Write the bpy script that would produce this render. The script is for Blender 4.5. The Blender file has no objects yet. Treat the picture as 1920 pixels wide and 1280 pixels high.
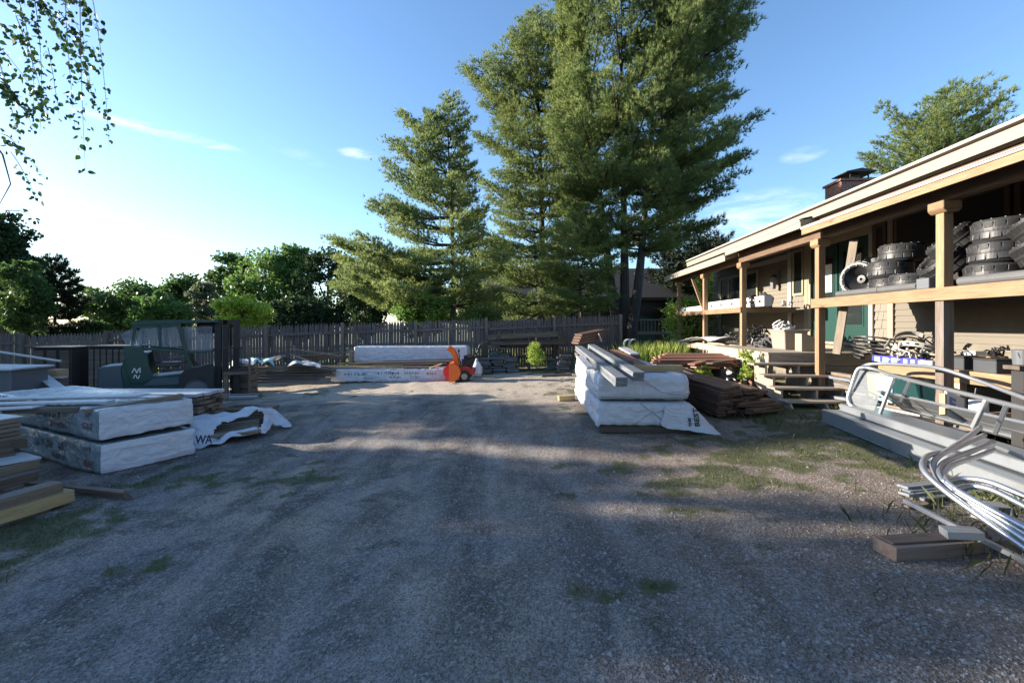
import bpy, bmesh, math, random
import numpy as np
from mathutils import Vector, Matrix, Euler, noise
R = math.radians
rnd = random.Random(11)
S = bpy.context.scene
COL = S.collection
F, CX, HY, EYE = 853.0, 960.0, 608.0, 1.6      # measured from the photograph: focal length, centre, horizon, eye height
SUN_AZ, SUN_EL = 78.0, 14.5                    # degrees left of the view axis, degrees up

def gz(x, y=0):                                # the yard falls gently to the left
    return 0.034 * max(-24.0, min(x, 4.5))
def G(px, py):                                 # a photo point on the yard
    Y = EYE / ((py - HY) / F + 0.034 * (px - CX) / F)
    return Vector(((px - CX) / F * Y, Y, EYE - (py - HY) / F * Y))
def P(px, py, Y):                              # a photo point at a given distance
    return Vector(((px - CX) / F * Y, Y, EYE - (py - HY) / F * Y))

# ------------------------------------------------------------------ mesh building
class MB:
    def __init__(s): s.v = []; s.f = []; s.m = []
    def add(s, vs, fs, mi=0):
        o = len(s.v)
        s.v += [tuple(v) for v in vs]
        s.f += [tuple(i + o for i in f) for f in fs]
        s.m += [mi] * len(fs)
        return s
    def box(s, c, d, rz=0, M=None, mi=0):
        x, y, z = d[0] / 2, d[1] / 2, d[2] / 2
        vs = [Vector((a, b, e)) for e in (-z, z) for b in (-y, y) for a in (-x, x)]
        T = Matrix.Translation(Vector(c)) @ (M if M is not None else Matrix.Rotation(rz, 4, 'Z'))
        return s.add([T @ v for v in vs], [(0, 2, 3, 1), (4, 5, 7, 6), (0, 1, 5, 4), (2, 6, 7, 3), (0, 4, 6, 2), (1, 3, 7, 5)], mi)
    def b2(s, lo, hi, mi=0):
        return s.box([(a + b) / 2 for a, b in zip(lo, hi)], [abs(b - a) for a, b in zip(lo, hi)], mi=mi)
    def beam(s, p0, p1, w, h, up=(0, 0, 1), mi=0):
        p0, p1 = Vector(p0), Vector(p1)
        d = (p1 - p0); L = d.length; d.normalize()
        u = Vector(up); sd = d.cross(u)
        if sd.length < 1e-4: sd = d.cross(Vector((1, 0, 0)))
        sd.normalize(); u = sd.cross(d)
        vs = []
        for p in (p0, p1):
            for a, b in ((-1, -1), (1, -1), (1, 1), (-1, 1)):
                vs.append(p + sd * (a * w / 2) + u * (b * h / 2))
        return s.add(vs, [(3, 2, 1, 0), (4, 5, 6, 7), (0, 1, 5, 4), (1, 2, 6, 5), (2, 3, 7, 6), (3, 0, 4, 7)], mi)
    def tube(s, pts, r, n=8, closed=False, sq=False, mi=0):
        pts = [Vector(p) for p in pts]; N = len(pts)
        rs = r if isinstance(r, (list, tuple)) else [r] * N
        prev = None; vs = []
        for i, p in enumerate(pts):
            if closed: t = pts[(i + 1) % N] - pts[i - 1]
            else: t = pts[min(i + 1, N - 1)] - pts[max(i - 1, 0)]
            if t.length < 1e-9: t = Vector((0, 0, 1))
            t.normalize()
            if prev is None:
                a = Vector((0, 0, 1)) if abs(t.z) < .9 else Vector((1, 0, 0))
                prev = (a - t * a.dot(t)).normalized()
            else:
                prev = (prev - t * prev.dot(t))
                prev = prev.normalized() if prev.length > 1e-6 else t.orthogonal().normalized()
            b = t.cross(prev)
            for k in range(n):
                an = 2 * math.pi * (k + (.5 if sq else 0)) / n
                vs.append(p + (prev * math.cos(an) + b * math.sin(an)) * rs[i])
        fs = []
        for i in range(N if closed else N - 1):
            j = (i + 1) % N
            for k in range(n):
                k2 = (k + 1) % n
                fs.append((i * n + k, i * n + k2, j * n + k2, j * n + k))
        if not closed:
            fs.append(tuple(range(n - 1, -1, -1))); fs.append(tuple((N - 1) * n + k for k in range(n)))
        return s.add(vs, fs, mi)
    def cyl(s, p0, p1, r0, r1=None, n=16, mi=0):
        return s.tube([p0, p1], [r0, r0 if r1 is None else r1], n, mi=mi)
    def lathe(s, prof, n=24, M=None, closed=False, mi=0):   # prof: (radius, height)
        vs = []; m = len(prof)
        for r, z in prof:
            for k in range(n):
                a = 2 * math.pi * k / n
                v = Vector((r * math.cos(a), r * math.sin(a), z))
                vs.append(M @ v if M is not None else v)
        fs = []
        for i in range(m if closed else m - 1):
            j = (i + 1) % m
            for k in range(n):
                k2 = (k + 1) % n
                fs.append((i * n + k, i * n + k2, j * n + k2, j * n + k))
        if not closed:
            fs.append(tuple(range(n - 1, -1, -1))); fs.append(tuple((m - 1) * n + k for k in range(n)))
        return s.add(vs, fs, mi)
    def prism(s, poly, y0, y1, M=None, mi=0):   # poly in x,z; pushed along y
        n = len(poly)
        vs = [Vector((x, y0, z)) for x, z in poly] + [Vector((x, y1, z)) for x, z in poly]
        if M is not None: vs = [M @ v for v in vs]
        fs = [tuple(range(n)), tuple(range(2 * n - 1, n - 1, -1))]
        for k in range(n):
            k2 = (k + 1) % n
            fs.append((k, k + n, k2 + n, k2))
        return s.add(vs, fs, mi)
    def build(s, name, mat, parent=None, org=None, smooth=False, bev=0, loc=None, rz=0, recalc=True):
        o = Vector(org) if org is not None else Vector((0, 0, 0))
        me = bpy.data.meshes.new(name)
        me.from_pydata([tuple(Vector(v) - o) for v in s.v], [], s.f)
        mats = mat if isinstance(mat, (list, tuple)) else [mat]
        for mm in mats: me.materials.append(mm)
        if len(mats) > 1: me.polygons.foreach_set('material_index', s.m)
        if recalc or bev:
            bm = bmesh.new(); bm.from_mesh(me)
            bmesh.ops.recalc_face_normals(bm, faces=bm.faces)
            if bev:
                bmesh.ops.bevel(bm, geom=bm.edges[:] , offset=bev, segments=1, affect='EDGES', profile=.5, clamp_overlap=True)
            bm.to_mesh(me); bm.free()
        if smooth: me.polygons.foreach_set('use_smooth', [True] * len(me.polygons))
        ob = bpy.data.objects.new(name, me); COL.objects.link(ob)
        if parent is not None: ob.parent = parent
        else:
            ob.location = Vector(loc) if loc is not None else o
            ob.rotation_euler = (0, 0, rz)
        return ob

def tag(o, label, cat, group=None, kind=None):
    o['label'] = label; o['category'] = cat
    if group: o['group'] = group
    if kind: o['kind'] = kind
    return o
def setting(o, kind='structure', label=None, cat=None):
    o['kind'] = kind
    if label: o['label'] = label
    if cat: o['category'] = cat
    return o
def empty(name, loc, rz, label, cat, group=None):
    o = bpy.data.objects.new(name, None); COL.objects.link(o)
    o.empty_display_size = .2
    o.location = loc; o.rotation_euler = rz if isinstance(rz, (tuple, Euler)) else (0, 0, rz)
    return tag(o, label, cat, group)
def kids(o):
    return [c for c in bpy.data.objects if c.parent == o]
def dup(o, loc, rot, label=None, group=None, scale=None):
    c = o.copy(); COL.objects.link(c)
    c.location = loc; c.rotation_euler = rot if isinstance(rot, (tuple, Euler)) else (0, 0, rot)
    if label: c['label'] = label
    if group: c['group'] = group
    if scale: c.scale = scale
    for ch in kids(o):
        d = ch.copy(); COL.objects.link(d); d.parent = c
        for g in kids(ch):
            e = g.copy(); COL.objects.link(e); e.parent = d
    return c

def np_obj(name, V, faces_n, mat, parent=None, loc=(0, 0, 0), smooth=False):
    """V: (N*k,3) vertices, k corners per face, every face its own vertices"""
    me = bpy.data.meshes.new(name)
    nv = len(V); nf = nv // faces_n
    me.vertices.add(nv); me.vertices.foreach_set('co', np.asarray(V, dtype=np.float32).ravel())
    me.loops.add(nv); me.loops.foreach_set('vertex_index', np.arange(nv, dtype=np.int32))
    me.polygons.add(nf)
    me.polygons.foreach_set('loop_start', np.arange(0, nv, faces_n, dtype=np.int32))
    me.materials.append(mat)
    me.update(calc_edges=True); me.validate()
    ob = bpy.data.objects.new(name, me); COL.objects.link(ob)
    if parent is not None: ob.parent = parent
    else: ob.location = loc
    return ob

# ------------------------------------------------------------------ materials
MATS = {}
def nt(name):
    m = bpy.data.materials.new(name); m.use_nodes = True
    t = m.node_tree; b = t.nodes['Principled BSDF']
    return m, t, b
def N(t, kind, **kw):
    n = t.nodes.new(kind)
    for k, v in kw.items():
        if k in n.inputs.keys() if hasattr(n.inputs, 'keys') else False: n.inputs[k].default_value = v
        else: setattr(n, k, v)
    return n
def mathn(t, op, a, b=None, clamp=False):
    n = t.nodes.new('ShaderNodeMath'); n.operation = op; n.use_clamp = clamp
    for i, x in enumerate((a, b)):
        if x is None: continue
        if isinstance(x, (int, float)): n.inputs[i].default_value = x
        else: t.links.new(x, n.inputs[i])
    return n.outputs[0]
def scalec(t, col, fac):
    n = t.nodes.new('ShaderNodeVectorMath'); n.operation = 'SCALE'
    if isinstance(col, (tuple, list)): n.inputs[0].default_value = col[:3]
    else: t.links.new(col, n.inputs[0])
    if isinstance(fac, (int, float)): n.inputs['Scale'].default_value = fac
    else: t.links.new(fac, n.inputs['Scale'])
    return n.outputs[0]
def mixc(t, fac, a, b):
    n = t.nodes.new('ShaderNodeMix'); n.data_type = 'RGBA'
    for i, x in ((0, fac), (6, a), (7, b)):
        if isinstance(x, (int, float)): n.inputs[i].default_value = x
        elif isinstance(x, (tuple, list)): n.inputs[i].default_value = (x[0], x[1], x[2], 1)
        else: t.links.new(x, n.inputs[i])
    return n.outputs[2]
def ramp(t, fac, lo, hi):
    n = t.nodes.new('ShaderNodeMapRange'); n.inputs[1].default_value = lo; n.inputs[2].default_value = hi
    n.interpolation_type = 'SMOOTHSTEP'
    t.links.new(fac, n.inputs[0]); return n.outputs[0]
def noisen(t, vec, scale, detail=4, rough=.55, dist=0):
    n = t.nodes.new('ShaderNodeTexNoise'); n.inputs['Scale'].default_value = scale
    n.inputs['Detail'].default_value = detail; n.inputs['Roughness'].default_value = rough
    n.inputs['Distortion'].default_value = dist
    t.links.new(vec, n.inputs['Vector']); return n.outputs['Fac']
def mapped(t, scale=(1, 1, 1), coord='Object', shift=True):
    tc = t.nodes.new('ShaderNodeTexCoord'); mp = t.nodes.new('ShaderNodeMapping')
    mp.inputs['Scale'].default_value = scale
    t.links.new(tc.outputs[coord], mp.inputs['Vector'])
    if shift:
        oi = t.nodes.new('ShaderNodeObjectInfo')
        s = scalec(t, (13.0, 7.0, 5.0), oi.outputs['Random'])
        t.links.new(s, mp.inputs['Location'])
    return mp.outputs['Vector']
def bumpn(t, b, h, strength, dist=.01):
    n = t.nodes.new('ShaderNodeBump'); n.inputs['Strength'].default_value = strength; n.inputs['Distance'].default_value = dist
    t.links.new(h, n.inputs['Height']); t.links.new(n.outputs[0], b.inputs['Normal'])

def mat(name, col, rough=.6, metal=0.0, var=.2, scale=(1, 1, 1), ns=6, bump=.15, rv=.12, dirt=0, dirtcol=(.1, .085, .06), bdist=.01, spec=None):
    """general surface: colour broken by noise, each object a little different, patches of dirt"""
    if name in MATS: return MATS[name]
    m, t, b = nt(name)
    v = mapped(t, scale)
    n1 = noisen(t, v, ns, 5, .6)
    oi = t.nodes.new('ShaderNodeObjectInfo')
    f = mathn(t, 'ADD', mathn(t, 'MULTIPLY', mathn(t, 'SUBTRACT', n1, .5), 2.6 * var), 1.0)
    f = mathn(t, 'MULTIPLY', f, mathn(t, 'ADD', mathn(t, 'MULTIPLY', mathn(t, 'SUBTRACT', oi.outputs['Random'], .5), 2 * rv), 1.0))
    c = scalec(t, col, f)
    if dirt:
        v2 = mapped(t, (1, 1, 1))
        d = ramp(t, noisen(t, v2, 3.1, 6, .65), .5, .75)
        c = mixc(t, mathn(t, 'MULTIPLY', d, dirt), c, dirtcol)
    t.links.new(c, b.inputs['Base Color'])
    b.inputs['Roughness'].default_value = rough; b.inputs['Metallic'].default_value = metal
    if spec is not None: b.inputs['Specular IOR Level'].default_value = spec
    if bump: bumpn(t, b, n1, bump, bdist)
    MATS[name] = m
    return m
def wood(name, col, dark, axis='x', rough=.7, grain=14, rv=.15, knots=0.0, weather=0.0):
    """planks: streaks along one axis of the object, optional knots and grey weathering"""
    key = name + '_' + axis
    if key in MATS: return MATS[key]
    m, t, b = nt(key)
    k = {'x': (1.2, grain, grain), 'y': (grain, 1.2, grain), 'z': (grain, grain, 1.2)}[axis]
    v = mapped(t, k)
    n1 = noisen(t, v, 2.2, 6, .65, .6)
    n2 = noisen(t, mapped(t, tuple(q * 3.5 for q in k)), 2.0, 3, .6)
    f = mathn(t, 'ADD', mathn(t, 'MULTIPLY', n1, .75), mathn(t, 'MULTIPLY', n2, .25))
    c = mixc(t, ramp(t, f, .32, .66), dark, col)
    if weather:
        w = ramp(t, noisen(t, mapped(t, tuple(.35 * q for q in k)), 2.5, 5, .6), .42, .7)
        c = mixc(t, mathn(t, 'MULTIPLY', w, weather), c, (.2, .19, .18))
    if knots:
        vo = t.nodes.new('ShaderNodeTexVoronoi'); vo.inputs['Scale'].default_value = 1.0
        kk = {'x': (1.6, 5, 5), 'y': (5, 1.6, 5), 'z': (5, 5, 1.6)}[axis]
        t.links.new(mapped(t, kk), vo.inputs['Vector'])
        kf = mathn(t, 'SUBTRACT', 1.0, ramp(t, vo.outputs['Distance'], .07, .14))
        c = mixc(t, mathn(t, 'MULTIPLY', kf, knots), c, (.12, .05, .02))
    oi = t.nodes.new('ShaderNodeObjectInfo')
    c = scalec(t, c, mathn(t, 'ADD', mathn(t, 'MULTIPLY', mathn(t, 'SUBTRACT', oi.outputs['Random'], .5), 2 * rv), 1.0))
    t.links.new(c, b.inputs['Base Color']); b.inputs['Roughness'].default_value = rough
    bumpn(t, b, f, .35, .004)
    MATS[key] = m
    return m
def leafmat(name, col, col2, trans=.35, rough=.55, ns=.6):
    """foliage: every leaf its own shade, shoots yellower than old growth, some light through the leaf"""
    if name in MATS: return MATS[name]
    m, t, b = nt(name)
    g = t.nodes.new('ShaderNodeNewGeometry')
    n1 = noisen(t, mapped(t), ns, 3)
    f = mathn(t, 'ADD', mathn(t, 'MULTIPLY', g.outputs['Random Per Island'], .6), mathn(t, 'MULTIPLY', ramp(t, n1, .35, .65), .4))
    c = mixc(t, f, col, col2)
    t.links.new(c, b.inputs['Base Color']); b.inputs['Roughness'].default_value = rough
    b.inputs['Specular IOR Level'].default_value = .3
    tr = t.nodes.new('ShaderNodeBsdfTranslucent'); t.links.new(scalec(t, c, 1.7), tr.inputs['Color'])
    mx = t.nodes.new('ShaderNodeMixShader'); mx.inputs[0].default_value = trans
    t.links.new(b.outputs[0], mx.inputs[1]); t.links.new(tr.outputs[0], mx.inputs[2])
    t.links.new(mx.outputs[0], t.nodes['Material Output'].inputs['Surface'])
    MATS[name] = m
    return m

def glassmat(name, tint=(.02, .025, .025), rough=.06):
    m, t, b = nt(name)
    n1 = noisen(t, mapped(t), 1.5, 2)
    t.links.new(scalec(t, tint, mathn(t, 'ADD', n1, .5)), b.inputs['Base Color'])
    b.inputs['Roughness'].default_value = rough; b.inputs['Specular IOR Level'].default_value = .7
    MATS[name] = m
    return m

# named materials
M_pine_x = wood('fir_lumber', (.32, .205, .115), (.21, .12, .06), 'x', knots=.7)
M_pine_y = wood('fir_lumber', (.32, .205, .115), (.21, .12, .06), 'y', knots=.7)
M_pine_z = wood('fir_lumber', (.32, .205, .115), (.21, .12, .06), 'z', knots=.7)
M_deck_y = wood('deck_wood', (.50, .43, .34), (.32, .25, .18), 'y', weather=.5)
M_deck_x = wood('deck_wood', (.42, .34, .255), (.25, .185, .13), 'x', weather=.5)
M_deck_z = wood('deck_wood', (.42, .34, .255), (.25, .185, .13), 'z', weather=.5)
M_old_z = wood('old_post', (.17, .13, .10), (.09, .068, .054), 'z', weather=.5)
M_picket = wood('grey_picket', (.135, .112, .102), (.060, .049, .045), 'z', weather=.35, grain=20)
M_brownboard = wood('brown_decking', (.125, .072, .05), (.075, .043, .032), 'x', rough=.55, rv=.3)
M_redboard = wood('red_decking', (.34, .165, .105), (.22, .10, .062), 'x', rough=.6, rv=.2)
M_greyboard = wood('grey_decking', (.21, .225, .24), (.13, .14, .15), 'x', rough=.5, rv=.15)
M_timber = wood('brown_timber', (.24, .165, .125), (.14, .095, .075), 'x', weather=.4)
M_tan = wood('weathered_board', (.21, .16, .108), (.11, .08, .054), 'x', weather=.5, rv=.25)
M_darkwood = wood('dark_board', (.12, .085, .06), (.06, .045, .035), 'x', weather=.35, rv=.25)
M_yellowpine = wood('yellow_pine', (.44, .33, .17), (.30, .20, .085), 'x', knots=.6, rv=.1)
M_whiteboard = mat('white_board', (.47, .47, .48), .5, var=.1, scale=(.6, 6, 6), dirt=.35, rv=.1)
def wrapmat(name, col, rough, dirt, dirtcol, bs):
    """woven plastic wrap: creases running across the sheet, smudges of dirt"""
    m, t, b = nt(name)
    def ridge(scale, rot, k, ns, dist):
        tc = t.nodes.new('ShaderNodeTexCoord'); mp = t.nodes.new('ShaderNodeMapping'); mp.inputs['Scale'].default_value = scale; mp.inputs['Rotation'].default_value = rot
        t.links.new(tc.outputs['Object'], mp.inputs['Vector'])
        oi = t.nodes.new('ShaderNodeObjectInfo'); t.links.new(scalec(t, (13.0, 7.0, 5.0), oi.outputs['Random']), mp.inputs['Location'])
        n = noisen(t, mp.outputs[0], ns * .6, 2, .45, dist)
        return mathn(t, 'SUBTRACT', 1.0, mathn(t, 'MULTIPLY', mathn(t, 'ABSOLUTE', mathn(t, 'SUBTRACT', n, .5)), k), clamp=True)
    h = mathn(t, 'ADD', mathn(t, 'MULTIPLY', ridge((1.2, 1.0, 3.2), (.7, .3, .5), 7, 2.6, .4), .6), mathn(t, 'MULTIPLY', ridge((2.6, 1.4, 2.0), (-.6, .5, -.4), 9, 5.0, .8), .4))
    h = mathn(t, 'ADD', h, mathn(t, 'MULTIPLY', noisen(t, mapped(t), 2, 2), .8))
    d = ramp(t, noisen(t, mapped(t), 3.1, 6, .65), .5, .78)
    c = mixc(t, mathn(t, 'MULTIPLY', d, dirt), col, dirtcol)
    t.links.new(c, b.inputs['Base Color']); b.inputs['Roughness'].default_value = rough
    bumpn(t, b, h, bs, .05)
    return m
M_wrap = wrapmat('white_wrap', (.54, .56, .61), .42, .35, (.36, .33, .28), .30)
M_wrapgrey = wrapmat('grey_wrap', (.22, .27, .30), .26, .5, (.09, .10, .105), .35)
M_ink = mat('wrap_ink', (.04, .045, .06), .5, var=.3, rv=0, bump=0)
M_inkred = mat('wrap_red_ink', (.22, .03, .035), .5, var=.3, rv=0, bump=0)
M_strap = mat('grey_strap', (.33, .36, .33), .45, var=.1, bump=0)
M_alu = mat('aluminium', (.50, .52, .55), .42, metal=.85, var=.1, scale=(1, 1, 1), ns=4, bump=.08, dirt=.2, dirtcol=(.4, .4, .4))
M_aludull = mat('dull_aluminium', (.40, .43, .46), .42, metal=.75, var=.14, ns=5, bump=.08, dirt=.35, dirtcol=(.30, .29, .26))
M_black = mat('black_plastic', (.026, .026, .027), .46, var=.25, ns=9, bump=.12, rv=.3)
M_blackdull = mat('dull_black', (.022, .021, .022), .7, var=.3, bump=.1)
M_pipe = mat('grey_pipe', (.10, .10, .10), .45, var=.15, bump=.05)
M_green = mat('forklift_green', (.006, .040, .033), .4, var=.15, dirt=.35, dirtcol=(.06, .06, .055))
M_greyblue = mat('forklift_grey', (.06, .078, .095), .5, var=.12, dirt=.3, dirtcol=(.1, .1, .1))
M_mast = mat('mast_steel', (.018, .015, .015), .6, var=.3, dirt=.4, dirtcol=(.07, .045, .03))
M_rust = mat('rusty_steel', (.13, .085, .06), .7, var=.3, bump=.2)
M_rubber = mat('rubber', (.02, .02, .02), .8, var=.2, bump=.2, dirt=.5, dirtcol=(.09, .085, .08))
M_orange = mat('orange_paint', (.72, .125, .012), .38, var=.08, bump=.02, dirt=.25, dirtcol=(.35, .12, .05))
M_red = mat('red_paint', (.45, .02, .015), .38, var=.1, bump=.02)
M_steel = mat('bare_steel', (.4, .4, .4), .35, metal=.9, var=.15, bump=.03)
M_whitepl = mat('white_plastic', (.62, .62, .62), .4, var=.05, bump=.05, dirt=.15, dirtcol=(.5, .47, .42))
M_trim = mat('cream_trim', (.31, .262, .20), .6, var=.07, bump=.05, dirt=.15, dirtcol=(.42, .36, .28))
M_whitetrim = mat('white_trim', (.40, .38, .34), .55, var=.05, bump=.05, dirt=.15, dirtcol=(.5, .46, .4))
M_tantrim = mat('tan_trim', (.30, .25, .17), .6, var=.08, bump=.05)
M_siding = mat('tan_siding', (.165, .145, .112), .65, var=.09, scale=(2, .4, 6), ns=4, bump=.06, dirt=.15, dirtcol=(.42, .36, .28))
M_shingle = mat('wall_shingle', (.185, .162, .128), .7, var=.16, scale=(1, 1, 2), ns=7, bump=.15)
M_roof = mat('roof_shingle', (.024, .022, .021), .85, var=.3, ns=20, bump=.4)
M_soffit = wood('soffit_wood', (.16, .095, .055), (.09, .052, .03), 'y')
M_doorgreen = mat('door_green', (.010, .048, .040), .45, var=.08, bump=.03)
M_glass = glassmat('window_glass')
M_porchshade = mat('porch_shade', (.02, .018, .016), .8, var=.3, bump=0)
M_brickdark = mat('chimney_metal', (.03, .028, .026), .6, var=.3)
M_stone = mat('slate_stone', (.115, .12, .125), .8, var=.35, ns=8, bump=.5, rv=.3, dirt=.3)
M_teal = mat('teal_tote', (.006, .042, .044), .4, var=.08, bump=.02)
M_lime = mat('lime_bucket', (.42, .50, .12), .45, var=.06, bump=.02)
M_sky = mat('pale_blue_plastic', (.33, .62, .72), .45, var=.06, bump=.02)
M_blue = mat('blue_plastic', (.06, .05, .45), .4, var=.06, bump=.02)
M_card = mat('cardboard', (.42, .27, .15), .75, var=.12, bump=.08)
M_taupe = mat('taupe_tote', (.26, .225, .19), .5, var=.06, bump=.03)
M_charcoal = mat('charcoal_box', (.05, .055, .062), .5, var=.15, bump=.05, dirt=.25, dirtcol=(.12, .11, .1))
M_greybox = mat('grey_box', (.11, .12, .132), .55, var=.1, dirt=.3, dirtcol=(.12, .12, .12))
M_paper = mat('paper', (.72, .73, .72), .7, var=.05, bump=0)
M_seat = mat('seat_vinyl', (.06, .05, .052), .55, var=.2)
M_bark = mat('pine_bark', (.058, .048, .042), .9, var=.45, scale=(3, 3, .7), ns=5, bump=.8, bdist=.05)
M_barklight = mat('birch_bark', (.10, .085, .075), .85, var=.35, bump=.3)
M_bark2 = mat('tree_bark', (.075, .06, .048), .9, var=.4, scale=(3, 3, .7), ns=5, bump=.6, bdist=.04)
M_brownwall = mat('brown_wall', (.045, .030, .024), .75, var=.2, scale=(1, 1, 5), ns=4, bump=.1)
M_needle = leafmat('pine_needles', (.070, .118, .040), (.27, .31, .105), .45, ns=.45)
M_needle2 = leafmat('pine_needles_dark', (.062, .105, .036), (.24, .28, .095), .45, ns=.45)
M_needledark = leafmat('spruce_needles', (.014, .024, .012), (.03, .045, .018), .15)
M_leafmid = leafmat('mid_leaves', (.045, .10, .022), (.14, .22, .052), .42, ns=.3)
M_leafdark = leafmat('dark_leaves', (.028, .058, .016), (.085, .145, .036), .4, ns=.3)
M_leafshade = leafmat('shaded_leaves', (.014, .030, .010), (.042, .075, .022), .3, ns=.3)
M_leafyellow = leafmat('yellow_leaves', (.17, .25, .03), (.40, .48, .08), .45, ns=.6)
M_leafgrey = leafmat('grey_leaves', (.07, .095, .05), (.14, .165, .09), .35, ns=.4)
M_leafbirch = leafmat('birch_leaves', (.02, .04, .012), (.06, .12, .028), .2, ns=1.5)
M_leafbush = leafmat('bush_leaves', (.05, .12, .02), (.16, .26, .05), .4, ns=2)
M_leafbright = leafmat('bright_leaves', (.16, .24, .04), (.36, .44, .09), .4, ns=3)  # bright green, also puts sunlight into the colour of bushes left in shade
M_grass = leafmat('grass_blades', (.045, .060, .020), (.115, .125, .045), .3, ns=.8)
M_tallgrass = leafmat('tall_grass', (.12, .19, .03), (.34, .38, .10), .4, ns=1.5)
def vinyl():
    m, t, b = nt('clear_vinyl')
    v = mapped(t)
    n1 = noisen(t, v, 5, 4, .6, 1.0)
    t.links.new(scalec(t, (.42, .45, .50), mathn(t, 'ADD', n1, .4)), b.inputs['Base Color'])
    b.inputs['Roughness'].default_value = .25
    b.inputs['Alpha'].default_value = .16
    bumpn(t, b, n1, .6, .03)
    return m
M_vinyl = vinyl()
def frosted():
    m, t, b = nt('frosted_sheet')
    n1 = noisen(t, mapped(t), 6, 4)
    t.links.new(scalec(t, (.27, .285, .30), mathn(t, 'ADD', mathn(t, 'MULTIPLY', n1, .4), .8)), b.inputs['Base Color'])
    b.inputs['Roughness'].default_value = .4; b.inputs['Alpha'].default_value = .45
    return m
M_frost = frosted()
def brickmat():
    m, t, b = nt('chimney_brick')
    tc = t.nodes.new('ShaderNodeTexCoord'); sp = t.nodes.new('ShaderNodeSeparateXYZ'); cb = t.nodes.new('ShaderNodeCombineXYZ')
    t.links.new(tc.outputs['Object'], sp.inputs[0])
    t.links.new(mathn(t, 'ADD', sp.outputs[0], sp.outputs[1]), cb.inputs[0]); t.links.new(sp.outputs[2], cb.inputs[1])
    br = t.nodes.new('ShaderNodeTexBrick'); t.links.new(cb.outputs[0], br.inputs['Vector'])
    br.inputs['Scale'].default_value = 1; br.inputs['Brick Width'].default_value = .22; br.inputs['Row Height'].default_value = .075
    br.inputs['Mortar Size'].default_value = .009
    br.inputs['Color1'].default_value = (.30, .10, .06, 1); br.inputs['Color2'].default_value = (.19, .065, .045, 1); br.inputs['Mortar'].default_value = (.33, .28, .24, 1)
    t.links.new(br.outputs['Color'], b.inputs['Base Color']); b.inputs['Roughness'].default_value = .85
    bumpn(t, b, mathn(t, 'SUBTRACT', 1.0, br.outputs['Fac']), .5, .01)
    return m
M_brick = brickmat()
# ------------------------------------------------------------------ camera, light, sky
cam = bpy.data.cameras.new('camera'); co = bpy.data.objects.new('camera', cam); COL.objects.link(co)
co.location = (0, 0, EYE); co.rotation_euler = (R(90), 0, 0)
cam.sensor_width = 36; cam.lens = 36 * F / 1920; cam.shift_y = -(640 - HY) / 1920
cam.clip_start = .05; cam.clip_end = 3000
S.camera = co
sd = Vector((-math.sin(R(SUN_AZ)) * math.cos(R(SUN_EL)), math.cos(R(SUN_AZ)) * math.cos(R(SUN_EL)), math.sin(R(SUN_EL))))
sl = bpy.data.lights.new('sun', 'SUN'); so = bpy.data.objects.new('sun', sl); COL.objects.link(so)
sl.energy = 4.1; sl.angle = R(.55); sl.color = (1, .89, .75)
so.rotation_euler = sd.to_track_quat('Z', 'Y').to_euler(); so.location = (-30, 5, 20)
W = bpy.data.worlds.new('World'); S.world = W; W.use_nodes = True
t = W.node_tree
for n in list(t.nodes): t.nodes.remove(n)
sky = t.nodes.new('ShaderNodeTexSky'); sky.sky_type = 'NISHITA'; sky.sun_disc = False
sky.sun_elevation = R(SUN_EL); sky.sun_rotation = R(-SUN_AZ); sky.altitude = 100
sky.air_density = 1.0; sky.dust_density = .4; sky.ozone_density = 3.6
geo = t.nodes.new('ShaderNodeTexCoord'); vec = geo.outputs['Generated']
def cdir(px, py): return Vector(((px - CX) / F, 1, -(py - HY) / F)).normalized()
def dotn(v):
    n = t.nodes.new('ShaderNodeVectorMath'); n.operation = 'DOT_PRODUCT'; n.inputs[1].default_value = v
    t.links.new(vec, n.inputs[0]); return n.outputs['Value']
total = None
nz = noisen(t, scalec(t, vec, 1.0), 9, 6, .62, .5)
mp = t.nodes.new('ShaderNodeMapping'); mp.inputs['Scale'].default_value = (1, 1, 3.5); t.links.new(vec, mp.inputs['Vector'])
nz = noisen(t, mp.outputs[0], 11, 7, .65, .8)
for px, py, wd, ht, tilt, st in ((310, 248, 105, 9, .06, .6), (672, 289, 36, 10, .05, .5), (1505, 290, 34, 13, -.05, .25), (1400, 410, 120, 45, -.1, .4), (545, 282, 60, 14, .3, .1)):
    c = cdir(px, py); rt = Vector((0, 0, 1)).cross(c).normalized() * -1; up = c.cross(rt).normalized() * -1
    if up.z < 0: up = -up
    rt2 = rt * math.cos(tilt) - up * math.sin(tilt); up2 = up * math.cos(tilt) + rt * math.sin(tilt)
    f_ = mathn(t, 'MAXIMUM', dotn(c), .05)
    u = mathn(t, 'MULTIPLY', mathn(t, 'DIVIDE', dotn(rt2), f_), F / wd)
    v = mathn(t, 'MULTIPLY', mathn(t, 'DIVIDE', dotn(up2), f_), F / ht)
    r2 = mathn(t, 'ADD', mathn(t, 'MULTIPLY', u, u), mathn(t, 'MULTIPLY', v, v))
    fall = mathn(t, 'SUBTRACT', 1.0, r2, clamp=True)
    g_ = mathn(t, 'MULTIPLY', mathn(t, 'MULTIPLY', fall, ramp(t, nz, .34, .72)), st)
    total = g_ if total is None else mathn(t, 'ADD', total, g_, clamp=True)
col = mixc(t, total, sky.outputs[0], (5.4, 5.5, 5.6))
bg = t.nodes.new('ShaderNodeBackground'); bg.inputs['Strength'].default_value = .10
out = t.nodes.new('ShaderNodeOutputWorld')
t.links.new(col, bg.inputs['Color']); t.links.new(bg.outputs[0], out.inputs['Surface'])
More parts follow.
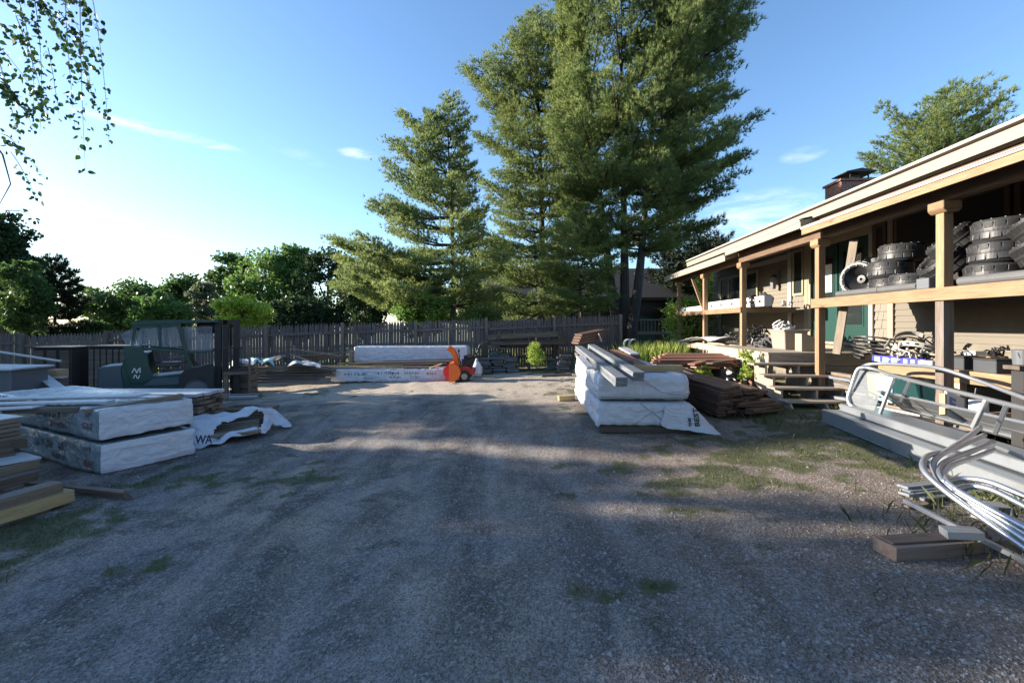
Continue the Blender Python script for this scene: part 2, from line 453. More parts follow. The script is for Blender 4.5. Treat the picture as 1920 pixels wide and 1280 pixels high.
S.view_settings.view_transform = 'Standard'; S.view_settings.look = 'None'; S.view_settings.gamma = 1; S.view_settings.exposure = 1.8
S.view_settings.use_curve_mapping = False
S.render.engine = 'CYCLES'
S.cycles.use_denoising = True
try:
    S.cycles.denoiser = 'OPENIMAGEDENOISE'; S.cycles.denoising_input_passes = 'RGB_ALBEDO_NORMAL'; S.cycles.denoising_prefilter = 'ACCURATE'
except Exception: pass
S.cycles.max_bounces = 8; S.cycles.transparent_max_bounces = 12; S.cycles.diffuse_bounces = 3
S.cycles.caustics_reflective = False; S.cycles.caustics_refractive = False
S.cycles.sample_clamp_indirect = 6

# ------------------------------------------------------------------ ground
def grassy(x, y):
    """how much grass grows at a place of the yard, 0..1"""
    n = noise.noise(Vector((x * .55, y * .55, 3.1))) * .3 + noise.noise(Vector((x * 1.7, y * 1.7, 9))) * .5 + noise.noise(Vector((x * 4.6, y * 4.6, 4))) * .75
    g = -.28
    g += .50 * max(0, min(1, (x - .1) / 2.6)) * max(0, min(1, (y - 2.2) / 1.8)) * (1 - max(0, min(1, (x - 2.0) / 1.5)) * max(0, min(1, (5.6 - y) / 2.0)) * .8)
    if x > .3 and y < 9: g += .09
    if x < -2.2 and y < 6: g += .14
    g += .75 * math.exp(-((x + 4.3) ** 2 / 1.0 + (y - 3.9) ** 2 / 1.6))
    g += .40 * math.exp(-((x + 2.2) ** 2 / .5 + (y - 4.9) ** 2 / .35))
    g += .55 * math.exp(-((x + 5.0) ** 2 / 3.5 + (y - 11.6) ** 2 / .25))
    g += .45 * math.exp(-((x - .4) ** 2 / 3.5 + (y - 10.6) ** 2 / .5))
    g += .7 * max(0, min(1, (y - 14.3) / .8)) * (1 if x > -3 else .4)
    if x > 2.8: g += .3 * max(0, min(1, (x - 2.8) / 1.2)) * max(0, min(1, (y - 3.0) / 1.0))
    if y > 17 or x > 9 or x < -17: g += 1
    return max(0.0, min(1.0, (g + n) * 1.6 + .04))
def axis(lo, hi, step, far):
    a = list(np.arange(lo, hi + 1e-6, step)); s = step; q = hi
    while q < far: s *= 1.35; q += s; a.append(q)
    s = step; q = lo
    while q > -far: s *= 1.35; q -= s; a.insert(0, q)
    return a
gx = axis(-9, 8, .09, 900); gy = axis(1.2, 18, .09, 900)
gv = []; gg = []
def track(x, y):
    """wheel tracks pressed into the gravel, 0..1"""
    if not (0 < y < 14): return 0.0
    b = 0.0
    for k, (x0, s1, s2) in enumerate(((.55, -.10, -.010), (-.95, -.10, -.010), (1.6, -.22, -.002), (.15, -.22, -.002), (-1.9, .02, -.028), (-.45, .02, -.028))):
        c = x0 + s1 * y + s2 * y * y + .08 * noise.noise(Vector((y * .6, k * 3.0, 1)))
        w = .15 + .05 * noise.noise(Vector((y * .8, k * 5.0, 7)))
        b = max(b, math.exp(-((x - c) / w) ** 2) * max(0, min(1, .75 + .9 * noise.noise(Vector((x * 1.2, y * .7, k * 2.0))))))
    return b
def zground(x, y):
    z = gz(x)
    if -14 < x < 10 and 0 < y < 20:
        z += .018 * noise.noise(Vector((x * .9, y * .9, 0))) + .012 * noise.noise(Vector((x * 3, y * 3, 5)))
        tr = noise.noise(Vector((x * 1.1 + .25 * y, y * .16, 8)))
        z -= .016 * max(0, tr) * (1 if x < 1.5 else .3)
        z -= .020 * track(x, y)
    return z
for y in gy:
    for x in gx:
        gv.append((x, y, zground(x, y))); gg.append(grassy(x, y) if (-20 < x < 15 and 0 < y < 25) else (1.0 if y > 0 else .3))
nx = len(gx)
gf = [(j * nx + i, j * nx + i + 1, (j + 1) * nx + i + 1, (j + 1) * nx + i) for j in range(len(gy) - 1) for i in range(nx - 1)]
me = bpy.data.meshes.new('ground'); me.from_pydata(gv, [], gf)
at_ = me.attributes.new('grass', 'FLOAT', 'POINT'); at_.data.foreach_set('value', gg)
at2 = me.attributes.new('track', 'FLOAT', 'POINT'); at2.data.foreach_set('value', [track(v[0], v[1]) for v in gv])
me.polygons.foreach_set('use_smooth', [True] * len(me.polygons))
def groundmat():
    m, t, b = nt('gravel_yard')
    v = mapped(t, shift=False)
    big = noisen(t, v, .7, 6, .62, .4); mid = noisen(t, v, 2.6, 7, .7, .3); fine = noisen(t, v, 55, 4, .7)
    vo = t.nodes.new('ShaderNodeTexVoronoi'); vo.inputs['Scale'].default_value = 115; t.links.new(v, vo.inputs['Vector'])
    vo2 = t.nodes.new('ShaderNodeTexVoronoi'); vo2.inputs['Scale'].default_value = 52; t.links.new(v, vo2.inputs['Vector'])
    c = mixc(t, ramp(t, big, .38, .62), (.165, .157, .153), (.265, .220, .178))
    trk = noisen(t, mapped(t, (1.3, .22, 1), shift=False), 1.6, 5, .6, 1.0)
    c = scalec(t, c, mathn(t, 'ADD', mathn(t, 'MULTIPLY', ramp(t, trk, .38, .62), .65), .66))
    c = mixc(t, mathn(t, 'MULTIPLY', ramp(t, mid, .44, .64), .9), c, (.100, .090, .083))
    sx_ = t.nodes.new('ShaderNodeSeparateXYZ'); t.links.new(v, sx_.inputs[0])
    rt_ = ramp(t, mathn(t, 'ADD', sx_.outputs[0], mathn(t, 'MULTIPLY', mathn(t, 'SUBTRACT', mid, .5), 6.0)), -.4, 2.4)
    c = mixc(t, mathn(t, 'MULTIPLY', rt_, .6), c, (.215, .165, .125))
    tka = t.nodes.new('ShaderNodeAttribute'); tka.attribute_name = 'track'
    c = mixc(t, mathn(t, 'MULTIPLY', tka.outputs['Fac'], .6), c, (.27, .245, .225))
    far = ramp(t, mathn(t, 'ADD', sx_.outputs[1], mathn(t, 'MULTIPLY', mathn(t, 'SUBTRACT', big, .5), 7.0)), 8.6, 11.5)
    c = mixc(t, mathn(t, 'MULTIPLY', far, .9), c, (.46, .39, .31))  # paler tan paints the sunlit strip by the fence into the ground colour
    bw = t.nodes.new('ShaderNodeRGBToBW'); t.links.new(vo.outputs['Color'], bw.inputs[0])
    bw2 = t.nodes.new('ShaderNodeRGBToBW'); t.links.new(vo2.outputs['Color'], bw2.inputs[0])
    c = scalec(t, c, mathn(t, 'ADD', mathn(t, 'MULTIPLY', bw.outputs[0], 1.3), .38))
    light = ramp(t, bw2.outputs[0], .74, .8)
    c = mixc(t, mathn(t, 'MULTIPLY', light, .4), c, (.42, .40, .38))
    c = scalec(t, c, mathn(t, 'ADD', mathn(t, 'MULTIPLY', fine, .9), .55))
    a = t.nodes.new('ShaderNodeAttribute'); a.attribute_name = 'grass'
    gm = ramp(t, mathn(t, 'ADD', a.outputs['Fac'], mathn(t, 'MULTIPLY', mathn(t, 'SUBTRACT', noisen(t, v, 9, 6, .7), .5), 1.3)), .35, .75)
    gc = mixc(t, noisen(t, v, 30, 4, .7), (.045, .058, .022), (.13, .14, .06))
    c = mixc(t, mathn(t, 'MULTIPLY', gm, .8), c, gc)
    t.links.new(c, b.inputs['Base Color']); b.inputs['Roughness'].default_value = .92
    b.inputs['Specular IOR Level'].default_value = .25
    h = mathn(t, 'ADD', mathn(t, 'MULTIPLY', vo.outputs['Distance'], .5), mathn(t, 'ADD', mathn(t, 'MULTIPLY', vo2.outputs['Distance'], .5), mathn(t, 'MULTIPLY', fine, .7)))
    bumpn(t, b, h, .75, .022)
    return m
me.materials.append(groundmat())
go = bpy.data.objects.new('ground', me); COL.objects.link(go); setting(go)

# loose stones and grass blades: uncountable
rs = np.random.RandomState(5)
def scatter_stones():
    n = 26000
    Y = 1.7 + 7.5 * rs.rand(n) ** 1.9; X = (rs.rand(n) * 2 - 1) * (Y * 1.15 + .3)
    keep = [i for i in range(n) if grassy(X[i], Y[i]) < .55 + .3 * rs.rand()]
    V = []
    base = np.array([[1, 0, 0], [0, 1, 0], [-1, 0, 0], [0, -1, 0], [0, 0, .75]])
    tri = [(0, 1, 4), (1, 2, 4), (2, 3, 4), (3, 0, 4)]
    for i in keep:
        s = .004 + .009 * rs.rand() ** 3 + (.014 * rs.rand() if rs.rand() < .03 else 0)
        an = rs.rand() * 6.28; ca, sa = math.cos(an), math.sin(an)
        p = base * s * (0.7 + .6 * rs.rand(5, 3))
        q = np.stack([p[:, 0] * ca - p[:, 1] * sa, p[:, 0] * sa + p[:, 1] * ca, p[:, 2]], 1) + [X[i], Y[i], zground(X[i], Y[i]) - .001]
        for f in tri: V += [q[f[0]], q[f[1]], q[f[2]]]
    return np_obj('gravel', np.array(V), 3, mat('gravel_stone', (.27, .26, .255), .9, var=.9, ns=41, bump=.1))
setting(scatter_stones(), 'stuff', 'loose grey gravel strewn over the packed yard', 'gravel')
def blades(name, pts, hmin, hmax, w, m, lean=.5, per=1):
    V = []
    for (x, y, z) in pts:
        h = hmin + (hmax - hmin) * rs.rand(); a = rs.rand() * 6.28
        dx, dy = math.cos(a), math.sin(a); l = lean * h * (rs.rand() * 1.4 - .2); b = rs.rand() * 6.28
        lx, ly = math.cos(b) * l, math.sin(b) * l; ww = w * (.6 + .8 * rs.rand())
        V += [(x - dx * ww, y - dy * ww, z), (x + dx * ww, y + dy * ww, z), (x + dx * ww * .6 + lx * .4, y + dy * ww * .6 + ly * .4, z + h * .6), (x + lx, y + ly, z + h)]
    return np_obj(name, np.array(V), 4, m)
pts = []
tries = 0
while len(pts) < 30000 and tries < 260000:
    tries += 1
    y = 2.0 + 14.5 * rs.rand() ** 1.25; x = (rs.rand() * 2 - 1) * min(y * 1.15 + .3, 11)
    g = grassy(x, y)
    if x > 7.0 or rs.rand() > (g - .38) * 1.7: continue
    pts.append((x, y, zground(x, y) - .004))
setting(blades('grass', pts, .010, .042, .0035, M_grass, 1.1), 'stuff', 'short patchy grass and weeds on the yard', 'grass')
# ------------------------------------------------------------------ trees and plants
def unit(v): return v / (np.linalg.norm(v, axis=-1, keepdims=True) + 1e-9)
def needles(C, D, rs, k, lmin, lmax, w, spread):
    """fans of k thin needles bundles at every tuft centre"""
    n = len(C)
    C = np.repeat(C, k, 0); D = np.repeat(D, k, 0)
    d = unit(D + spread * rs.randn(n * k, 3))
    s = unit(np.cross(d, rs.randn(n * k, 3)))
    L = (lmin + (lmax - lmin) * rs.rand(n * k, 1)); ww = w * (.7 + .6 * rs.rand(n * k, 1))
    a = C - s * ww * .5; b = C + s * ww * .5; tip = C + d * L
    V = np.stack([a, b, tip], 1).reshape(-1, 3)
    return V
def leaves(C, D, rs, lmin, lmax, wr):
    n = len(C)
    d = unit(D + .8 * rs.randn(n, 3)); s = unit(np.cross(d, rs.randn(n, 3)))
    L = lmin + (lmax - lmin) * rs.rand(n, 1)
    b = C; m1 = C + d * L * .5 + s * L * wr * .5; tip = C + d * L; m2 = C + d * L * .5 - s * L * wr * .5
    return np.stack([b, m1, tip, m2], 1).reshape(-1, 3)

def pine(px0, d, prof, label, seed, tufts=9000, m=None, base=None, trunk_r=.28, crown_low=None, stems=1, lengths=(.10, .22), wid=.024, k=10, nb=5, droop=.08, gap=.42, dens=1.0, group=None, extra=(), lmn=.68, ws=1.07):
    rs = np.random.RandomState(seed); q = d / F
    bx = (px0 - CX) * q; bz = gz(bx) if base is None else base
    Z = np.array([EYE - (p[0] - HY) * q for p in prof]); Lf = np.array([max(.15, (px0 - p[1]) * q) for p in prof]); Rt = np.array([max(.15, (p[2] - px0) * q) for p in prof])
    o = np.argsort(Z); Z, Lf, Rt = Z[o], Lf[o], Rt[o]
    top = Z[-1]; low = Z[0] if crown_low is None else crown_low
    root = empty('pine_tree', (bx, d, bz), 0, label, 'pine tree', group)
    tk = MB()
    stem_tops = []
    for si in range(stems):
        off = (si - (stems - 1) / 2) * 1.0
        pts = []; rr = []
        for i in range(15):
            f = i / 14
            sx = off * (.28 + 2.0 * max(0, f - .08) ** .75) if stems > 1 else 0
            pts.append((sx + .12 * math.sin(f * 5 + si), .25 * math.sin(f * 3 + 2 * si) if stems > 1 else 0, (top - .3 - bz) * f * (1 - .08 * abs(off))))
            rr.append(trunk_r * (1 if stems == 1 else .72) * (1.25 if i == 0 else 1) * (1 - .94 * f) ** (1.35 if stems == 1 else 2.2) + .010)
        tk.tube(pts, rr, 9); stem_tops.append(pts)
    C = []; D = []
    br = MB()
    z = low
    whorls = []
    while z < top - .25:
        whorls.append(z); z += gap * (.75 + .5 * rs.rand()) * (1 - .25 * (z - low) / (top - low))
    jobs = []
    for zi in whorls:
        h = (zi - low) / (top - low)
        a0 = rs.rand() * 6.28
        for j in range(nb):
            az = a0 + 6.2832 * j / nb + .5 * (rs.rand() - .5)
            l = np.interp(zi, Z, Lf); r = np.interp(zi, Z, Rt)
            c = math.cos(az); L = l + (r - l) * (c + 1) / 2
            if rs.rand() < .14: L *= .6
            L *= (lmn + (1.14 - lmn) * rs.rand())
            up0 = .06 + .85 * max(0, h) ** 1.6
            for _ in range(3):                           # the outline belongs to the tips, not to where the limb leaves the trunk
                zt_ = zi + L * up0
                lt = np.interp(min(zt_, top), Z, Lf); rt = np.interp(min(zt_, top), Z, Rt)
                Lt = lt + (rt - lt) * (c + 1) / 2
                L = min(L, max(.2, .5 * L + .5 * Lt * 1.02), max(.15, (top + .1 - zi) / max(up0, .05)))
            jobs.append((zi, az, L * ws, h, 1.0))
    for (ex_y, ex_x) in extra:                       # long limbs that stand out of the outline
        zi = EYE - (ex_y - HY) * q; tx = (ex_x - px0) * q
        h_ = max(0, (zi - low) / (top - low)); u_ = .06 + .85 * h_ ** 1.6
        h2 = max(0, (zi - .8 * abs(tx) * u_ - low) / (top - low)); u_ = .06 + .85 * h2 ** 1.6
        jobs.append((zi + .25 - (u_ + .06) * abs(tx), math.atan2(.15 * rs.randn(), tx), abs(tx), h2, 1.8))
    if stems > 1:                                    # short boughs that close the crown between the stems
        for zi in whorls:
            for j in range(3): jobs.append((zi + .3 * rs.rand(), rs.rand() * 6.283, 1.3 + 1.2 * rs.rand(), (zi - low) / (top - low), -3.0))
    tot = sum(J[2] ** 1.55 * abs(J[4]) for J in jobs)
    for (zi, az, L, h, wgt) in jobs:
        out = np.array([math.cos(az), math.sin(az), 0]); lat = np.array([-out[1], out[0], 0])
        fz = min(.98, (zi - bz) / (top - bz)); inner = wgt < 0; wgt = abs(wgt)
        st = stem_tops[rs.randint(stems)] if stems > 1 else stem_tops[0]
        if stems > 1 and not inner: st = max(stem_tops, key=lambda P_: P_[min(14, int(fz * 14))][0] * out[0] + .4 * rs.randn())
        kk = min(13, int(fz * 14)); f2 = fz * 14 - kk
        p0 = np.array(st[kk]) * (1 - f2) + np.array(st[min(14, kk + 1)]) * f2
        p0[2] = zi - bz
        Le = L if inner else max(.25, L - (p0[0] * out[0]))
        up = .06 + .85 * max(0, h) ** 1.6 + .12 * rs.randn()
        def path(s):
            return p0 + out * (Le * s) + np.array([0, 0, Le * (up * s - droop * 4 * s * (1 - s) + .10 * s * s)])
        bp = [path(s) for s in (0, .25, .5, .75, .97)]
        r0 = .012 + .016 * Le
        br.tube(bp, [r0, r0 * .8, r0 * .6, r0 * .4, r0 * .15], 4)
        n = max(6, int(tufts * dens * (L ** 1.55 * wgt) / tot))
        nc = max(3, int(2.6 * Le * wgt + 2))           # side shoots: the plumes of a white pine
        for ci in range(nc):
            s0 = 1 - (ci / nc) * (.92 if stems > 1 and h > .15 else (.74 if h < .85 else .9))
            sgn = -1 if ci % 2 else 1
            w = (.10 + .36 * (1 - s0 * .55)) * min(Le, 3.2) * (.5 + .6 * rs.rand())
            m_ = max(3, n // nc)
            tt = rs.rand(m_) ** .8
            c0 = path(s0 * .9)
            dirv = out * .75 + lat * sgn * (.9 if ci else 0.05)
            dirv = dirv / np.linalg.norm(dirv)
            ln = w if ci else Le * .12
            pos = c0 + np.outer(tt, dirv * ln) + np.outer(tt, [0, 0, 1]) * (.20 * ln + .05) + rs.randn(m_, 3) * np.array([.10, .10, .055]) * (.6 + .35 * min(Le, 2.5))
            C.append(pos); D.append(unit(np.tile(dirv * .55 + np.array([0, 0, .55 + .25 * h]), (m_, 1)) + .25 * rs.randn(m_, 3)))
    C = np.concatenate(C); D = np.concatenate(D)
    tk.add(br.v, br.f); tk.build('trunk', M_bark, root, smooth=True, recalc=False)
    np_obj('crown', needles(C, D, rs, k, lengths[0], lengths[1], wid, .42), 3, m or M_needle, root)
    return root

def broad(px0, top, hw, low, d, label, seed, m, n=6000, leaf=(.16, .30), base=None, cat='tree', name='broadleaf_tree', clumps=46, trunk=True, depth=1.0, group=None, world=None, wr=.75, hollow=.45):
    """crown of leaf clumps; world = (x, y, z_low, z_top, half width) instead of photo numbers"""
    rs = np.random.RandomState(seed); q = d / F
    if world is None: clumps = int(clumps * 1.45); n = int(n * 1.3)
    if world is None:
        bx, zl, zt, hwm = (px0 - CX) * q, EYE - (low - HY) * q, EYE - (top - HY) * q, hw * q
    else: bx, d, zl, zt, hwm = world
    bz = gz(bx) if base is None else base
    root = empty(name, (bx, d, bz), 0, label, cat, group)
    cz = (zl + zt) / 2 - bz; hh = (zt - zl) / 2
    dirs = unit(rs.randn(clumps, 3)); rad = hollow + (1 - hollow) * rs.rand(clumps, 1) ** .5
    ctr = dirs * rad * np.array([hwm, hwm * depth, hh]) * .86 + [0, 0, cz]
    sz = (.13 + .26 * rs.rand(clumps) ** 1.4) * min(hwm, hh * 1.2)
    C = []; D = []
    per = n // clumps
    for c, s in zip(ctr, sz):
        u = unit(rs.randn(per, 3)); r = rs.rand(per, 1) ** .45
        p = c + u * r * s * np.array([1.15, 1.15, .8])
        C.append(p); D.append(u * .7 + np.array([0, 0, .15]))
    C = np.concatenate(C); D = np.concatenate(D)
    if trunk:
        tk = MB(); tr = .02 * (zt - bz) + .04
        tk.tube([(0, 0, -.05), (.05, 0, cz * .5), (0, .05, cz), (.1, 0, cz + hh * .7)], [tr * 1.2, tr, tr * .7, tr * .15], 8)
        for c in ctr[:14]:
            z0 = cz * (.45 + .4 * rs.rand())
            mid = (np.array([0, 0, z0]) + c) / 2 + [0, 0, -.04 * hh]
            tk.tube([(0, 0, z0), tuple(mid), tuple(c)], [tr * .5, tr * .3, tr * .08], 5)
        tk.build('trunk', M_bark2, root, smooth=True, recalc=False)
    np_obj('crown', leaves(C, D, rs, leaf[0], leaf[1], wr), 4, m, root)
    return root

# the white pines behind the fence
pine(845, 20.0, [(176, 848, 856), (200, 836, 868), (230, 805, 884), (262, 778, 888), (300, 740, 893), (340, 732, 898), (385, 712, 905), (420, 702, 915), (450, 690, 930), (485, 640, 945), (512, 680, 950), (550, 650, 955), (590, 665, 950)],
     'slender white pine with sparse feathery top, lowest of the three behind the fence', 3, tufts=31000, trunk_r=.17, gap=.66, nb=7, lmn=.62, ws=1.10, crown_low=1.75, extra=((470, 612), (486, 625), (545, 632), (556, 645), (230, 750), (215, 800)))
pine(1012, 25.0, [(22, 1000, 1022), (50, 975, 1045), (85, 950, 1060), (115, 915, 1085), (140, 905, 1090), (162, 866, 1095), (195, 900, 1100), (250, 905, 1100), (320, 893, 1100), (400, 895, 1090), (480, 885, 1090), (540, 890, 1100), (585, 905, 1100)],
     'tall white pine with a pointed crown standing between the slender pine and the many-stemmed pine', 5, tufts=46000, trunk_r=.26, gap=.76, nb=9, crown_low=2.2, m=M_needle2, extra=((160, 864), (168, 880), (110, 912)))
pine(1168, 21.0, [(-190, 1160, 1240), (-110, 1120, 1310), (-40, 1085, 1395), (0, 1070, 1405), (50, 1050, 1400), (110, 1060, 1385), (170, 1030, 1370), (230, 1030, 1360), (275, 1025, 1400), (330, 1030, 1395), (380, 1040, 1350), (425, 1050, 1350), (455, 1075, 1290)],
     'huge many-stemmed white pine with a wide heavy crown beside the end of the fence', 8, tufts=104000, ws=.97, lmn=.74, trunk_r=.40, gap=.60, nb=12, crown_low=5.0, stems=3, m=M_needle, lengths=(.12, .25), extra=((12, 1390), (40, 1385), (280, 1385), (305, 1380), (330, 1370), (410, 1340), (175, 1030), (265, 1038)))
pine(1085, 20.0, [(400, 1078, 1100), (430, 1035, 1140), (470, 1010, 1160), (510, 1005, 1165), (560, 1020, 1150)],
     'short bushy young pine in front of the three pine trunks', 12, tufts=6500, trunk_r=.09, gap=.34, nb=5, crown_low=2.2)
pine(1775, 34.0, [(165, 1800, 1832), (200, 1750, 1850), (230, 1690, 1862), (262, 1655, 1866), (300, 1632, 1868), (340, 1650, 1870), (400, 1660, 1880), (480, 1690, 1880)],
     'white pine rising beyond the house roof, right of the chimney', 15, tufts=13000, trunk_r=.3, gap=.55, nb=7, crown_low=6.5, lengths=(.22, .42), wid=.04, extra=((222, 1650), (300, 1615)))
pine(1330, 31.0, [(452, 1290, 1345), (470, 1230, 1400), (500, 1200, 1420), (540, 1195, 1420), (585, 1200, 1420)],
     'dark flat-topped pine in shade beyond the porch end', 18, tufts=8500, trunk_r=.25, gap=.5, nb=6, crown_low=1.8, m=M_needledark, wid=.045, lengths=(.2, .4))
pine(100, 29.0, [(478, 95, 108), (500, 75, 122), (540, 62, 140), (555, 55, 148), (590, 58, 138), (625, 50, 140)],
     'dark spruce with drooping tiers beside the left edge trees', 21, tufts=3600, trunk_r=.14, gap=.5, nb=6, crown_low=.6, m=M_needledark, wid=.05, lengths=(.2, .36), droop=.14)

DK = 'dark leafy tree'
broad(10, 385, 55, 640, 26, 'big dark maple cut by the left edge beyond the fence', 31, M_leafshade, 13000, (.14, .26), clumps=90)
broad(42, 480, 46, 640, 23, 'yellowish green young tree low in front of the dark maple at the left edge', 32, M_leafdark, 5500, (.12, .22), clumps=50)
broad(232, 528, 78, 640, 36, 'round dark green tree behind the forklift cab', 33, M_leafdark, 8000, (.18, .34), clumps=60)
broad(300, 545, 48, 640, 34, 'mid green tree between the round dark tree and the yellow-green one', 34, M_leafmid, 4600, (.16, .30), clumps=40)
broad(342, 508, 46, 640, 47, 'dark upright tree with an open top above the forklift mast', 35, M_leafdark, 5600, (.24, .40), clumps=46)
broad(385, 520, 34, 640, 40, 'greyish olive tree above the forklift mast', 36, M_leafgrey, 3600, (.16, .3), clumps=36)
broad(456, 550, 56, 640, 24, 'bright yellow-green tree just behind the fence', 37, M_leafyellow, 7000, (.10, .19), clumps=48, hollow=.25)
broad(438, 470, 46, 600, 52, 'tall dark tree with a knobbly top, farthest behind the yellow-green tree', 38, M_leafdark, 5000, (.25, .42), clumps=40)
broad(505, 464, 72, 640, 48, 'wide mid green tree behind and right of the yellow-green tree', 39, M_leafmid, 8000, (.22, .38), clumps=60)
broad(553, 440, 52, 640, 50, 'tallest of the broadleaf trees, with a small tuft on top', 40, M_leafmid, 6500, (.24, .42), clumps=50)
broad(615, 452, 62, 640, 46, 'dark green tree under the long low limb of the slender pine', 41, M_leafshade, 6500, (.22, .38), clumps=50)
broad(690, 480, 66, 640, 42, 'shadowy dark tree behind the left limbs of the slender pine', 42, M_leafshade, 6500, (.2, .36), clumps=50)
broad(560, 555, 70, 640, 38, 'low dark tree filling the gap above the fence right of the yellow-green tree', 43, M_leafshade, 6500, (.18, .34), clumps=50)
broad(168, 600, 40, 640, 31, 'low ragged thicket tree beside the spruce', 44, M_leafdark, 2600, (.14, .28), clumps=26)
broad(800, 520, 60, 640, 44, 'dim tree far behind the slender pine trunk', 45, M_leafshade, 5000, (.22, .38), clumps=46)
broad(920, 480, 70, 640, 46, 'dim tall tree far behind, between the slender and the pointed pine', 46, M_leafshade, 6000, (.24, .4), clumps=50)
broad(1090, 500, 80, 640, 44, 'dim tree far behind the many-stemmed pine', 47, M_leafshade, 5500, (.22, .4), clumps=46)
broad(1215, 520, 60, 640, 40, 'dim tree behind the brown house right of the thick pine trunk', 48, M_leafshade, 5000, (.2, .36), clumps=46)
broad(795, 545, 60, 612, 17.9, 'light green sapling growing against the back of the fence under the slender pine', 50, M_leafbush, 3600, (.07, .14), clumps=46, name='sapling', cat='sapling')
broad(905, 575, 40, 618, 17.8, 'leafy sapling showing over the fence left of the pine trunks', 51, M_leafmid, 1800, (.07, .13), clumps=30, name='sapling', cat='sapling')
broad(1290, 545, 46, 668, 17.4, 'sunlit leafy bush behind the end post of the porch', 52, M_leafbright, 4200, (.06, .12), clumps=60, name='bush', cat='bush')
broad(1330, 500, 32, 600, 20.2, 'tall leafy shrub seen through the far porch bay', 53, M_leafbright, 3600, (.07, .13), clumps=46, name='bush', cat='bush')
broad(1005, 634, 20, 694, 14.6, 'rounded bright green shrub in front of the fence', 54, M_leafbright, 2600, (.025, .05), clumps=60, name='shrub', cat='shrub', trunk=False, hollow=.1)

# tree belt left of the frame: it throws the long evening shade over the yard
k = 0
for (x, y, zt, hw) in ((-25, 12.7, 7.3, 2.6), (-26, 9.0, 8.0, 2.8), (-25, 5.6, 7.2, 2.6), (-26, 2.2, 7.8, 2.8), (-25, -1.4, 7.4, 2.6), (-26, -5.0, 8.0, 3.0), (-25, -8.6, 7.6, 2.8), (-26, -12.4, 8.2, 3.0),
                       (-31, 11.0, 7.9, 3.0), (-31, 6.8, 8.3, 3.1), (-31, 2.6, 8.2, 3.1), (-31, -2.2, 8.4, 3.2)):
    k += 1
    broad(0, 0, 0, 0, 0, 'shade tree of the belt along the left side of the yard', 60 + k, M_leafdark, 4400 if k in (2, 3, 9, 10) else 6500, (.30, .55), clumps=70, world=(x, y, -.9, zt + 1.0, hw), group='belt of trees left of the yard', hollow=.2)

# birch whose twigs hang into the picture at the top left
def birch():
    rs = np.random.RandomState(77)
    bx, by = -7.2, 4.6
    root = empty('birch_tree', (bx, by, gz(bx)), 0, 'birch with drooping leafy twigs hanging in at the top left corner', 'birch tree')
    bz = gz(bx)
    tk = MB(); tk.tube([(0, 0, 0), (.1, 0, 2.2), (.05, .1, 4.5), (.3, 0, 7.4)], [.17, .14, .1, .03], 9)
    C = []; D = []
    def wp(px, py, Y): v = P(px, py, Y); return np.array([v.x - bx, v.y - by, v.z - bz])
    tk.tube([(.05, .1, 4.2), tuple(wp(-120, -190, 4.6)), tuple(wp(60, -150, 4.5)), tuple(wp(170, -60, 4.4))], [.06, .045, .03, .012], 6)
    tk.tube([(.05, .1, 4.0), tuple(wp(-150, 60, 4.4)), tuple(wp(-40, 120, 4.4))], [.05, .03, .01], 6)
    tk.tube([(.03, .05, 3.0), tuple(wp(-80, 180, 4.5)), tuple(wp(5, 290, 4.5)), tuple(wp(20, 345, 4.5)), tuple(wp(-6, 392, 4.5))], [.03, .016, .009, .006, .003], 5)
    strands = [((168, -30), (205, 285), 26), ((150, -30), (160, 320), 30), ((120, -40), (140, 235), 30), ((90, -40), (175, 110), 26), ((60, -40), (150, 130), 26), ((40, -40), (120, 100), 26), ((100, -60), (185, 60), 26),
               ((60, -30), (75, 250), 34), ((20, -40), (60, 240), 34), ((-20, -20), (40, 260), 34), ((-40, 20), (30, 250), 30), ((30, 30), (95, 230), 28), ((-30, 60), (90, 215), 30), ((-30, 120), (50, 215), 26),
               ((20, 285), (70, 378), 14), ((8, 262), (85, 335), 14), ((0, 250), (40, 300), 10), ((10, 395), (60, 414), 3), ((110, 20), (170, 170), 26), ((140, 60), (188, 215), 20), ((-30, -20), (70, 60), 30), ((0, -20), (110, 40), 30), ((40, -30), (170, 20), 30), ((-30, 30), (60, 110), 30), ((90, 90), (110, 215), 16), ((-20, 150), (60, 235), 24)]
    for (a, b, n) in strands:
        Y0 = 4.1 + 1.0 * rs.rand()
        p0, p1 = wp(a[0], a[1], Y0), wp(b[0], b[1], Y0 + .1 * rs.randn())
        mid = (p0 + p1) / 2 + np.array([.06 * rs.randn() + .05, .05 * rs.randn(), .08])
        pt = [p0 * (1 - s) ** 2 + 2 * mid * s * (1 - s) + p1 * s * s for s in np.linspace(0, 1, 8)]
        tk.tube([tuple(v) for v in pt], [.005, .0045, .004, .0035, .003, .0025, .002, .0015], 4)
        for i in range(int(n * 1.8)):
            s = rs.rand() ** .75
            v = p0 * (1 - s) ** 2 + 2 * mid * s * (1 - s) + p1 * s * s
            C.append(v + rs.randn(3) * .028); D.append([.5 * rs.randn(), .3 * rs.randn(), -.7])
    tk.build('trunk', M_barklight, root, smooth=True, recalc=False)
    rs2 = np.random.RandomState(4)
    C = np.array(C); D = np.array(D); n = len(C)
    d = unit(D + .45 * rs2.randn(n, 3)); s = unit(np.cross(d, rs2.randn(n, 3) + np.array([0, 1.2, 0]))); L = .032 + .036 * rs2.rand(n, 1)
    V = np.stack([C, C + d * L * .25 + s * L * .34, C + d * L * .55 + s * L * .32, C + d * L, C + d * L * .55 - s * L * .32, C + d * L * .25 - s * L * .34], 1).reshape(-1, 3)
    np_obj('leaves', V, 6, M_leafbirch, root)
birch()

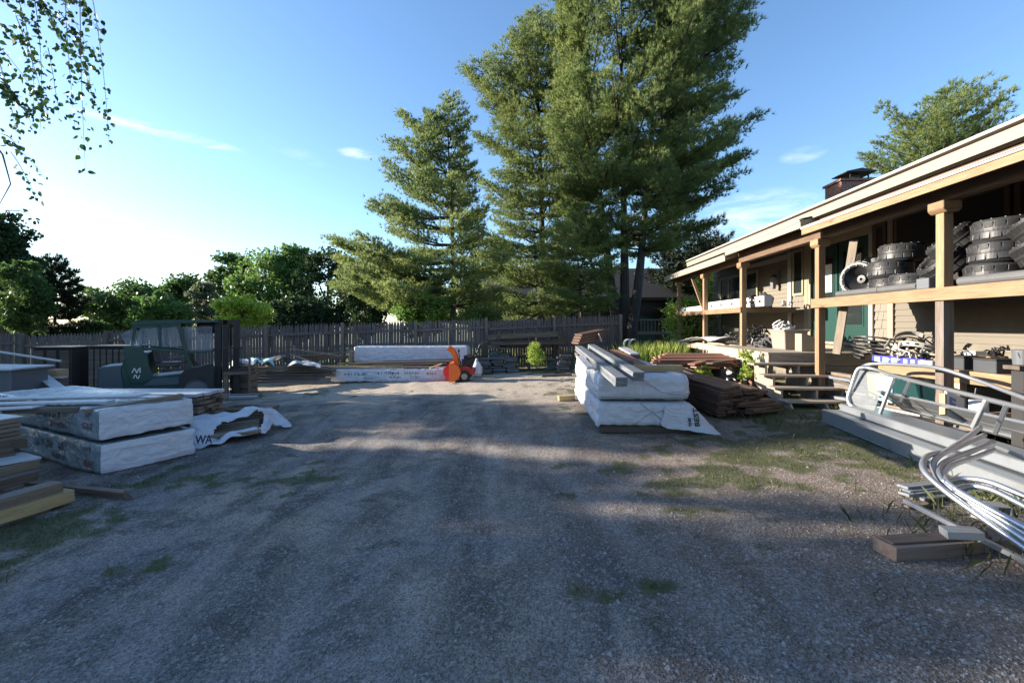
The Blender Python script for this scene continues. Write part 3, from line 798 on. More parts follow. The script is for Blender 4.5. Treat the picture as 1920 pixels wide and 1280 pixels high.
# tall grass right of the fence and weeds along the aluminium
pts = []
for i in range(3600):
    px = 1185 + 85 * rs.rand(); Y = 13.2 + 3.6 * rs.rand()
    x = (px - CX) / F * Y + .25 * rs.randn()
    pts.append((x, Y, zground(x, Y)))
setting(blades('tall_grass', pts, .35, .95, .007, M_tallgrass, .35), 'stuff', 'tall sunlit grass beside the end of the fence', 'tall grass')
pts = []
for (cx, cy, r, n) in ((4.75, 4.1, .35, 260), (4.1, 3.55, .35, 300), (3.7, 3.35, .3, 240), (5.1, 4.9, .4, 260), (4.6, 3.3, .5, 260), (5.2, 6.9, .3, 140), (3.2, 3.1, .4, 160), (3.9, 7.0, .4, 120)):
    for i in range(n):
        x, y = cx + r * rs.randn(), cy + r * rs.randn(); pts.append((x, y, zground(x, y)))
setting(blades('weeds', pts, .03, .16, .0035, M_grass, .8), 'stuff', 'weeds growing up between the aluminium parts', 'weeds')
pts = []
for i in range(4200):
    x = -18 + 24 * rs.rand(); y = 16.9 + 3.5 * rs.rand(); pts.append((x, y, zground(x, y) - .02))
setting(blades('meadow_grass', pts, .2, .6, .02, M_tallgrass, .5), 'stuff', 'sunlit meadow grass beyond the picket fence', 'grass')

# ------------------------------------------------------------------ neighbour house, poles
def neighbour():
    Y = 31.0; root = empty('brown_house', (5, Y, .2), 0, 'dark brown shingled house in shade behind the pines', 'house')
    o = (5, Y, .2)
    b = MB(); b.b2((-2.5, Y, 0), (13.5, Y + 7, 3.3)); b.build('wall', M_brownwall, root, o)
    r = MB(); r.prism([(-.8, 3.2), (-.8, 3.4), (4, 5.9), (8.8, 3.4), (8.8, 3.2), (4, 5.7)], 0, 17.2, Matrix.Translation((-3.1, Y, 0)) @ Matrix.Rotation(R(90), 4, 'Z') @ Matrix.Scale(-1, 4, (0, 1, 0)))
    r.build('roof', M_roof, root, o)
    for x, w, z0, z1 in ((-1.3, .9, 1.4, 2.6), (1.2, .9, 1.4, 2.6), (3.6, .9, 1.3, 2.7), (6.0, 1.0, 1.3, 2.7), (11.2, 1.2, 1.2, 2.6)):
        f = MB(); f.b2((x - .08, Y - .06, z0 - .08), (x + w + .08, Y - .003, z1 + .08)); fr = f.build('window', M_tantrim, root, o)
        g = MB(); g.b2((x, Y - .09, z0), (x + w, Y - .065, z1)); g.build('pane', M_glass, fr, o)
    d = MB(); d.b2((8.7, Y - .05, .1), (9.7, Y - .003, 2.2)); d.build('door', M_doorgreen, root, o)
    rl = MB()
    rl.beam((8, Y - 1.6, 1.9), (13.5, Y - 1.6, 1.9), .1, .1); rl.beam((8, Y - 1.6, 1.05), (13.5, Y - 1.6, 1.05), .12, .2)
    for i in range(24): rl.beam((8.1 + i * .23, Y - 1.6, 1.1), (8.1 + i * .23, Y - 1.6, 1.9), .05, .05)
    for x in (8, 10.7, 13.4): rl.beam((x, Y - 1.6, 0), (x, Y - 1.6, 3.1), .14, .14)
    rl.build('railing', M_darkwood, root, o)
neighbour()
def pole():
    p = P(131, 600, 44); root = empty('utility_pole', (p.x, p.y, gz(p.x)), 0, 'thin utility pole with small boxes beside the spruce', 'utility pole')
    b = MB(); b.cyl((0, 0, 0), (0, 0, EYE + (HY - 515) / F * 44 - gz(p.x)), .12, .09, 8); b.build('shaft', M_darkwood, root)
    for z in (4.0, 4.8, 5.5):
        c = MB(); c.box((.3, 0, z), (.5, .3, .28)); c.build('box', M_charcoal, root)
pole()
# ------------------------------------------------------------------ picket fence
def fence():
    rs_ = random.Random(3)
    A = Vector((-23.0, 13.75, 0)); B = Vector((3.98, 16.8, 0)); d = (B - A); L = d.length; d.normalize(); nrm = Vector((d.y, -d.x, 0))
    root = empty('picket_fence', (3.98, 16.8, gz(3.98)), 0, 'long weathered grey picket fence along the back of the yard', 'fence')
    o = root.location.copy(); npan = 11; pl = L / npan
    hole = P(659, 640, 16).x
    for i in range(npan):
        a = A + d * pl * i; pb = MB(); dz = .05 * rs_.uniform(-1, 1); tilt = rs_.uniform(-.012, .012)
        n = int(pl / .0915)
        for k in range(n):
            s = (k + .5) / n * pl; q = a + d * s
            zb = gz(q.x) + .03 + .04 * rs_.random(); h = 1.83 + dz + tilt * s + .02 * rs_.uniform(-1, 1); w = .078 + .006 * rs_.uniform(-1, 1)
            if abs(q.x - hole) < .05: zb += .95; 
            lean = .012 * rs_.uniform(-1, 1)
            if rs_.random() < .03: lean *= 4
            t0 = gz(q.x) + h
            if abs(q.x - hole) < .05: t0 = zb + .72
            poly = [(-w / 2, zb), (w / 2, zb), (w / 2 + lean, t0 - .10), (w * .1 + lean, t0), (-w * .1 + lean, t0), (-w / 2 + lean, t0 - .10)]
            th = .018; jt = .006 * rs_.random()
            Mx = Matrix(((d.x, -nrm.x, 0, q.x + nrm.x * jt), (d.y, -nrm.y, 0, q.y + nrm.y * jt), (0, 0, 1, 0), (0, 0, 0, 1)))
            pb.prism(poly, 0, th, Mx)
        pb.build('picket_panel', M_picket, root, o)
        for hz in (1.5, .45):
            r = MB(); e = a + d * pl
            p0 = a + nrm * .035 + d * .05; p1 = e + nrm * .035 - d * .05
            r.beam((p0.x, p0.y, gz(p0.x) + hz + dz), (p1.x, p1.y, gz(p1.x) + hz + dz + tilt * pl), .045, .085)
            r.build('rail', M_picket, root, o)
    for i in range(npan + 1):
        q = A + d * pl * i + nrm * .085
        p = MB(); p.box((q.x, q.y, gz(q.x) + .93), (.1, .1, 1.86 + .06 * rs_.uniform(-1, 1)), math.atan2(d.y, d.x))
        p.build('post', M_old_z, root, o)
fence()

# ------------------------------------------------------------------ boards
PL = {}
def plank(name, p0, p1, w, h, m, label, cat='board', group=None, roll=0, bev=.003):
    """a board from end to end along its own local x axis"""
    p0, p1 = Vector(p0), Vector(p1); d = p1 - p0; L = d.length
    key = (round(L, 3), round(w, 4), round(h, 4), m.name)
    rot = d.to_track_quat('X', 'Z').to_matrix().to_4x4() @ Matrix.Rotation(roll, 4, 'X')
    if key in PL:
        ob = bpy.data.objects.new(name, PL[key]); COL.objects.link(ob)
    else:
        b = MB(); b.box((0, 0, 0), (L, w, h)); ob = b.build(name, m, bev=bev); PL[key] = ob.data
    ob.location = (p0 + p1) / 2; ob.rotation_euler = rot.to_euler()
    return tag(ob, label, cat, group)

def glyphs(mb, M, n, h, rr, off=.0):
    """a row of small printed strokes too worn to read"""
    x = 0
    for i in range(n):
        w = h * rr.uniform(.35, .6)
        if rr.random() < .15: x += w; continue
        for k in range(rr.randint(2, 3)):
            if rr.random() < .6: mb.box(M @ Vector((x + rr.uniform(0, w), h / 2, off)), (h * .13, h * .9, .002), M=M.to_3x3().to_4x4())
            else: mb.box(M @ Vector((x + w / 2, rr.uniform(.1, .9) * h, off)), (w * .9, h * .13, .002), M=M.to_3x3().to_4x4())
        x += w * 1.5
    return x
def text_faces(s, size, bold=0.0):
    cu = bpy.data.curves.new('t', 'FONT'); cu.body = s; cu.size = size; cu.offset = bold; cu.resolution_u = 2
    ob = bpy.data.objects.new('t', cu); COL.objects.link(ob)
    dg = bpy.context.evaluated_depsgraph_get(); me = bpy.data.meshes.new_from_object(ob.evaluated_get(dg))
    vs = [v.co.copy() for v in me.vertices]; fs = [tuple(p.vertices) for p in me.polygons]
    bpy.data.objects.remove(ob); bpy.data.curves.remove(cu); bpy.data.meshes.remove(me)
    return vs, fs

# ------------------------------------------------------------------ wrapped lumber bundles
def bundle(loc, rz, L, W, H, label, seed, group=None, prints=(), endmat=None, sidemat=None, amp=.016, rnd_=.045, tilt=0, straps=True, sag=.02, res=.04, hang=0):
    endmat = endmat or M_wrap; sidemat = sidemat or M_wrap
    root = empty('lumber_bundle', loc, (0, tilt, rz), label, 'lumber bundle', group)
    sx = Vector((seed * 3.7, seed * 1.3, seed * 2.1))
    hx, hy, hz = L / 2, W / 2, H / 2
    def surf(p, lift=0):
        p = Vector(p)
        q = Vector((max(-hx + rnd_, min(hx - rnd_, p.x)), max(-hy + rnd_, min(hy - rnd_, p.y)), max(-hz + rnd_, min(hz - rnd_, p.z))))
        n = p - q
        n = n.normalized() if n.length > 1e-6 else Vector((0, 0, 1))
        a = noise.noise(p * 1.5 + sx) * 1.3
        dg_ = Vector((p.x * 2.5 + p.z * 3.0, p.y * 3.2 + p.z * 4.0, p.z * 2.0 - p.y * 3 - p.x * 2))
        rdg = 1 - abs(noise.noise(dg_ * 1.6 + sx)) * 2.4
        rdg2 = 1 - abs(noise.noise(Vector((p.x * 7 - p.z * 3, p.y * 6 + p.z * 7, p.z * 9)) + sx)) * 2.2
        side = 1.6 if abs(n.y) > .6 else 1.0
        fn_ = 1 - abs(noise.noise(Vector((p.x * 5 + p.y * 9 - p.z * 12, p.y * 4 + p.z * 16, p.x * 9 - p.z * 5)) + sx)) * 3.2
        e = amp * (a * .7 + max(0, rdg) * .9 + max(0, rdg2) * .45 + max(0, fn_) * .25) * side
        if n.z > .7: e *= .6
        r = q + n * (rnd_ + e + lift)
        if hang and n.y > .3 and p.z < -hz * .2:      # loose skirt on the left side
            r.z -= hang * (.5 + .8 * noise.noise(Vector((p.x * 3.3, 0, seed)))) * min(1, (-hz * .2 - p.z) / hz)
            r.y += hang * .35 * (noise.noise(Vector((p.x * 5.0, 3, seed))) + .4)
        return r
    def face(mb, axis_, sgn, nu, nv):
        A_ = {0: (1, 2), 1: (0, 2), 2: (0, 1)}[axis_]
        ext = (hx, hy, hz); vs = []
        for j in range(nv + 1):
            for i in range(nu + 1):
                p = [0, 0, 0]; p[axis_] = sgn * ext[axis_]
                p[A_[0]] = -ext[A_[0]] + 2 * ext[A_[0]] * i / nu; p[A_[1]] = -ext[A_[1]] + 2 * ext[A_[1]] * j / nv
                v = surf(p); vs.append((v.x + hx, v.y, v.z + hz))
        fs = [(j * (nu + 1) + i, j * (nu + 1) + i + 1, (j + 1) * (nu + 1) + i + 1, (j + 1) * (nu + 1) + i) for j in range(nv) for i in range(nu)]
        mb.add(vs, fs)
    nL, nW, nH = max(4, int(L / res)), max(4, int(W / res)), max(4, int(H / (res * .8)))
    sd_ = MB()
    for ax, sg in ((1, 1), (1, -1), (2, 1), (2, -1), (0, 1)):
        A_ = {0: (nW, nH), 1: (nL, nH), 2: (nL, nW)}[ax]
        face(sd_, ax, sg, *A_)
    ob = sd_.build('side_wrap', sidemat, root, smooth=True)
    me = ob.data; bm = bmesh.new(); bm.from_mesh(me); bmesh.ops.remove_doubles(bm, verts=bm.verts, dist=.0005); bmesh.ops.recalc_face_normals(bm, faces=bm.faces); bm.to_mesh(me); bm.free()
    en = MB(); face(en, 0, -1, max(6, int(W / .03)), max(6, int(H / .03))); en.build('end_wrap', endmat, root, smooth=True)
    for spec in prints:                                # words printed on the wrap: text, face, start u, v, size, up-rotation, ink
        txt, fc, u0, v0, size, rot, ink = spec
        pm = MB()
        def place(x, y):
            c, s_ = math.cos(rot), math.sin(rot); x, y = x * c - y * s_, x * s_ + y * c
            if fc == 'side': p = (hx - (L - (u0 + 0)) - x if False else -hx + u0 - x, hy, -hz + v0 + y)
            else: p = (-hx, hy - u0 - x, -hz + v0 + y)
            v = surf(p, .007); return Vector((v.x + hx, v.y, v.z + hz))
        if txt.startswith('#'):
            g = MB(); glyphs(g, Matrix.Identity(4), int(txt[1:]), size, random.Random(seed + int(u0 * 100)))
            pm.add([place(v[0], v[1]) for v in g.v], g.f)
        else:
            vs, fs = text_faces(txt, size, .006 * size)
            pm.add([place(v.x, v.y) for v in vs], fs)
        pm.build('print', ink, root, recalc=False)
    if straps:
        for k_, fr in enumerate(straps if isinstance(straps, (list, tuple)) else (.25, .75)):
            st = MB(); pts = []
            for tt in range(41):
                a = tt / 40 * 4
                e = int(a) % 4; f = a - int(a)
                y, z = [(hy - 2 * hy * f, hz), (-hy, hz - 2 * hz * f), (-hy + 2 * hy * f, -hz), (hy, -hz + 2 * hz * f)][e]
                v = surf((-hx + L * fr, y, z), .004); pts.append((v.x + hx, v.y, v.z + hz))
            st.tube(pts[:-1], .006, 4, closed=True); st.build('strap', M_strap, root)
    return root, surf

WB = 'white-ended lumber bundles at the left of the yard'
A_l = math.atan2(.47, -.88)
n_l = Vector((-.88, .47, 0)); c_l = Vector((-4.53, 5.71, 0))
for lvl, zz, nm, dx in ((0, .03, 'lower lumber bundle of the left pair, grey printed side, white end, on the ground', 0), (1, .43, 'upper wrapped lumber bundle of the pair at the left, under the loose white boards', .03)):
    pr = [('#14', 'side', 2.15 if lvl else 1.85, .16, .11, 0, M_ink), ('#9', 'side', 1.35, .05, .08, 0, M_inkred if lvl else M_ink), ('#9', 'side', 3.2, .18, .11, 0, M_ink),
          ('BLAZ', 'side', .40, .11 if lvl else .06, .11, 0, M_inkred), ('#4', 'side', .36, .24, .06, 0, M_ink)]
    p = c_l + n_l * dx
    bundle((p.x, p.y, gz(p.x) + zz - .02), A_l, 3.7, 1.0, .345, nm, 2 + lvl, prints=pr, sidemat=M_wrapgrey, amp=.010, rnd_=.022, tilt=R(.9), straps=False)
    if lvl == 0:
        for dq in (.35, 1.9, 3.3):
            q = c_l + n_l * dq; w2 = Vector((.47, .88, 0))
            plank('lumber_spacer', q + w2 * .48 + Vector((0, 0, gz(q.x) + .40)), q - w2 * .46 + Vector((0, 0, gz(q.x) + .40)), .09, .05, M_tan, 'short wooden spacer between the two left bundles', 'spacer', 'spacers between the left bundles')
zt = .80
WT = 'loose boards on the left bundles'
plank('white_board', (-7.4, 6.02, .60), (-4.86, 6.0, .665), .19, .022, M_whiteboard, 'long pale board lying across the left bundles, its right end cut square', 'board', WT)
plank('white_board', (-6.9, 5.68, .60), (-5.02, 5.69, .640), .15, .022, M_whiteboard, 'shorter pale board in front of the long one on the left bundles', 'board', WT)
plank('white_board', (-6.6, 6.25, .585), (-4.62, 6.3, .60), .16, .02, M_whiteboard, 'pale panel half hidden under the long board on the left bundles', 'board', WT)
plank('white_board', (-7.0, 5.45, .545), (-5.75, 5.55, .60), .22, .02, M_whiteboard, 'pale offcut with a slanted end at the left edge of the left bundles', 'board', WT)
plank('brown_timber', P(158, 771, 5.35), P(342, 741, 6.15), .12, .05, M_tan, 'brown timber laid across the end of the upper left bundle', 'timber')
plank('dark_timber', P(20, 768, 5.6), P(160, 765, 5.6), .2, .06, M_darkwood, 'dark board under the pale boards on the left bundles', 'board')

# brown boards stacked behind the left bundles
gB = 'brown boards stacked behind the left bundles'
r_ = random.Random(5)
for i in range(10):
    z = gz(-5.5) + .10 + i * .064
    for j in range(4):
        Yc = 7.12 + j * .155; xr = -4.88 + .05 * r_.uniform(-1, 1) + .02 * j
        plank('decking_board', (xr - 2.5, Yc, z + .01 * r_.random()), (xr, Yc + .01 * r_.uniform(-1, 1), z + .01 * r_.random()), .145, .05, M_tan if i < 9 else M_whiteboard, 'brown board in the neat stack behind the white-ended bundles' if i < 9 else 'pale-topped board on the stack behind the white-ended bundles', 'board', gB if i < 9 else 'pale boards on the brown stack')
for i in range(5):
    z = gz(-4.3) + .05 + i * .055
    for j in range(3):
        plank('short_board', (-5.0, 7.85 + j * .16, z), (-4.28 + .09 * r_.uniform(-1, 1), 7.85 + j * .16, z), .15, .045, M_tan, 'short brown board at the right end of the low stack by the torn wrap', 'board', 'short boards beside the torn wrap')
for i in range(3):
    plank('dark_board', P(400, 741 + i * 4, 8.3 - .2 * i), P(489 - 6 * i, 739 + i * 4, 8.5 - .2 * i), .16, .022, M_darkwood if i != 1 else M_greyboard, 'thin dark board jutting right over the low stack by the torn wrap', 'board', 'thin boards jutting over the torn wrap')

# torn wrap lying over a low pile
def cloth(name, rows, m, label, cat, seed, amp=.03, skip=None, sub=8, group=None, parent=None):
    """sheet through rows of control points, with folds"""
    nr, nc = len(rows), len(rows[0]); nu, nv = (nc - 1) * sub, (nr - 1) * sub
    def bez(a, b, c, d_, t_): return .5 * ((2 * b) + (c - a) * t_ + (2 * a - 5 * b + 4 * c - d_) * t_ ** 2 + (3 * b - a - 3 * c + d_) * t_ ** 3)
    def pt(u, v):
        j = min(int(v), nr - 2); fv = v - j; col = []
        for jj in (j - 1, j, j + 1, j + 2):
            jj = max(0, min(nr - 1, jj)); row = rows[jj]; i = min(int(u), nc - 2); fu = u - i
            g = [Vector(row[max(0, min(nc - 1, ii))]) for ii in (i - 1, i, i + 1, i + 2)]
            col.append(bez(*g, fu))
        p = bez(*col, fv)
        n1 = noise.noise(Vector((p.x * 4 + p.y * 3, p.y * 5, seed))); n2 = 1 - abs(noise.noise(Vector((p.x * 7 - p.y * 5, p.z * 9, seed + 4)))) * 2
        return p + Vector((.3 * n2, -.5 * n1, n1 * .8 + max(0, n2) * .6)) * amp
    c0 = Vector(rows[nr // 2][nc // 2]); c0.z = gz(c0.x)
    b = MB(); vs = [pt(i / sub, j / sub) for j in range(nv + 1) for i in range(nu + 1)]
    fs = []
    for j in range(nv):
        for i in range(nu):
            if skip and skip(i / nu, j / nv): continue
            fs.append((j * (nu + 1) + i, j * (nu + 1) + i + 1, (j + 1) * (nu + 1) + i + 1, (j + 1) * (nu + 1) + i))
    b.add(vs, fs)
    o = b.build(name, m, parent, c0 if parent is None else parent.location, smooth=True, recalc=False)
    md = o.modifiers.new('thick', 'SOLIDIFY'); md.thickness = .004
    return tag(o, label, cat, group) if parent is None else o
rows = [[P(350, 783, 7.0), P(395, 780, 7.15), P(440, 774, 7.3), P(486, 763, 7.5), P(515, 776, 7.75), P(538, 795, 7.75)],
        [P(352, 796, 6.75), P(395, 797, 6.85), P(442, 790, 7.05), P(482, 776, 7.25), P(512, 786, 7.5), P(544, 800, 7.6)],
        [P(356, 818, 6.6), P(398, 820, 6.62), P(440, 811, 6.8), P(488, 800, 7.05), P(510, 797, 7.4), P(543, 802, 7.5)],
        [P(362, 842, 6.35), P(398, 838, 6.42), P(436, 826, 6.65), P(492, 815, 6.95), P(512, 802, 7.35), P(540, 803, 7.45)]]
hole = lambda u, v: ((u - .42) / .24) ** 2 + ((v - .50 + .15 * (u - .42)) / .20) ** 2 < 1
tw = cloth('torn_wrap', rows, M_wrap, 'torn crumpled white wrap with WA lettering on the ground beside the left bundles', 'lumber wrap', 7, amp=.085, skip=hole)
vs, fs = text_faces('WA', .16, .004)
wpm = MB(); o0 = P(366, 832, 6.33); ex = (P(398, 830, 6.38) - o0).normalized()
wpm.add([o0 + ex * v.x * .75 + Vector((0, .10 * v.y, v.y)) for v in vs], fs)
wo = wpm.build('print', M_ink, tw, tw.location, recalc=False)
for i in range(5):
    plank('hidden_board', P(385, 803 + 4 * i, 7.15 - .12 * i), P(487, 788 + 5 * i, 7.4 - .14 * i), .14, .04, M_tan, 'weathered board showing through the hole of the torn wrap', 'board', 'boards under the torn wrap')

# near stack at the left edge
gN = 'sheets and boards in the stack at the left edge'
def edge(px1, py1, Y1, w, h, m, label, name='stacked_board', L=1.7, group=None, dirv=(-.28, -.96, -.01), cat='board'):
    p1 = P(px1, py1, Y1); d = Vector(dirv).normalized(); side = Vector((-d.y, d.x, 0)).normalized()
    if side.x > 0: side = -side
    c = side * (w / 2) + Vector((0, 0, -h / 2))
    return plank(name, p1 + c, p1 + d * L + c, w, h, m, label, cat, group)
edge(140, 917, 4.42, .14, .115, M_yellowpine, 'yellow pine timber with knots at the bottom front of the left edge stack', 'pine_timber', cat='timber')
edge(119, 903, 4.36, .16, .115, M_tan, 'brown timber lying on the yellow pine timber at the left edge', 'brown_timber', cat='timber')
edge(95, 950, 4.28, .13, .10, M_tan, 'dim brown bearer under the yellow pine timber at the left edge', 'bearer', cat='timber')
edge(78, 856, 4.75, .45, .022, M_whiteboard, 'pale sheet on the second tier of the left edge stack', group=gN, dirv=(-.42, -.9, .03))
edge(75, 861, 4.72, .20, .09, M_tan, 'brown timber under the pale sheet of the second tier at the left edge', 'brown_timber', group=gN, cat='timber')
edge(72, 882, 4.6, .24, .09, M_darkwood, 'dark timber just above the brown timber at the left edge', 'dark_timber', group=gN, cat='timber')
edge(54, 814, 5.0, .4, .035, M_tan, 'brown sheet with a light edge in the upper tier of the left edge stack', group=gN)
edge(52, 822, 4.95, .36, .09, M_darkwood, 'dark board pile layer under the brown sheet at the left edge', 'dark_timber', group=gN, cat='timber')
edge(44, 779, 5.0, .55, .015, M_whiteboard, 'pale sheet on top of the left edge stack', group=gN)
for i in range(4):
    edge(40, 783 + i * 8, 4.98, .5, .04, M_tan, 'brown plywood sheet under the top pale sheet at the left edge', 'plywood_sheet', group='plywood sheets at the left edge')
for i in range(3):
    edge(30 - 4 * i, 846 - 10 * i, 4.8, .3, .07, M_darkwood, 'dark board inside the left edge stack', group='dark boards inside the left edge stack')
edge(50, 925, 4.5, .5, .06, M_darkwood, 'dark low board beneath the tiers at the left edge', group=gN)
plank('loose_board', P(52, 908, 5.05), G(238, 938) + Vector((0, 0, .05)), .045, .11, M_darkwood, 'dark loose board lying on edge on the ground in front of the left bundles', 'board', roll=R(25))

# grey box, dark carts and scrap at the far left
def greybox():
    p = P(0, 735, 8.6); z0 = gz(p.x)
    root = empty('storage_box', (p.x, p.y, z0), R(6), 'grey storage box with a pale lid at the left edge', 'storage box')
    b = MB(); b.b2((-.75, -.35, 0), (-.12, .45, 1.08)); b.b2((-.117, -.32, 0), (.46, .45, 1.08)); b.b2((.40, -.34, 0), (.49, -.322, 1.08)); b.build('body', M_greybox, root, bev=.01)
    l = MB(); l.prism([(-.8, 1.085), (.54, 1.085), (.54, 1.12), (-.8, 1.15)], -.4, .5); l.build('lid', M_whiteboard, root, bev=.006)
greybox()
plank('thin_strip', P(-30, 655, 8.4), P(114, 677, 8.6), .06, .03, M_whiteboard, 'thin pale strip slanting over the grey storage box', 'strip')
plank('scrap_board', P(60, 690, 9.6), P(122, 736, 8.6), .2, .02, M_whiteboard, 'pale scrap board leaning down beside the grey storage box', 'board')
plank('scrap_board', P(86, 709, 9.3), P(121, 707, 9.3), .14, .03, M_whiteboard, 'small pale scrap lying behind the grey storage box', 'board')
plank('scrap_crate', P(98, 700, 9.5), P(118, 700, 9.5), .25, .18, M_card, 'brown carton behind the grey storage box', 'carton')
def darkbox(px0, px1, y0, Y, label, slats):
    a = P(px0, y0, Y); b_ = P(px1, y0, Y); z0 = gz((a.x + b_.x) / 2); w = b_.x - a.x; h = a.z - z0
    root = empty('dark_cabinet', ((a.x + b_.x) / 2, Y + .4, z0), 0, label, 'cabinet')
    b = MB(); b.b2((-w / 2, -.4, .08), (w / 2, .4, h - .05)); b.build('body', M_blackdull, root, bev=.01)
    s = MB()
    for i in range(slats):
        x = -w / 2 + w * (i + .5) / slats; s.b2((x - w / slats * .36, -.425, .12), (x + w / slats * .36, -.403, h - .1))
    s.build('front_boards', M_darkwood, root)
    c = MB(); c.b2((-w / 2 - .03, -.44, h - .047), (w / 2 + .03, .43, h)); c.build('top', M_blackdull, root)
    f = MB()
    for x in (-w / 2 + .06, w / 2 - .06):
        for y in (-.34, .34): f.b2((x - .04, y - .04, 0), (x + .04, y + .04, .079))
    f.build('feet', M_blackdull, root)
darkbox(166, 236, 648, 12.7, 'black cabinet with a boarded front just left of the forklift', 6)
darkbox(62, 134, 650, 12.5, 'low black cabinet in front of the fence at the far left', 3)

# ------------------------------------------------------------------ forklift
def forklift():
    Y = 10.5; q = Y / F; gx_ = P(294, 0, Y).x; z0 = gz(gx_)
    root = empty('forklift', (gx_, Y + .5, z0), R(30), 'dark green forklift with a vinyl cab and raised black mast facing right', 'forklift')
    root.scale = (1.06, 1, 1)
    def X(px): return (px - 300) * q
    def Zz(py): return EYE - (py - HY) * q - z0
    y0, y1 = -.5, .5
    b = MB()
    b.prism([(X(238), .18), (X(365), .18), (X(368), Zz(690)), (X(352), Zz(694)), (X(320), Zz(702)), (X(272), Zz(706)), (X(268), Zz(660)), (X(240), Zz(660)), (X(232), Zz(690))], y0, y1)
    b.build('body', M_green, root, bev=.02)
    dr = MB(); dr.prism([(X(236), Zz(648)), (X(262), Zz(650)), (X(277), Zz(708)), (X(262), Zz(716)), (X(247), Zz(716)), (X(240), Zz(690))], y0 - .03, y0 - .004); pn = dr.build('side_panel', M_green, root, bev=.006)
    gl = MB(); rr = random.Random(2)
    for (u, v, a, l) in ((0, 0, .35, .13), (3.2, 0, -.35, .13), (6.2, 1, .35, .13), (9.4, 0, 0, .14), (1.5, 11, .3, .10), (4.6, 11.5, -.3, .11), (7.8, 12, .3, .10)):
        gl.box((X(249.5 + u), y0 - .034, Zz(692 + v)), (.017, .004, l * .85), M=Matrix.Rotation(a, 4, 'Y'))
    gl.build('emblem', M_whitepl, pn)
    cw = MB(); cw.prism([(X(200), .42), (X(203), Zz(684)), (X(238), Zz(682)), (X(245), Zz(712)), (X(240), .36), (X(206), .36)], y0 + .02, y1 - .02); cw.build('counterweight', M_greyblue, root, bev=.03)
    fl = MB(); fl.prism([(X(262), Zz(722)), (X(318), Zz(722)), (X(318), Zz(708)), (X(276), Zz(708))], y0 - .02, y1); fl.build('step', M_greyblue, root, bev=.01)
    fd = MB()
    pts = [(X(312), .30), (X(314), Zz(706)), (X(322), Zz(694)), (X(344), Zz(690)), (X(364), Zz(683)), (X(366), .30), (X(358), .30), (X(352), Zz(712)), (X(338), Zz(706)), (X(325), Zz(712)), (X(319), .30)]
    fd.prism(pts, y0 - .05, y0 + .25); fd.build('fender', M_blackdull, root)
    for (px, yy, r_w) in ((339, -.44, .35), (339, .44, .35), (250, -.40, .24), (250, .40, .24)):
        wr = MB(); Mx = Matrix.Translation((X(px), yy, r_w)) @ Matrix.Rotation(R(90), 4, 'X')
        wr.lathe([(r_w * .62, -.10), (r_w * .92, -.11), (r_w, -.07), (r_w, .07), (r_w * .92, .11), (r_w * .62, .10)], 28, Mx, closed=True); wh = wr.build('wheel', M_rubber, root, smooth=False)
        rm = MB(); rm.lathe([(.02, -.07), (r_w * .5, -.07), (r_w * .63, -.105), (r_w * .63, .105), (r_w * .5, .07), (.02, .07)], 24, Mx); rm.build('rim', M_greybox, wh)
    seat = MB(); seat.b2((X(275), -.25, Zz(690)), (X(312), .25, Zz(681))); seat.prism([(X(274), Zz(681)), (X(283), Zz(681)), (X(277), Zz(655)), (X(271), Zz(656))], -.24, .24); seat.build('seat', M_seat, root, bev=.02)
    # cab: posts, roof, window sheets
    c = MB()
    for yy in (y0 + .03, y1 - .03):
        c.beam((X(247), yy, Zz(656)), (X(252), yy, Zz(606)), .06, .05); c.beam((X(286), yy, Zz(652)), (X(284), yy, Zz(604)), .05, .05)
        c.beam((X(330), yy, Zz(694)), (X(312), yy, Zz(603)), .10, .06); c.beam((X(252), yy, Zz(611)), (X(314), yy, Zz(608)), .05, .11); c.beam((X(262), yy, Zz(652)), (X(325), yy, Zz(662)), .05, .06)
        c.beam((X(319), yy, Zz(663)), (X(366), yy, Zz(661)), .04, .05)
    c.beam((X(284), y0 + .03, Zz(606)), (X(284), y1 - .03, Zz(606)), .06, .05); c.beam((X(312), y0 + .03, Zz(606)), (X(312), y1 - .03, Zz(606)), .06, .06)
    c.build('cab_frame', M_green, root, bev=.006)
    rf = MB(); rf.prism([(X(247), Zz(609)), (X(250), Zz(602)), (X(300), Zz(599)), (X(372), Zz(600)), (X(374), Zz(604)), (X(316), Zz(606)), (X(254), Zz(610))], y0 - .02, y1 + .02); rf.build('roof', M_green, root, bev=.006)
    for yy in (y0 + .01, y1 - .01):
        for pl in ([(X(254), Zz(648)), (X(258), Zz(615)), (X(283), Zz(613)), (X(285), Zz(648))], [(X(289), Zz(650)), (X(288), Zz(614)), (X(310), Zz(612)), (X(318), Zz(650))]):
            v = MB(); v.prism(pl, yy - .004, yy + .004); v.build('side_window', M_vinyl, root)
        v = MB(); v.prism([(X(319), Zz(612)), (X(363), Zz(612)), (X(364), Zz(659)), (X(328), Zz(660))], yy - .004, yy + .004); v.build('front_window', M_vinyl, root)
    v = MB(); v.add([(X(252), y0 + .03, Zz(612)), (X(232), y0 + .0, Zz(626)), (X(240), y0 - .02, Zz(646)), (X(256), y0 - .01, Zz(656)), (X(262), y0 + .02, Zz(640))], [(0, 1, 2, 3, 4)])
    vo = v.build('loose_window', M_vinyl, root); vo.modifiers.new('t', 'SOLIDIFY').thickness = .006
    sw = MB(); sw.tube([(X(322) + .02 * math.sin(a) , .17 * math.cos(a), Zz(672) + .15 * math.sin(a)) for a in [i * 6.283 / 18 for i in range(18)]], .014, 6, closed=True); sw.beam((X(322), 0, Zz(672)), (X(340), 0, Zz(690)), .03, .03); sw.build('steering_wheel', M_blackdull, root)
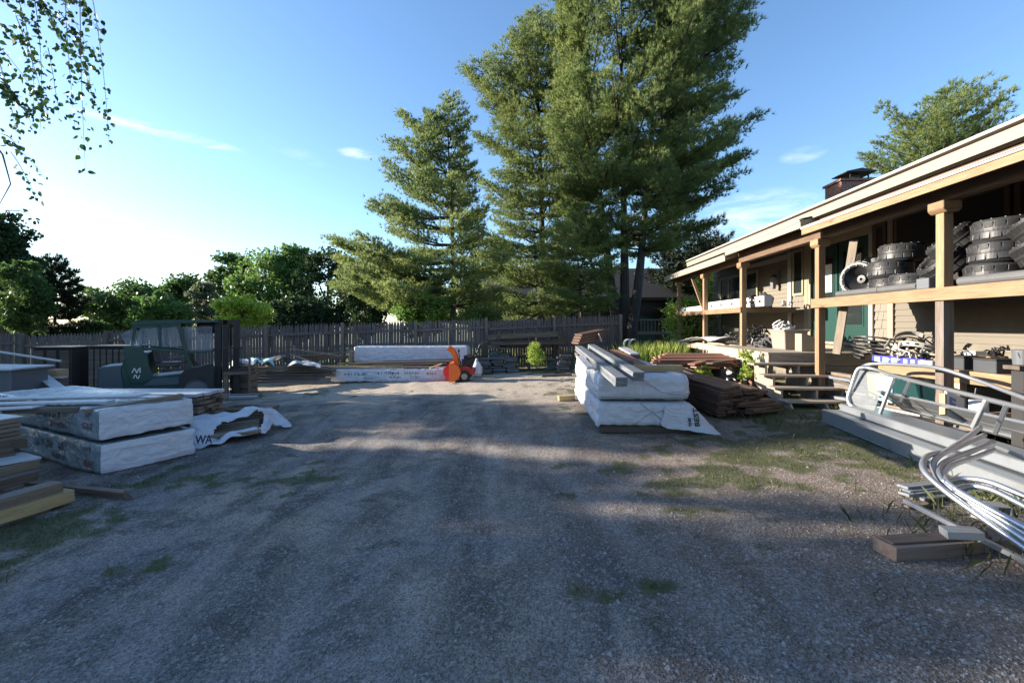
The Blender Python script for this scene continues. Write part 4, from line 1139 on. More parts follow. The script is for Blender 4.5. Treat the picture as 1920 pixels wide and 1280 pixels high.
    am = MB(); am.beam((X(296), y0 + .2, Zz(671)), (X(320), y0 + .2, Zz(670)), .05, .03); am.build('armrest', M_greybox, root)
    # mast
    for yy in (-.27, .27):
        m_ = MB(); m_.b2((X(366), yy - .06, .08), (X(376), yy + .06, Zz(598))); m_.b2((X(379), yy - .05, .1), (X(387), yy + .05, Zz(599))); m_.b2((X(396), yy - .05, .06), (X(406), yy + .05, Zz(598))); m_.build('mast_rail', M_mast, root)
    for a_, b_2 in ((598, 606), (640, 645), (690, 696)):
        m_ = MB(); m_.b2((X(366.5), -.21, Zz(b_2)), (X(376), .21, Zz(a_))); m_.b2((X(396.5), -.22, Zz(b_2)), (X(405), .22, Zz(a_))); m_.build('mast_crossbar', M_mast, root)
    m_ = MB(); m_.b2((X(376.5), -.32, Zz(608)), (X(395.5), -.22, Zz(599))); m_.build('mast_side', M_mast, root)
    lc = MB(); lc.cyl((X(384), 0, .12), (X(384), 0, Zz(606)), .05); lc.cyl((X(391), .13, .3), (X(391), .13, Zz(606)), .025); lc.build('lift_cylinder', M_mast, root)
    tk_ = MB(); tk_.tube([(X(338), -.1, Zz(613)), (X(342), -.1, Zz(613)), (X(366), -.1, Zz(613)), (X(369), -.1, Zz(613))], [.12, .17, .17, .15], 16); tk_.build('work_lamp', M_blackdull, root)
    bk = MB()
    for i in range(7): bk.b2((X(383 + 4.2 * i) , y0 - .06, Zz(700)), (X(383 + 4.2 * i) + .022, y0 - .03, Zz(655)))
    bk.b2((X(381), y0 - .07, Zz(656)), (X(412), y0 - .02, Zz(653))); bk.b2((X(381), y0 - .07, Zz(701)), (X(430), y0 - .02, Zz(697))); bk.build('load_backrest', M_mast, root)
    cr = MB(); cr.b2((X(381), y0 - .08, Zz(708)), (X(424), y0 + .0, Zz(702))); cr.b2((X(381), y0 - .08, .12), (X(388), y0, Zz(709))); cr.build('carriage', M_rust, root)
    for yy in (y0 - .11, y1 - .2):
        fk = MB(); fk.b2((X(421), yy, .04), (X(425), yy + .10, Zz(652))); fk.b2((X(425), yy, .04), (X(440), yy + .10, .085)); fk.build('fork', M_rust, root)
forklift()

# ------------------------------------------------------------------ crate, scrap and boards along the fence
def crate(px0, px1, y0, Y, label):
    a, b_ = P(px0, y0, Y), P(px1, y0, Y); cx = (a.x + b_.x) / 2; z0 = gz(cx); w = b_.x - a.x; h = a.z - z0
    root = empty('wooden_crate', (cx, Y + w / 2, z0), R(3), label, 'crate')
    n = 4; sl = h / n
    f = MB()
    for i in range(n):
        z = i * sl + .01
        f.b2((-w / 2, -w / 2, z), (w / 2, -w / 2 + .02, z + sl - .02)); f.b2((-w / 2, w / 2 - .02, z), (w / 2, w / 2, z + sl - .02))
        f.b2((-w / 2, -w / 2 + .022, z), (-w / 2 + .02, w / 2 - .022, z + sl - .02)); f.b2((w / 2 - .02, -w / 2 + .022, z), (w / 2, w / 2 - .022, z + sl - .02))
    f.build('slats', M_tan, root)
    c = MB()
    for sx in (-1, 1):
        for sy in (-1, 1): c.box((sx * (w / 2 - .045), sy * (w / 2 - .045), h / 2), (.04, .04, h))
    c.b2((-w / 2 + .025, -w / 2 + .025, .02), (w / 2 - .025, w / 2 - .025, .04)); c.build('corner_posts', M_darkwood, root)
crate(431, 465, 688, 11.6, 'slatted wooden crate in front of the forklift forks')
def sheetpile(px0, px1, y, Y, m, label, seed, zamp, name='tarp'):
    rr = random.Random(seed); rows = []
    for j in range(3):
        rows.append([P(px0 + (px1 - px0) * i / 4 + rr.uniform(-3, 3), y + rr.uniform(-1, 1) * zamp + (6 if j == 0 else 0) + (0 if i in (1, 2, 3) else 6), Y - .35 + .4 * j) for i in range(5)])
    return cloth(name, rows[::-1], m, label, 'tarp', seed, amp=.06, sub=5)
sheetpile(430, 478, 676, 12.6, M_whiteboard, 'crumpled white sheet lying on top of the crate', 1, 4)
sheetpile(468, 512, 674, 13.1, M_sky, 'crumpled pale blue sheet behind the crate', 2, 5)
sheetpile(490, 560, 672, 13.9, M_blackdull, 'crumpled black tarp on the lumber by the fence', 3, 5)
sheetpile(540, 600, 680, 13.2, M_whiteboard, 'pale folded sheet on the long lumber by the fence', 4, 3)
gL = 'long lumber lying along the fence'
for i in range(5):
    plank('long_timber', P(462 + 4 * i, 712 - 5.5 * i, 12.3 + .15 * i), P(628 + 6 * i, 703 - 4.0 * i, 13.6 + .15 * i), .14, .075, M_tan, 'tan timber in the long low pile between the crate and the middle bundles', 'timber', gL)
for i in range(4):
    plank('long_timber', P(470 + 10 * i, 716 - 6 * i, 12.2 + .2 * i), P(600 + 10 * i, 712 - 6 * i, 12.9 + .2 * i), .2, .06, M_darkwood, 'dim timber at the foot of the long low pile by the fence', 'timber', 'dim timbers by the fence')
plank('leaning_strip', P(545, 654, 14.2), P(640, 667, 14.4), .05, .03, M_tan, 'thin strip slanting down to the right in front of the fence', 'strip')
plank('leaning_strip', P(545, 664, 13.8), P(596, 682, 13.6), .06, .035, M_tan, 'short strip slanting steeply onto the folded sheet', 'strip')
plank('leaning_strip', P(560, 668, 14.5), P(668, 658, 14.8), .06, .03, M_tan, 'thin strip rising to the right toward the stub post', 'strip')
plank('long_timber', P(555, 671, 14.6), P(660, 668, 14.9), .15, .11, M_darkwood, 'dark timber resting below the thin strips by the fence', 'timber')
plank('leaning_strip', P(498, 690, 13.0), P(508, 676, 13.2), .12, .03, M_tan, 'short tilted board leaning by the blue sheet', 'board')
plank('stub_post', P(656, 686, 14.4), P(660, 657, 14.4), .12, .12, M_tan, 'short stub post at the left end of the rear middle bundle', 'post')

# middle bundles by the snow blower
bundle((-2.0, 14.05, gz(-3.7) + .02), R(180), 3.42, .9, .37, 'white printed lumber bundle in front of the fence, left of the orange snow blower', 5, amp=.016, straps=(.3,), sidemat=M_wrap, hang=.02,
       prints=[('#13', 'side', 3.0, .18, .08, 0, M_ink), ('#8', 'side', 2.45, .07, .06, 0, M_ink), ('#14', 'side', 2.0, .21, .075, 0, M_ink), ('#8', 'side', 1.65, .1, .06, 0, M_ink), ('#10', 'side', 1.2, .22, .075, 0, M_ink), ('#6', 'side', 1.0, .11, .06, 0, M_ink), ('#7', 'side', .55, .2, .075, 0, M_ink)])
def slab_under(x0, x1, Y0, Y1, h, label):
    z0 = gz((x0 + x1) / 2); n = 4
    for i in range(n):
        plank('bearer_timber', (x0 + .05 * (i % 2), Y0 + (Y1 - Y0) * (i + .5) / n, z0 + h / 2), (x1 - .06 * (i % 3), Y0 + (Y1 - Y0) * (i + .5) / n, z0 + h / 2), .2, h, M_darkwood, label, 'timber', 'timbers under the rear middle bundle')
slab_under(-5.0, -1.6, 14.66, 15.5, .48, 'dark timber under the rear middle bundle')
bundle((-1.45, 15.08, gz(-3.3) + .50), R(180), 3.65, .85, .50, 'white wrapped lumber bundle close against the fence, behind the boards', 6, amp=.010, straps=(), sidemat=M_wrap, rnd_=.06)
plank('wood_block', P(734, 650, 15.0), P(766, 649.5, 15.0), .1, .08, M_redboard, 'reddish wood block on top of the rear middle bundle', 'block')
gM = 'tan boards laid on the front middle bundle'
for (a, b_, Y0, Y1) in (((617, 688.5), (800, 692), 13.7, 13.7), ((634, 682), (846, 677), 14.0, 14.1), ((640, 686), (756, 686.5), 13.85, 13.9), ((668, 679), (852, 673), 14.4, 14.45), ((756, 688), (810, 688), 13.75, 13.75), ((700, 684), (838, 681), 13.95, 14.0)):
    plank('tan_board', P(a[0], a[1], Y0), P(b_[0], b_[1], Y1), .14, .04, M_tan if rnd.random() < .6 else M_yellowpine, 'tan board lying lengthwise on the front middle bundle', 'board', gM)
plank('tan_board', P(806, 690, 13.55), P(829, 682, 13.7), .1, .035, M_yellowpine, 'short tan offcut tilted up toward the snow blower', 'board')

# ------------------------------------------------------------------ snow blower
def snowblower():
    Y = 13.2; q = Y / F; x0 = P(865, 0, Y).x; z0 = gz(x0)
    root = empty('snow_blower', (x0, Y + .1, z0), 0, 'orange snow blower with a tall chute standing right of the middle bundles', 'snow blower'); root.scale = (.94, .94, .96)
    def X(px): return (px - 865) * q
    def Zz(py): return EYE - (py - HY) * q - z0
    # housing: half drum open to the left
    h = MB(); pts = []
    for i in range(11):
        a = R(80 + 200 * i / 10); pts.append((X(846) - .0 + .30 * math.cos(a) * -1, .29 + .28 * math.sin(a)))
    inn = [(X(846) + (p[0] - X(846)) * .93, .29 + (p[1] - .29) * .93) for p in pts]
    h.prism(pts + inn[::-1], -.38, .38)
    h.prism(pts, -.39, -.37); h.prism(pts, .37, .39); h.build('auger_housing', M_orange, root)
    au = MB()
    for k_ in range(70):
        a = k_ * .36; yv = -.34 + .68 * k_ / 69
        au.box((X(846) - .02 + .13 * math.cos(a), yv, .29 + .13 * math.sin(a)), (.2, .012, .05), M=Matrix.Rotation(-a, 4, 'Y'))
    au.cyl((X(846) - .02, -.37, .29), (X(846) - .02, .37, .29), .03); au.build('auger', M_red, root)
    ch = MB(); path_ = [(X(857), 0, Zz(690)), (X(857), 0, Zz(680)), (X(854), -.02, Zz(666)), (X(849), -.04, Zz(655)), (X(840), -.05, Zz(648))]
    for a, b_, w0, w1 in zip(path_[:-1], path_[1:], (.24, .2, .2, .19), (.2, .2, .19, .2)):
        pass
    ws = [.13, .115, .11, .11, .12]
    vs = []; fs = []
    for i, p in enumerate(path_):
        tv = Vector(path_[min(i + 1, 4)]) - Vector(path_[max(0, i - 1)]); tv.normalize(); sd_ = Vector((0, 1, 0)); nn = tv.cross(sd_)
        for (u, v) in ((-1, -.6), (-1, 1), (1, 1), (1, -.6), (.85, -.6), (.85, .85), (-.85, .85), (-.85, -.6)):
            vs.append(Vector(p) + sd_ * u * ws[i] + nn * v * ws[i] * .8)
    for i in range(4):
        for k_ in range(8): fs.append((i * 8 + k_, i * 8 + (k_ + 1) % 8, (i + 1) * 8 + (k_ + 1) % 8, (i + 1) * 8 + k_))
    fs += [tuple(range(8)), tuple(range(39, 31, -1))]
    ch.add(vs, fs); ch.lathe([(.05, 0), (.15, 0), (.15, .08), (.1, .1)], 18, Matrix.Translation((X(857), 0, Zz(693)))); ch.build('chute', M_orange, root)
    bd = MB(); bd.prism([(X(856), .2), (X(890), .2), (X(893), Zz(690)), (X(876), Zz(684)), (X(858), Zz(690))], -.2, .2); bd.build('body', M_red, root, bev=.015)
    en = MB(); en.b2((X(868), -.17, Zz(684)), (X(886), .17, Zz(672))); en.cyl((X(877), 0, Zz(673)), (X(877), 0, Zz(664)), .13, .11, 16); en.b2((X(866), -.22, Zz(681)), (X(872), -.05, Zz(671))); en.cyl((X(884), -.18, Zz(676)), (X(884), .18, Zz(676)), .07)
    en.build('engine', M_blackdull, root, bev=.006)
    fu = MB(); fu.b2((X(876), -.2, Zz(668)), (X(886), .0, Zz(661))); fu.build('fuel_tank', M_charcoal, root, bev=.02)
    for yy in (-.28, .28):
        wv = MB(); Mx = Matrix.Translation((X(872.5), yy, .17)) @ Matrix.Rotation(R(90), 4, 'X')
        wv.lathe([(.09, -.055), (.15, -.06), (.17, -.04), (.17, .04), (.15, .06), (.09, .055)], 22, Mx, closed=True); wh = wv.build('wheel', M_rubber, root)
        rm = MB(); rm.lathe([(.02, -.05), (.07, -.05), (.092, -.058), (.092, .058), (.07, .05), (.02, .05)], 16, Mx); rm.build('rim', M_trim, wh)
    for yy in (-.22, .22):
        hb = MB(); hb.tube([(X(884), yy, Zz(690)), (X(891), yy, Zz(672)), (X(899), yy, Zz(652)), (X(902), yy, Zz(643)), (X(909), yy, Zz(641))], .017, 6); hb.build('handlebar', M_black, root)
    pn = MB(); pn.beam((X(893), -.24, Zz(660)), (X(893), .24, Zz(660)), .05, .07); pn.beam((X(899), -.24, Zz(651)), (X(899), .24, Zz(651)), .04, .05); pn.build('control_panel', M_black, root)
    lv = MB(); lv.tube([(X(862), -.15, Zz(684)), (X(862), -.16, Zz(668)), (X(860), -.15, Zz(656))], .014, 6); lv.cyl((X(860), -.15, Zz(657)), (X(860), -.15, Zz(652)), .03); lv.tube([(X(893), .1, Zz(662)), (X(880), .05, Zz(670)), (X(862), -.1, Zz(678))], .01, 5); lv.build('chute_crank', M_black, root)
snowblower()
def bag():
    p = G(896, 703); b = MB(); rr = random.Random(9)
    b.lathe([(.03, 0), (.13, .02), (.19, .14), (.18, .28), (.12, .40), (.05, .48), (.04, .55)], 18)
    b.v = [tuple(Vector(v) * (1 + .22 * noise.noise(Vector(v) * 7))) for v in b.v]
    tag(b.build('plastic_bag', M_whitepl, smooth=True, loc=(p.x, p.y - .6, gz(p.x))), 'crumpled white plastic bag on the ground behind the snow blower', 'bag')
bag()
# ------------------------------------------------------------------ stone piles, rack and dark boards by the fence
def stone_pile(px0, px1, ybase, Y, rows, label, group, seed, thick=.06, depth=.5, sl=.42):
    rr = random.Random(seed); a, b_ = P(px0, 0, Y).x, P(px1, 0, Y).x; z = gz((a + b_) / 2) + .003
    protos = []
    for i in range(4):
        b = MB(); b.box((0, 0, 0), (sl, depth, thick)); o = b.v
        b.v = [(v[0] * rr.uniform(.85, 1.1), v[1] * rr.uniform(.85, 1.1), v[2] * rr.uniform(.75, 1.15)) for v in o]; protos.append(b)
    ms = [p.build('slate_slab', M_stone, bev=.008).data for p in protos]
    for o in [o for o in bpy.data.objects if o.name.startswith('slate_slab') and 'label' not in o.keys()]: bpy.data.objects.remove(o)
    for k_ in range(rows):
        x = a + rr.uniform(0, .15)
        while x < b_ - .1 - .25 * k_ * rr.random() * .3:
            o = bpy.data.objects.new('slate_slab', ms[rr.randint(0, 3)]); COL.objects.link(o)
            o.location = (x + sl / 2, Y + depth / 2 + rr.uniform(-.05, .05), z + thick / 2 + .004 * rr.random()); o.rotation_euler = (R(rr.uniform(-2, 2)), R(rr.uniform(-2, 2)), R(rr.uniform(-8, 8)))
            tag(o, label, 'stone slab', group); x += sl * rr.uniform(.98, 1.1)
        z += thick * 1.06
stone_pile(893, 972, 694, 15.0, 8, 'grey slate slab in the low wide stack right of the snow blower', 'slate slabs in the low stack', 1)
stone_pile(912, 952, 664, 15.6, 14, 'grey slate slab in the taller stack behind the low one, by the fence', 'slate slabs in the tall stack', 2, thick=.065, sl=.36, depth=.4)
stone_pile(1045, 1066, 690, 14.4, 9, 'pale slate slab in the narrow stack left of the central bundles', 'slate slabs in the narrow stack', 3, thick=.06, sl=.34, depth=.4)
stone_pile(1022, 1042, 690, 15.4, 6, 'grey slate slab in the small stack behind the round shrub', 'slate slabs behind the shrub', 4, sl=.34, depth=.4)
def rack():
    Y = 16.0; x0, x1 = P(925, 0, Y).x, P(1058, 0, Y).x
    root = empty('lumber_rack', ((x0 + x1) / 2, Y, gz(1)), 0, 'dark wooden rack holding long boards against the fence', 'rack'); w = x1 - x0
    for sx in (-.42, 0, .42):
        b = MB(); b.beam((sx * w, -.2, 0), (sx * w, -.2, 1.32), .09, .09); b.build('leg', M_darkwood, root)
        b = MB(); b.beam((sx * w, .3, 0), (sx * w, .3, 1.32), .09, .09); b.build('leg', M_darkwood, root)
        b = MB(); b.beam((sx * w, -.4, .78), (sx * w, .255, .78), .09, .09); b.build('arm', M_darkwood, root)
        b = MB(); b.beam((sx * w, -.4, 1.12), (sx * w, .255, 1.12), .09, .07); b.build('arm', M_darkwood, root)
rack()
for i in range(3):
    plank('rack_board', P(915 + 5 * i, 634, 15.75) + Vector((0, .13 * i, .02)), P(1046 - 6 * i, 627, 15.75) + Vector((0, .13 * i, .02)), .13, .17, M_darkwood, 'long dark board on the upper arms of the rack by the fence', 'board', 'boards on the upper rack arms')
    plank('rack_board', P(920 + 5 * i, 644, 15.7) + Vector((0, .13 * i, 0)), P(1060 - 5 * i, 642, 15.7) + Vector((0, .13 * i, 0)), .13, .1, M_darkwood, 'long dark board on the lower arms of the rack by the fence', 'board', 'boards on the lower rack arms')
plank('pale_strip', P(945, 631, 15.4), P(1036, 626, 15.4), .05, .022, M_tan, 'thin pale strip on the rack by the fence', 'strip')
plank('pale_strip', P(888, 641, 15.5), P(1064, 637, 15.6), .04, .02, M_tan, 'long thin tan strip crossing below the rack boards', 'strip')
# brown shingle stack on dark stand
def stand():
    p = P(1106, 650, 13.2); z0 = gz(p.x); root = empty('dark_stand', (p.x, p.y, z0), 0, 'dark rough stand under the brown stacked tiles by the fence end', 'stand')
    b = MB()
    for sx in (-.3, .3):
        for sy in (-.2, .2): b.box((sx, sy, .3), (.08, .08, .6))
    b.build('legs', M_darkwood, root); t_ = MB(); t_.box((0, 0, .65), (.8, .6, .09)); t_.build('top', M_darkwood, root)
    s_ = MB()
    for i in range(4): s_.box((.0, 0, .1 + .13 * i), (.55, .36, .1))
    s_.build('shelf_load', M_stone, root)
stand()
for i in range(4):
    plank('brown_tile_sheet', P(1078 + 2 * i, 643 - 5 * i, 13.1), P(1124 + 1 * i, 634 - 5 * i, 13.3), .5, .06, M_brownboard, 'brown sheet in the tilted stack on the dark stand', 'sheet', 'brown sheets on the dark stand')
plank('pale_edge_board', P(1121, 625, 13.0), P(1127, 640, 13.0), .3, .02, M_whiteboard, 'pale thin board standing at the end of the tilted brown stack', 'board')
# dark garden machine by the tall grass
def machine():
    p = P(1182, 664, 14.6); z0 = gz(p.x); root = empty('garden_machine', (p.x, p.y, z0), 0, 'dark garden machine with two pale curved guards beyond the fence end', 'garden machine')
    b = MB(); b.b2((-.3, -.2, .15), (.35, .3, .42)); b.b2((-.2, -.15, .42), (.2, .2, .6)); b.cyl((.0, 0, .6), (0, 0, .72), .1, n=12); b.build('engine', M_blackdull, root, bev=.02)
    for x in (-.05, .12):
        g = MB(); pts = [(x + .16 * math.cos(a), 0, .82 + .17 * math.sin(a)) for a in [R(70 + 18 * i) for i in range(11)]]; g.tube(pts, [.01 + .028 * math.sin(math.pi * i / 10) for i in range(11)], 6); g.build('guard', M_whitepl, root)
    for x in (-.22, .27):
        w_ = MB(); Mx = Matrix.Translation((x, -.24, .16)) @ Matrix.Rotation(R(90), 4, 'X'); w_.lathe([(.02, -.04), (.13, -.05), (.16, 0), (.13, .05), (.02, .04)], 16, Mx); w_.build('wheel', M_rubber, root)
    h = MB(); h.tube([(.3, .1, .5), (.6, .1, .85), (.75, .1, .87)], .02, 6); h.build('handle', M_black, root)
machine()

# ------------------------------------------------------------------ central bundles with grey boards on top
A_c = R(87.5); c0 = Vector((1.84, 6.36, 0)); z_c = gz(1.84) + .12; dirc = Vector((math.cos(A_c), math.sin(A_c), 0)); sidec = Vector((-dirc.y, dirc.x, 0))
pr = root_c, surf_c = bundle((c0.x, c0.y, z_c), A_c, 3.2, 1.27, .325, 'lower white wrapped bundle of the central pair, a flap hanging at its right corner', 11, amp=.011, straps=(), hang=.10, sag=.03,
       rnd_=.05)
root_u, surf_u = bundle((c0.x + dirc.x * .02, c0.y, z_c + .365), A_c, 3.2, 1.27, .36, 'upper white wrapped bundle of the central pair, with a slanting strap across its rounded end', 12, amp=.011, straps=(), hang=.05, rnd_=.085)
def endstrap(root, surf, H, pts, r=.006):
    st = MB(); o = []
    for (y0, z0), (y1, z1) in zip(pts[:-1], pts[1:]):
        for k_ in range(8):
            f = k_ / 8; v = surf((-1.6, y0 + (y1 - y0) * f, z0 + (z1 - z0) * f), .004); o.append((v.x + 1.6, v.y, v.z + H / 2))
    st.tube(o, r, 4); st.build('strap', M_strap, root)
endstrap(root_u, surf_u, .36, [(.12, .17), (-.25, -.08), (-.62, -.12)])
endstrap(root_u, surf_u, .36, [(.62, -.14), (.0, -.165), (-.6, -.15)], .008)
endstrap(root_c, surf_c, .325, [(.05, .15), (-.2, -.03), (-.3, -.14)])
endstrap(root_c, surf_c, .325, [(.15, -.14), (-.1, .02), (-.5, .10)], .004)
for dq in (.12, 1.5, 2.9):
    q = c0 + dirc * dq
    plank('pallet_bearer', q + sidec * .60 + Vector((0, 0, gz(q.x) + .055)), q - sidec * .62 + Vector((0, 0, gz(q.x) + .055)), .1, .1, M_darkwood, 'dark bearer under the central bundles', 'bearer', 'bearers under the central bundles')
q_ = c0 + dirc * .1
# flap at the right corner of the lower bundle
def cw(y, z, x=0): return c0 + dirc * x + sidec * y + Vector((0, 0, z_c + z))
rows = [[cw(-.28, .30, -.035), cw(-.46, .30, -.035), cw(-.60, .31, -.02), cw(-.66, .30, .12), cw(-.67, .29, .45)],
        [cw(-.26, .16, -.045), cw(-.50, .18, -.055), cw(-.72, .20, -.045), cw(-.76, .19, .10), cw(-.74, .18, .4)],
        [cw(-.22, .03, -.055), cw(-.55, .02, -.07), cw(-.82, .03, -.07), cw(-.90, .05, .05), cw(-.80, .08, .35)],
        [cw(-.30, -.02, -.06), cw(-.62, -.05, -.09), cw(-.98, -.10, -.12), cw(-1.0, -.07, -.02), cw(-.86, -.02, .3)]]
cl = cloth('flap', rows, M_wrap, '', '', 5, amp=.012, parent=root_c)
for v in cl.data.vertices:                 # into the bundle's own axes
    w_ = v.co + root_c.location; d_ = w_ - root_c.location
    v.co = (d_.dot(dirc), d_.dot(sidec), d_.z)
for k_ in ('label', 'category'):
    if k_ in cl.keys(): del cl[k_]
for txt, yy, sz in (('THE', -.60, .06), ('BEST', -.71, .115)):
    pm = MB()
    vs, fs = text_faces(txt, sz, .004)
    n_ = MB()
    pm.add([(-.085 - .02 * max(0, (.3 - v.x)) , yy + v.y * .8 - .12 * (.25 - v.x), .015 + v.x * 1.05) for v in vs], fs)
    pm.build('print', M_ink, root_c, recalc=False)
zT = z_c + .365 + .375
plank('cross_timber', cw(.50, zT - z_c + .045, .18), cw(-.60, zT - z_c + .045, .22), .09, .09, M_yellowpine, 'yellowish timber across the near end of the central bundles under the grey boards', 'timber')
plank('cross_timber', cw(.45, zT - z_c + .045, 1.1), cw(-.1, zT - z_c + .045, 1.12), .09, .09, M_darkwood, 'dark timber across the middle of the central bundles under the grey boards', 'timber')
plank('cross_timber', cw(.55, zT - z_c + .05, 2.6), cw(-.55, zT - z_c + .05, 2.6), .09, .1, M_tan, 'tan timber across the far end of the central bundles', 'timber')
def lean_boards(pa, Ya, pb, Yb, n, w, m, label, group, th=.026):
    a, b_ = P(pa[0], pa[1], Ya), P(pb[0], pb[1], Yb)
    for i in range(n):
        j = Vector((rnd.uniform(-.006, .006), 0, -th / 2 - i * (th + .002))); sl = Vector((0, rnd.uniform(-.02, .02), 0))
        plank('grey_board', a + j + sl, b_ + j + sl, w, th, m, label, 'board', group)
lean_boards((1166, 707), 5.22, (1085, 648), 10.0, 4, .14, M_greyboard, 'grey decking board in the left, farther overhanging stack on the central bundles', 'grey boards, left stack on the central bundles')
lean_boards((1197, 697), 5.46, (1108, 645), 10.2, 4, .14, M_greyboard, 'grey decking board in the right, less overhanging stack on the central bundles', 'grey boards, right stack on the central bundles')
plank('pale_offcut', P(1086, 668, 8.0), P(1108, 690, 6.9), .12, .03, M_whiteboard, 'pale offcut lying left of the grey boards on the central bundles', 'board')
plank('brown_plank', P(1152, 657, 9.3), P(1215, 692, 7.4), .2, .035, M_redboard, 'tan brown plank slanting on the right side of the central bundles', 'plank')
plank('brown_plank', P(1168, 652, 9.6), P(1190, 664, 8.8), .18, .03, M_whiteboard, 'short pale board at the far right of the central bundles', 'board')
plank('dark_plank', P(1165, 672, 8.8), P(1206, 690, 7.8), .3, .03, M_greyboard, 'wide dark grey board beside the tan brown plank on the central bundles', 'board')
plank('wood_block', G(1047, 751) + Vector((0, 0, .05)), G(1076, 749) + Vector((0, 0, .05)), .12, .1, M_yellowpine, 'short yellow wood block on the ground left of the central bundles', 'block')
plank('long_strip', G(1016, 706) + Vector((0, 0, .03)), G(1072, 704) + Vector((0, 0, .03)), .08, .06, M_darkwood, 'dark strip lying on the ground behind the central bundles', 'strip')

# ------------------------------------------------------------------ brown decking pile and red boards
gD = 'dark brown decking in the long pile beside the wooden steps'
d0 = Vector((3.28, 7.2, 0)); dd = Vector((-.06, 1, 0)).normalized(); ds = Vector((dd.y, -dd.x, 0))
r_ = random.Random(8)
for lay in range(10):
    n = 6 if lay < 8 else (5 if lay == 8 else 3)
    for k_ in range(n):
        s0 = .06 * r_.uniform(-1, 1) - .02 * lay + (.08 * k_ if lay % 3 else .12 * k_); wv = .02 * r_.uniform(-1, 1)
        a = d0 + dd * s0 + ds * (k_ * .165 + wv + .02 * (lay % 2)); b_ = a + dd * (3.3 + .25 * r_.uniform(-1, 1)) + ds * .03 * r_.uniform(-1, 1)
        z = gz(3.6) + .045 + lay * .047
        a.z = z; b_.z = z + .05 + .004 * r_.uniform(-1, 1)
        plank('brown_decking_board', b_, a, .14, .040, M_brownboard, 'dark brown decking board in the long pile between the central bundles and the steps', 'board', gD)
for i, (x, y, an, z) in enumerate(((4.05, 7.35, 20, .06), (4.1, 7.4, 32, .10), (4.0, 7.4, 8, .145), (3.95, 7.45, 26, .19))):
    c = Vector((x, y, gz(4.4) + z)); v = Vector((math.cos(R(an)), math.sin(R(an)), 0)) * .42
    plank('brown_offcut', c - v, c + v, .14, .038, M_brownboard, 'dark brown offcut heaped crosswise at the near end of the decking pile', 'board', 'brown offcuts at the pile end')
gR = 'red brown boards spread behind the brown pile'
for lay in range(4):
    for k_ in range(7):
        Yb = 10.05 + .19 * k_ + .02 * lay; z = gz(4) + .52 + .042 * lay + .012 * k_
        xl = P(1232 + 3 * k_ - 2 * lay, 0, Yb).x + .12 * r_.uniform(-1, 1)
        plank('red_board', (xl, Yb, z + .03 * r_.random()), (xl + 1.75, Yb + .10 * r_.uniform(-1, 1), z + .02), .175, .03, M_redboard, 'red brown board in the spread behind the dark decking pile', 'board', gR)
for i in range(4):
    plank('red_board_bearer', (3.3 + .45 * i, 10.0, gz(4) + .25), (3.35 + .45 * i, 11.4, gz(4) + .25), .12, .48, M_darkwood, 'dark bearer under the red brown boards', 'bearer', 'bearers under the red brown boards')
plank('top_slab', P(1245, 684, 8.9), P(1285, 704, 7.6), .28, .05, M_tan, 'weathered wide board on top of the dark decking pile with a split end', 'board')
for i, (a, b_) in enumerate((((1330, 681), (1362, 676)), ((1296, 683), (1318, 677)), ((1300, 688), (1344, 690)))):
    plank('red_offcut', P(a[0], a[1], 9.4), P(b_[0], b_[1], 9.7), .16, .03, M_redboard if i else M_darkwood, ('short dark offcut on the red boards', 'short reddish offcut nearest the dark pile on the red boards', 'long reddish offcut lying between the dark pile and the red boards')[i], 'board')
# white roofing sheets
def corrugated():
    p = P(1206, 690, 10.2); b = MB(); n = 30; vs = []; fs = []
    for i in range(n + 1):
        x = -.35 + .7 * i / n; z = .02 * math.sin(i * 1.25)
        for y in (-.5, .5): vs.append((x, y, .40 + z + .05 * y)); vs.append((x, y, .415 + z + .05 * y))
    for i in range(n):
        o = i * 4; q = o + 4
        fs += [(o, q, q + 2, o + 2), (o + 1, o + 3, q + 3, q + 1), (o, o + 1, q + 1, q), (o + 2, q + 2, q + 3, o + 3)]
    for k_ in range(3): b.add([(v[0] + .03 * k_, v[1], v[2] - .05 * k_ + gz(p.x) * 0) for v in vs], fs)
    tag(b.build('corrugated_sheet', M_aludull, loc=(p.x, p.y, gz(p.x) + .1)), 'pale corrugated sheets piled at the left end of the red boards', 'corrugated sheet')
    s_ = MB(); s_.b2((-.4, -.45, 0), (.4, .45, .38)); 
    plank('bearer_timber', (p.x - .35, p.y - .2, gz(p.x) + .19), (p.x + .35, p.y - .2, gz(p.x) + .19), .2, .38, M_darkwood, 'dark timber under the corrugated sheets', 'timber')
corrugated()

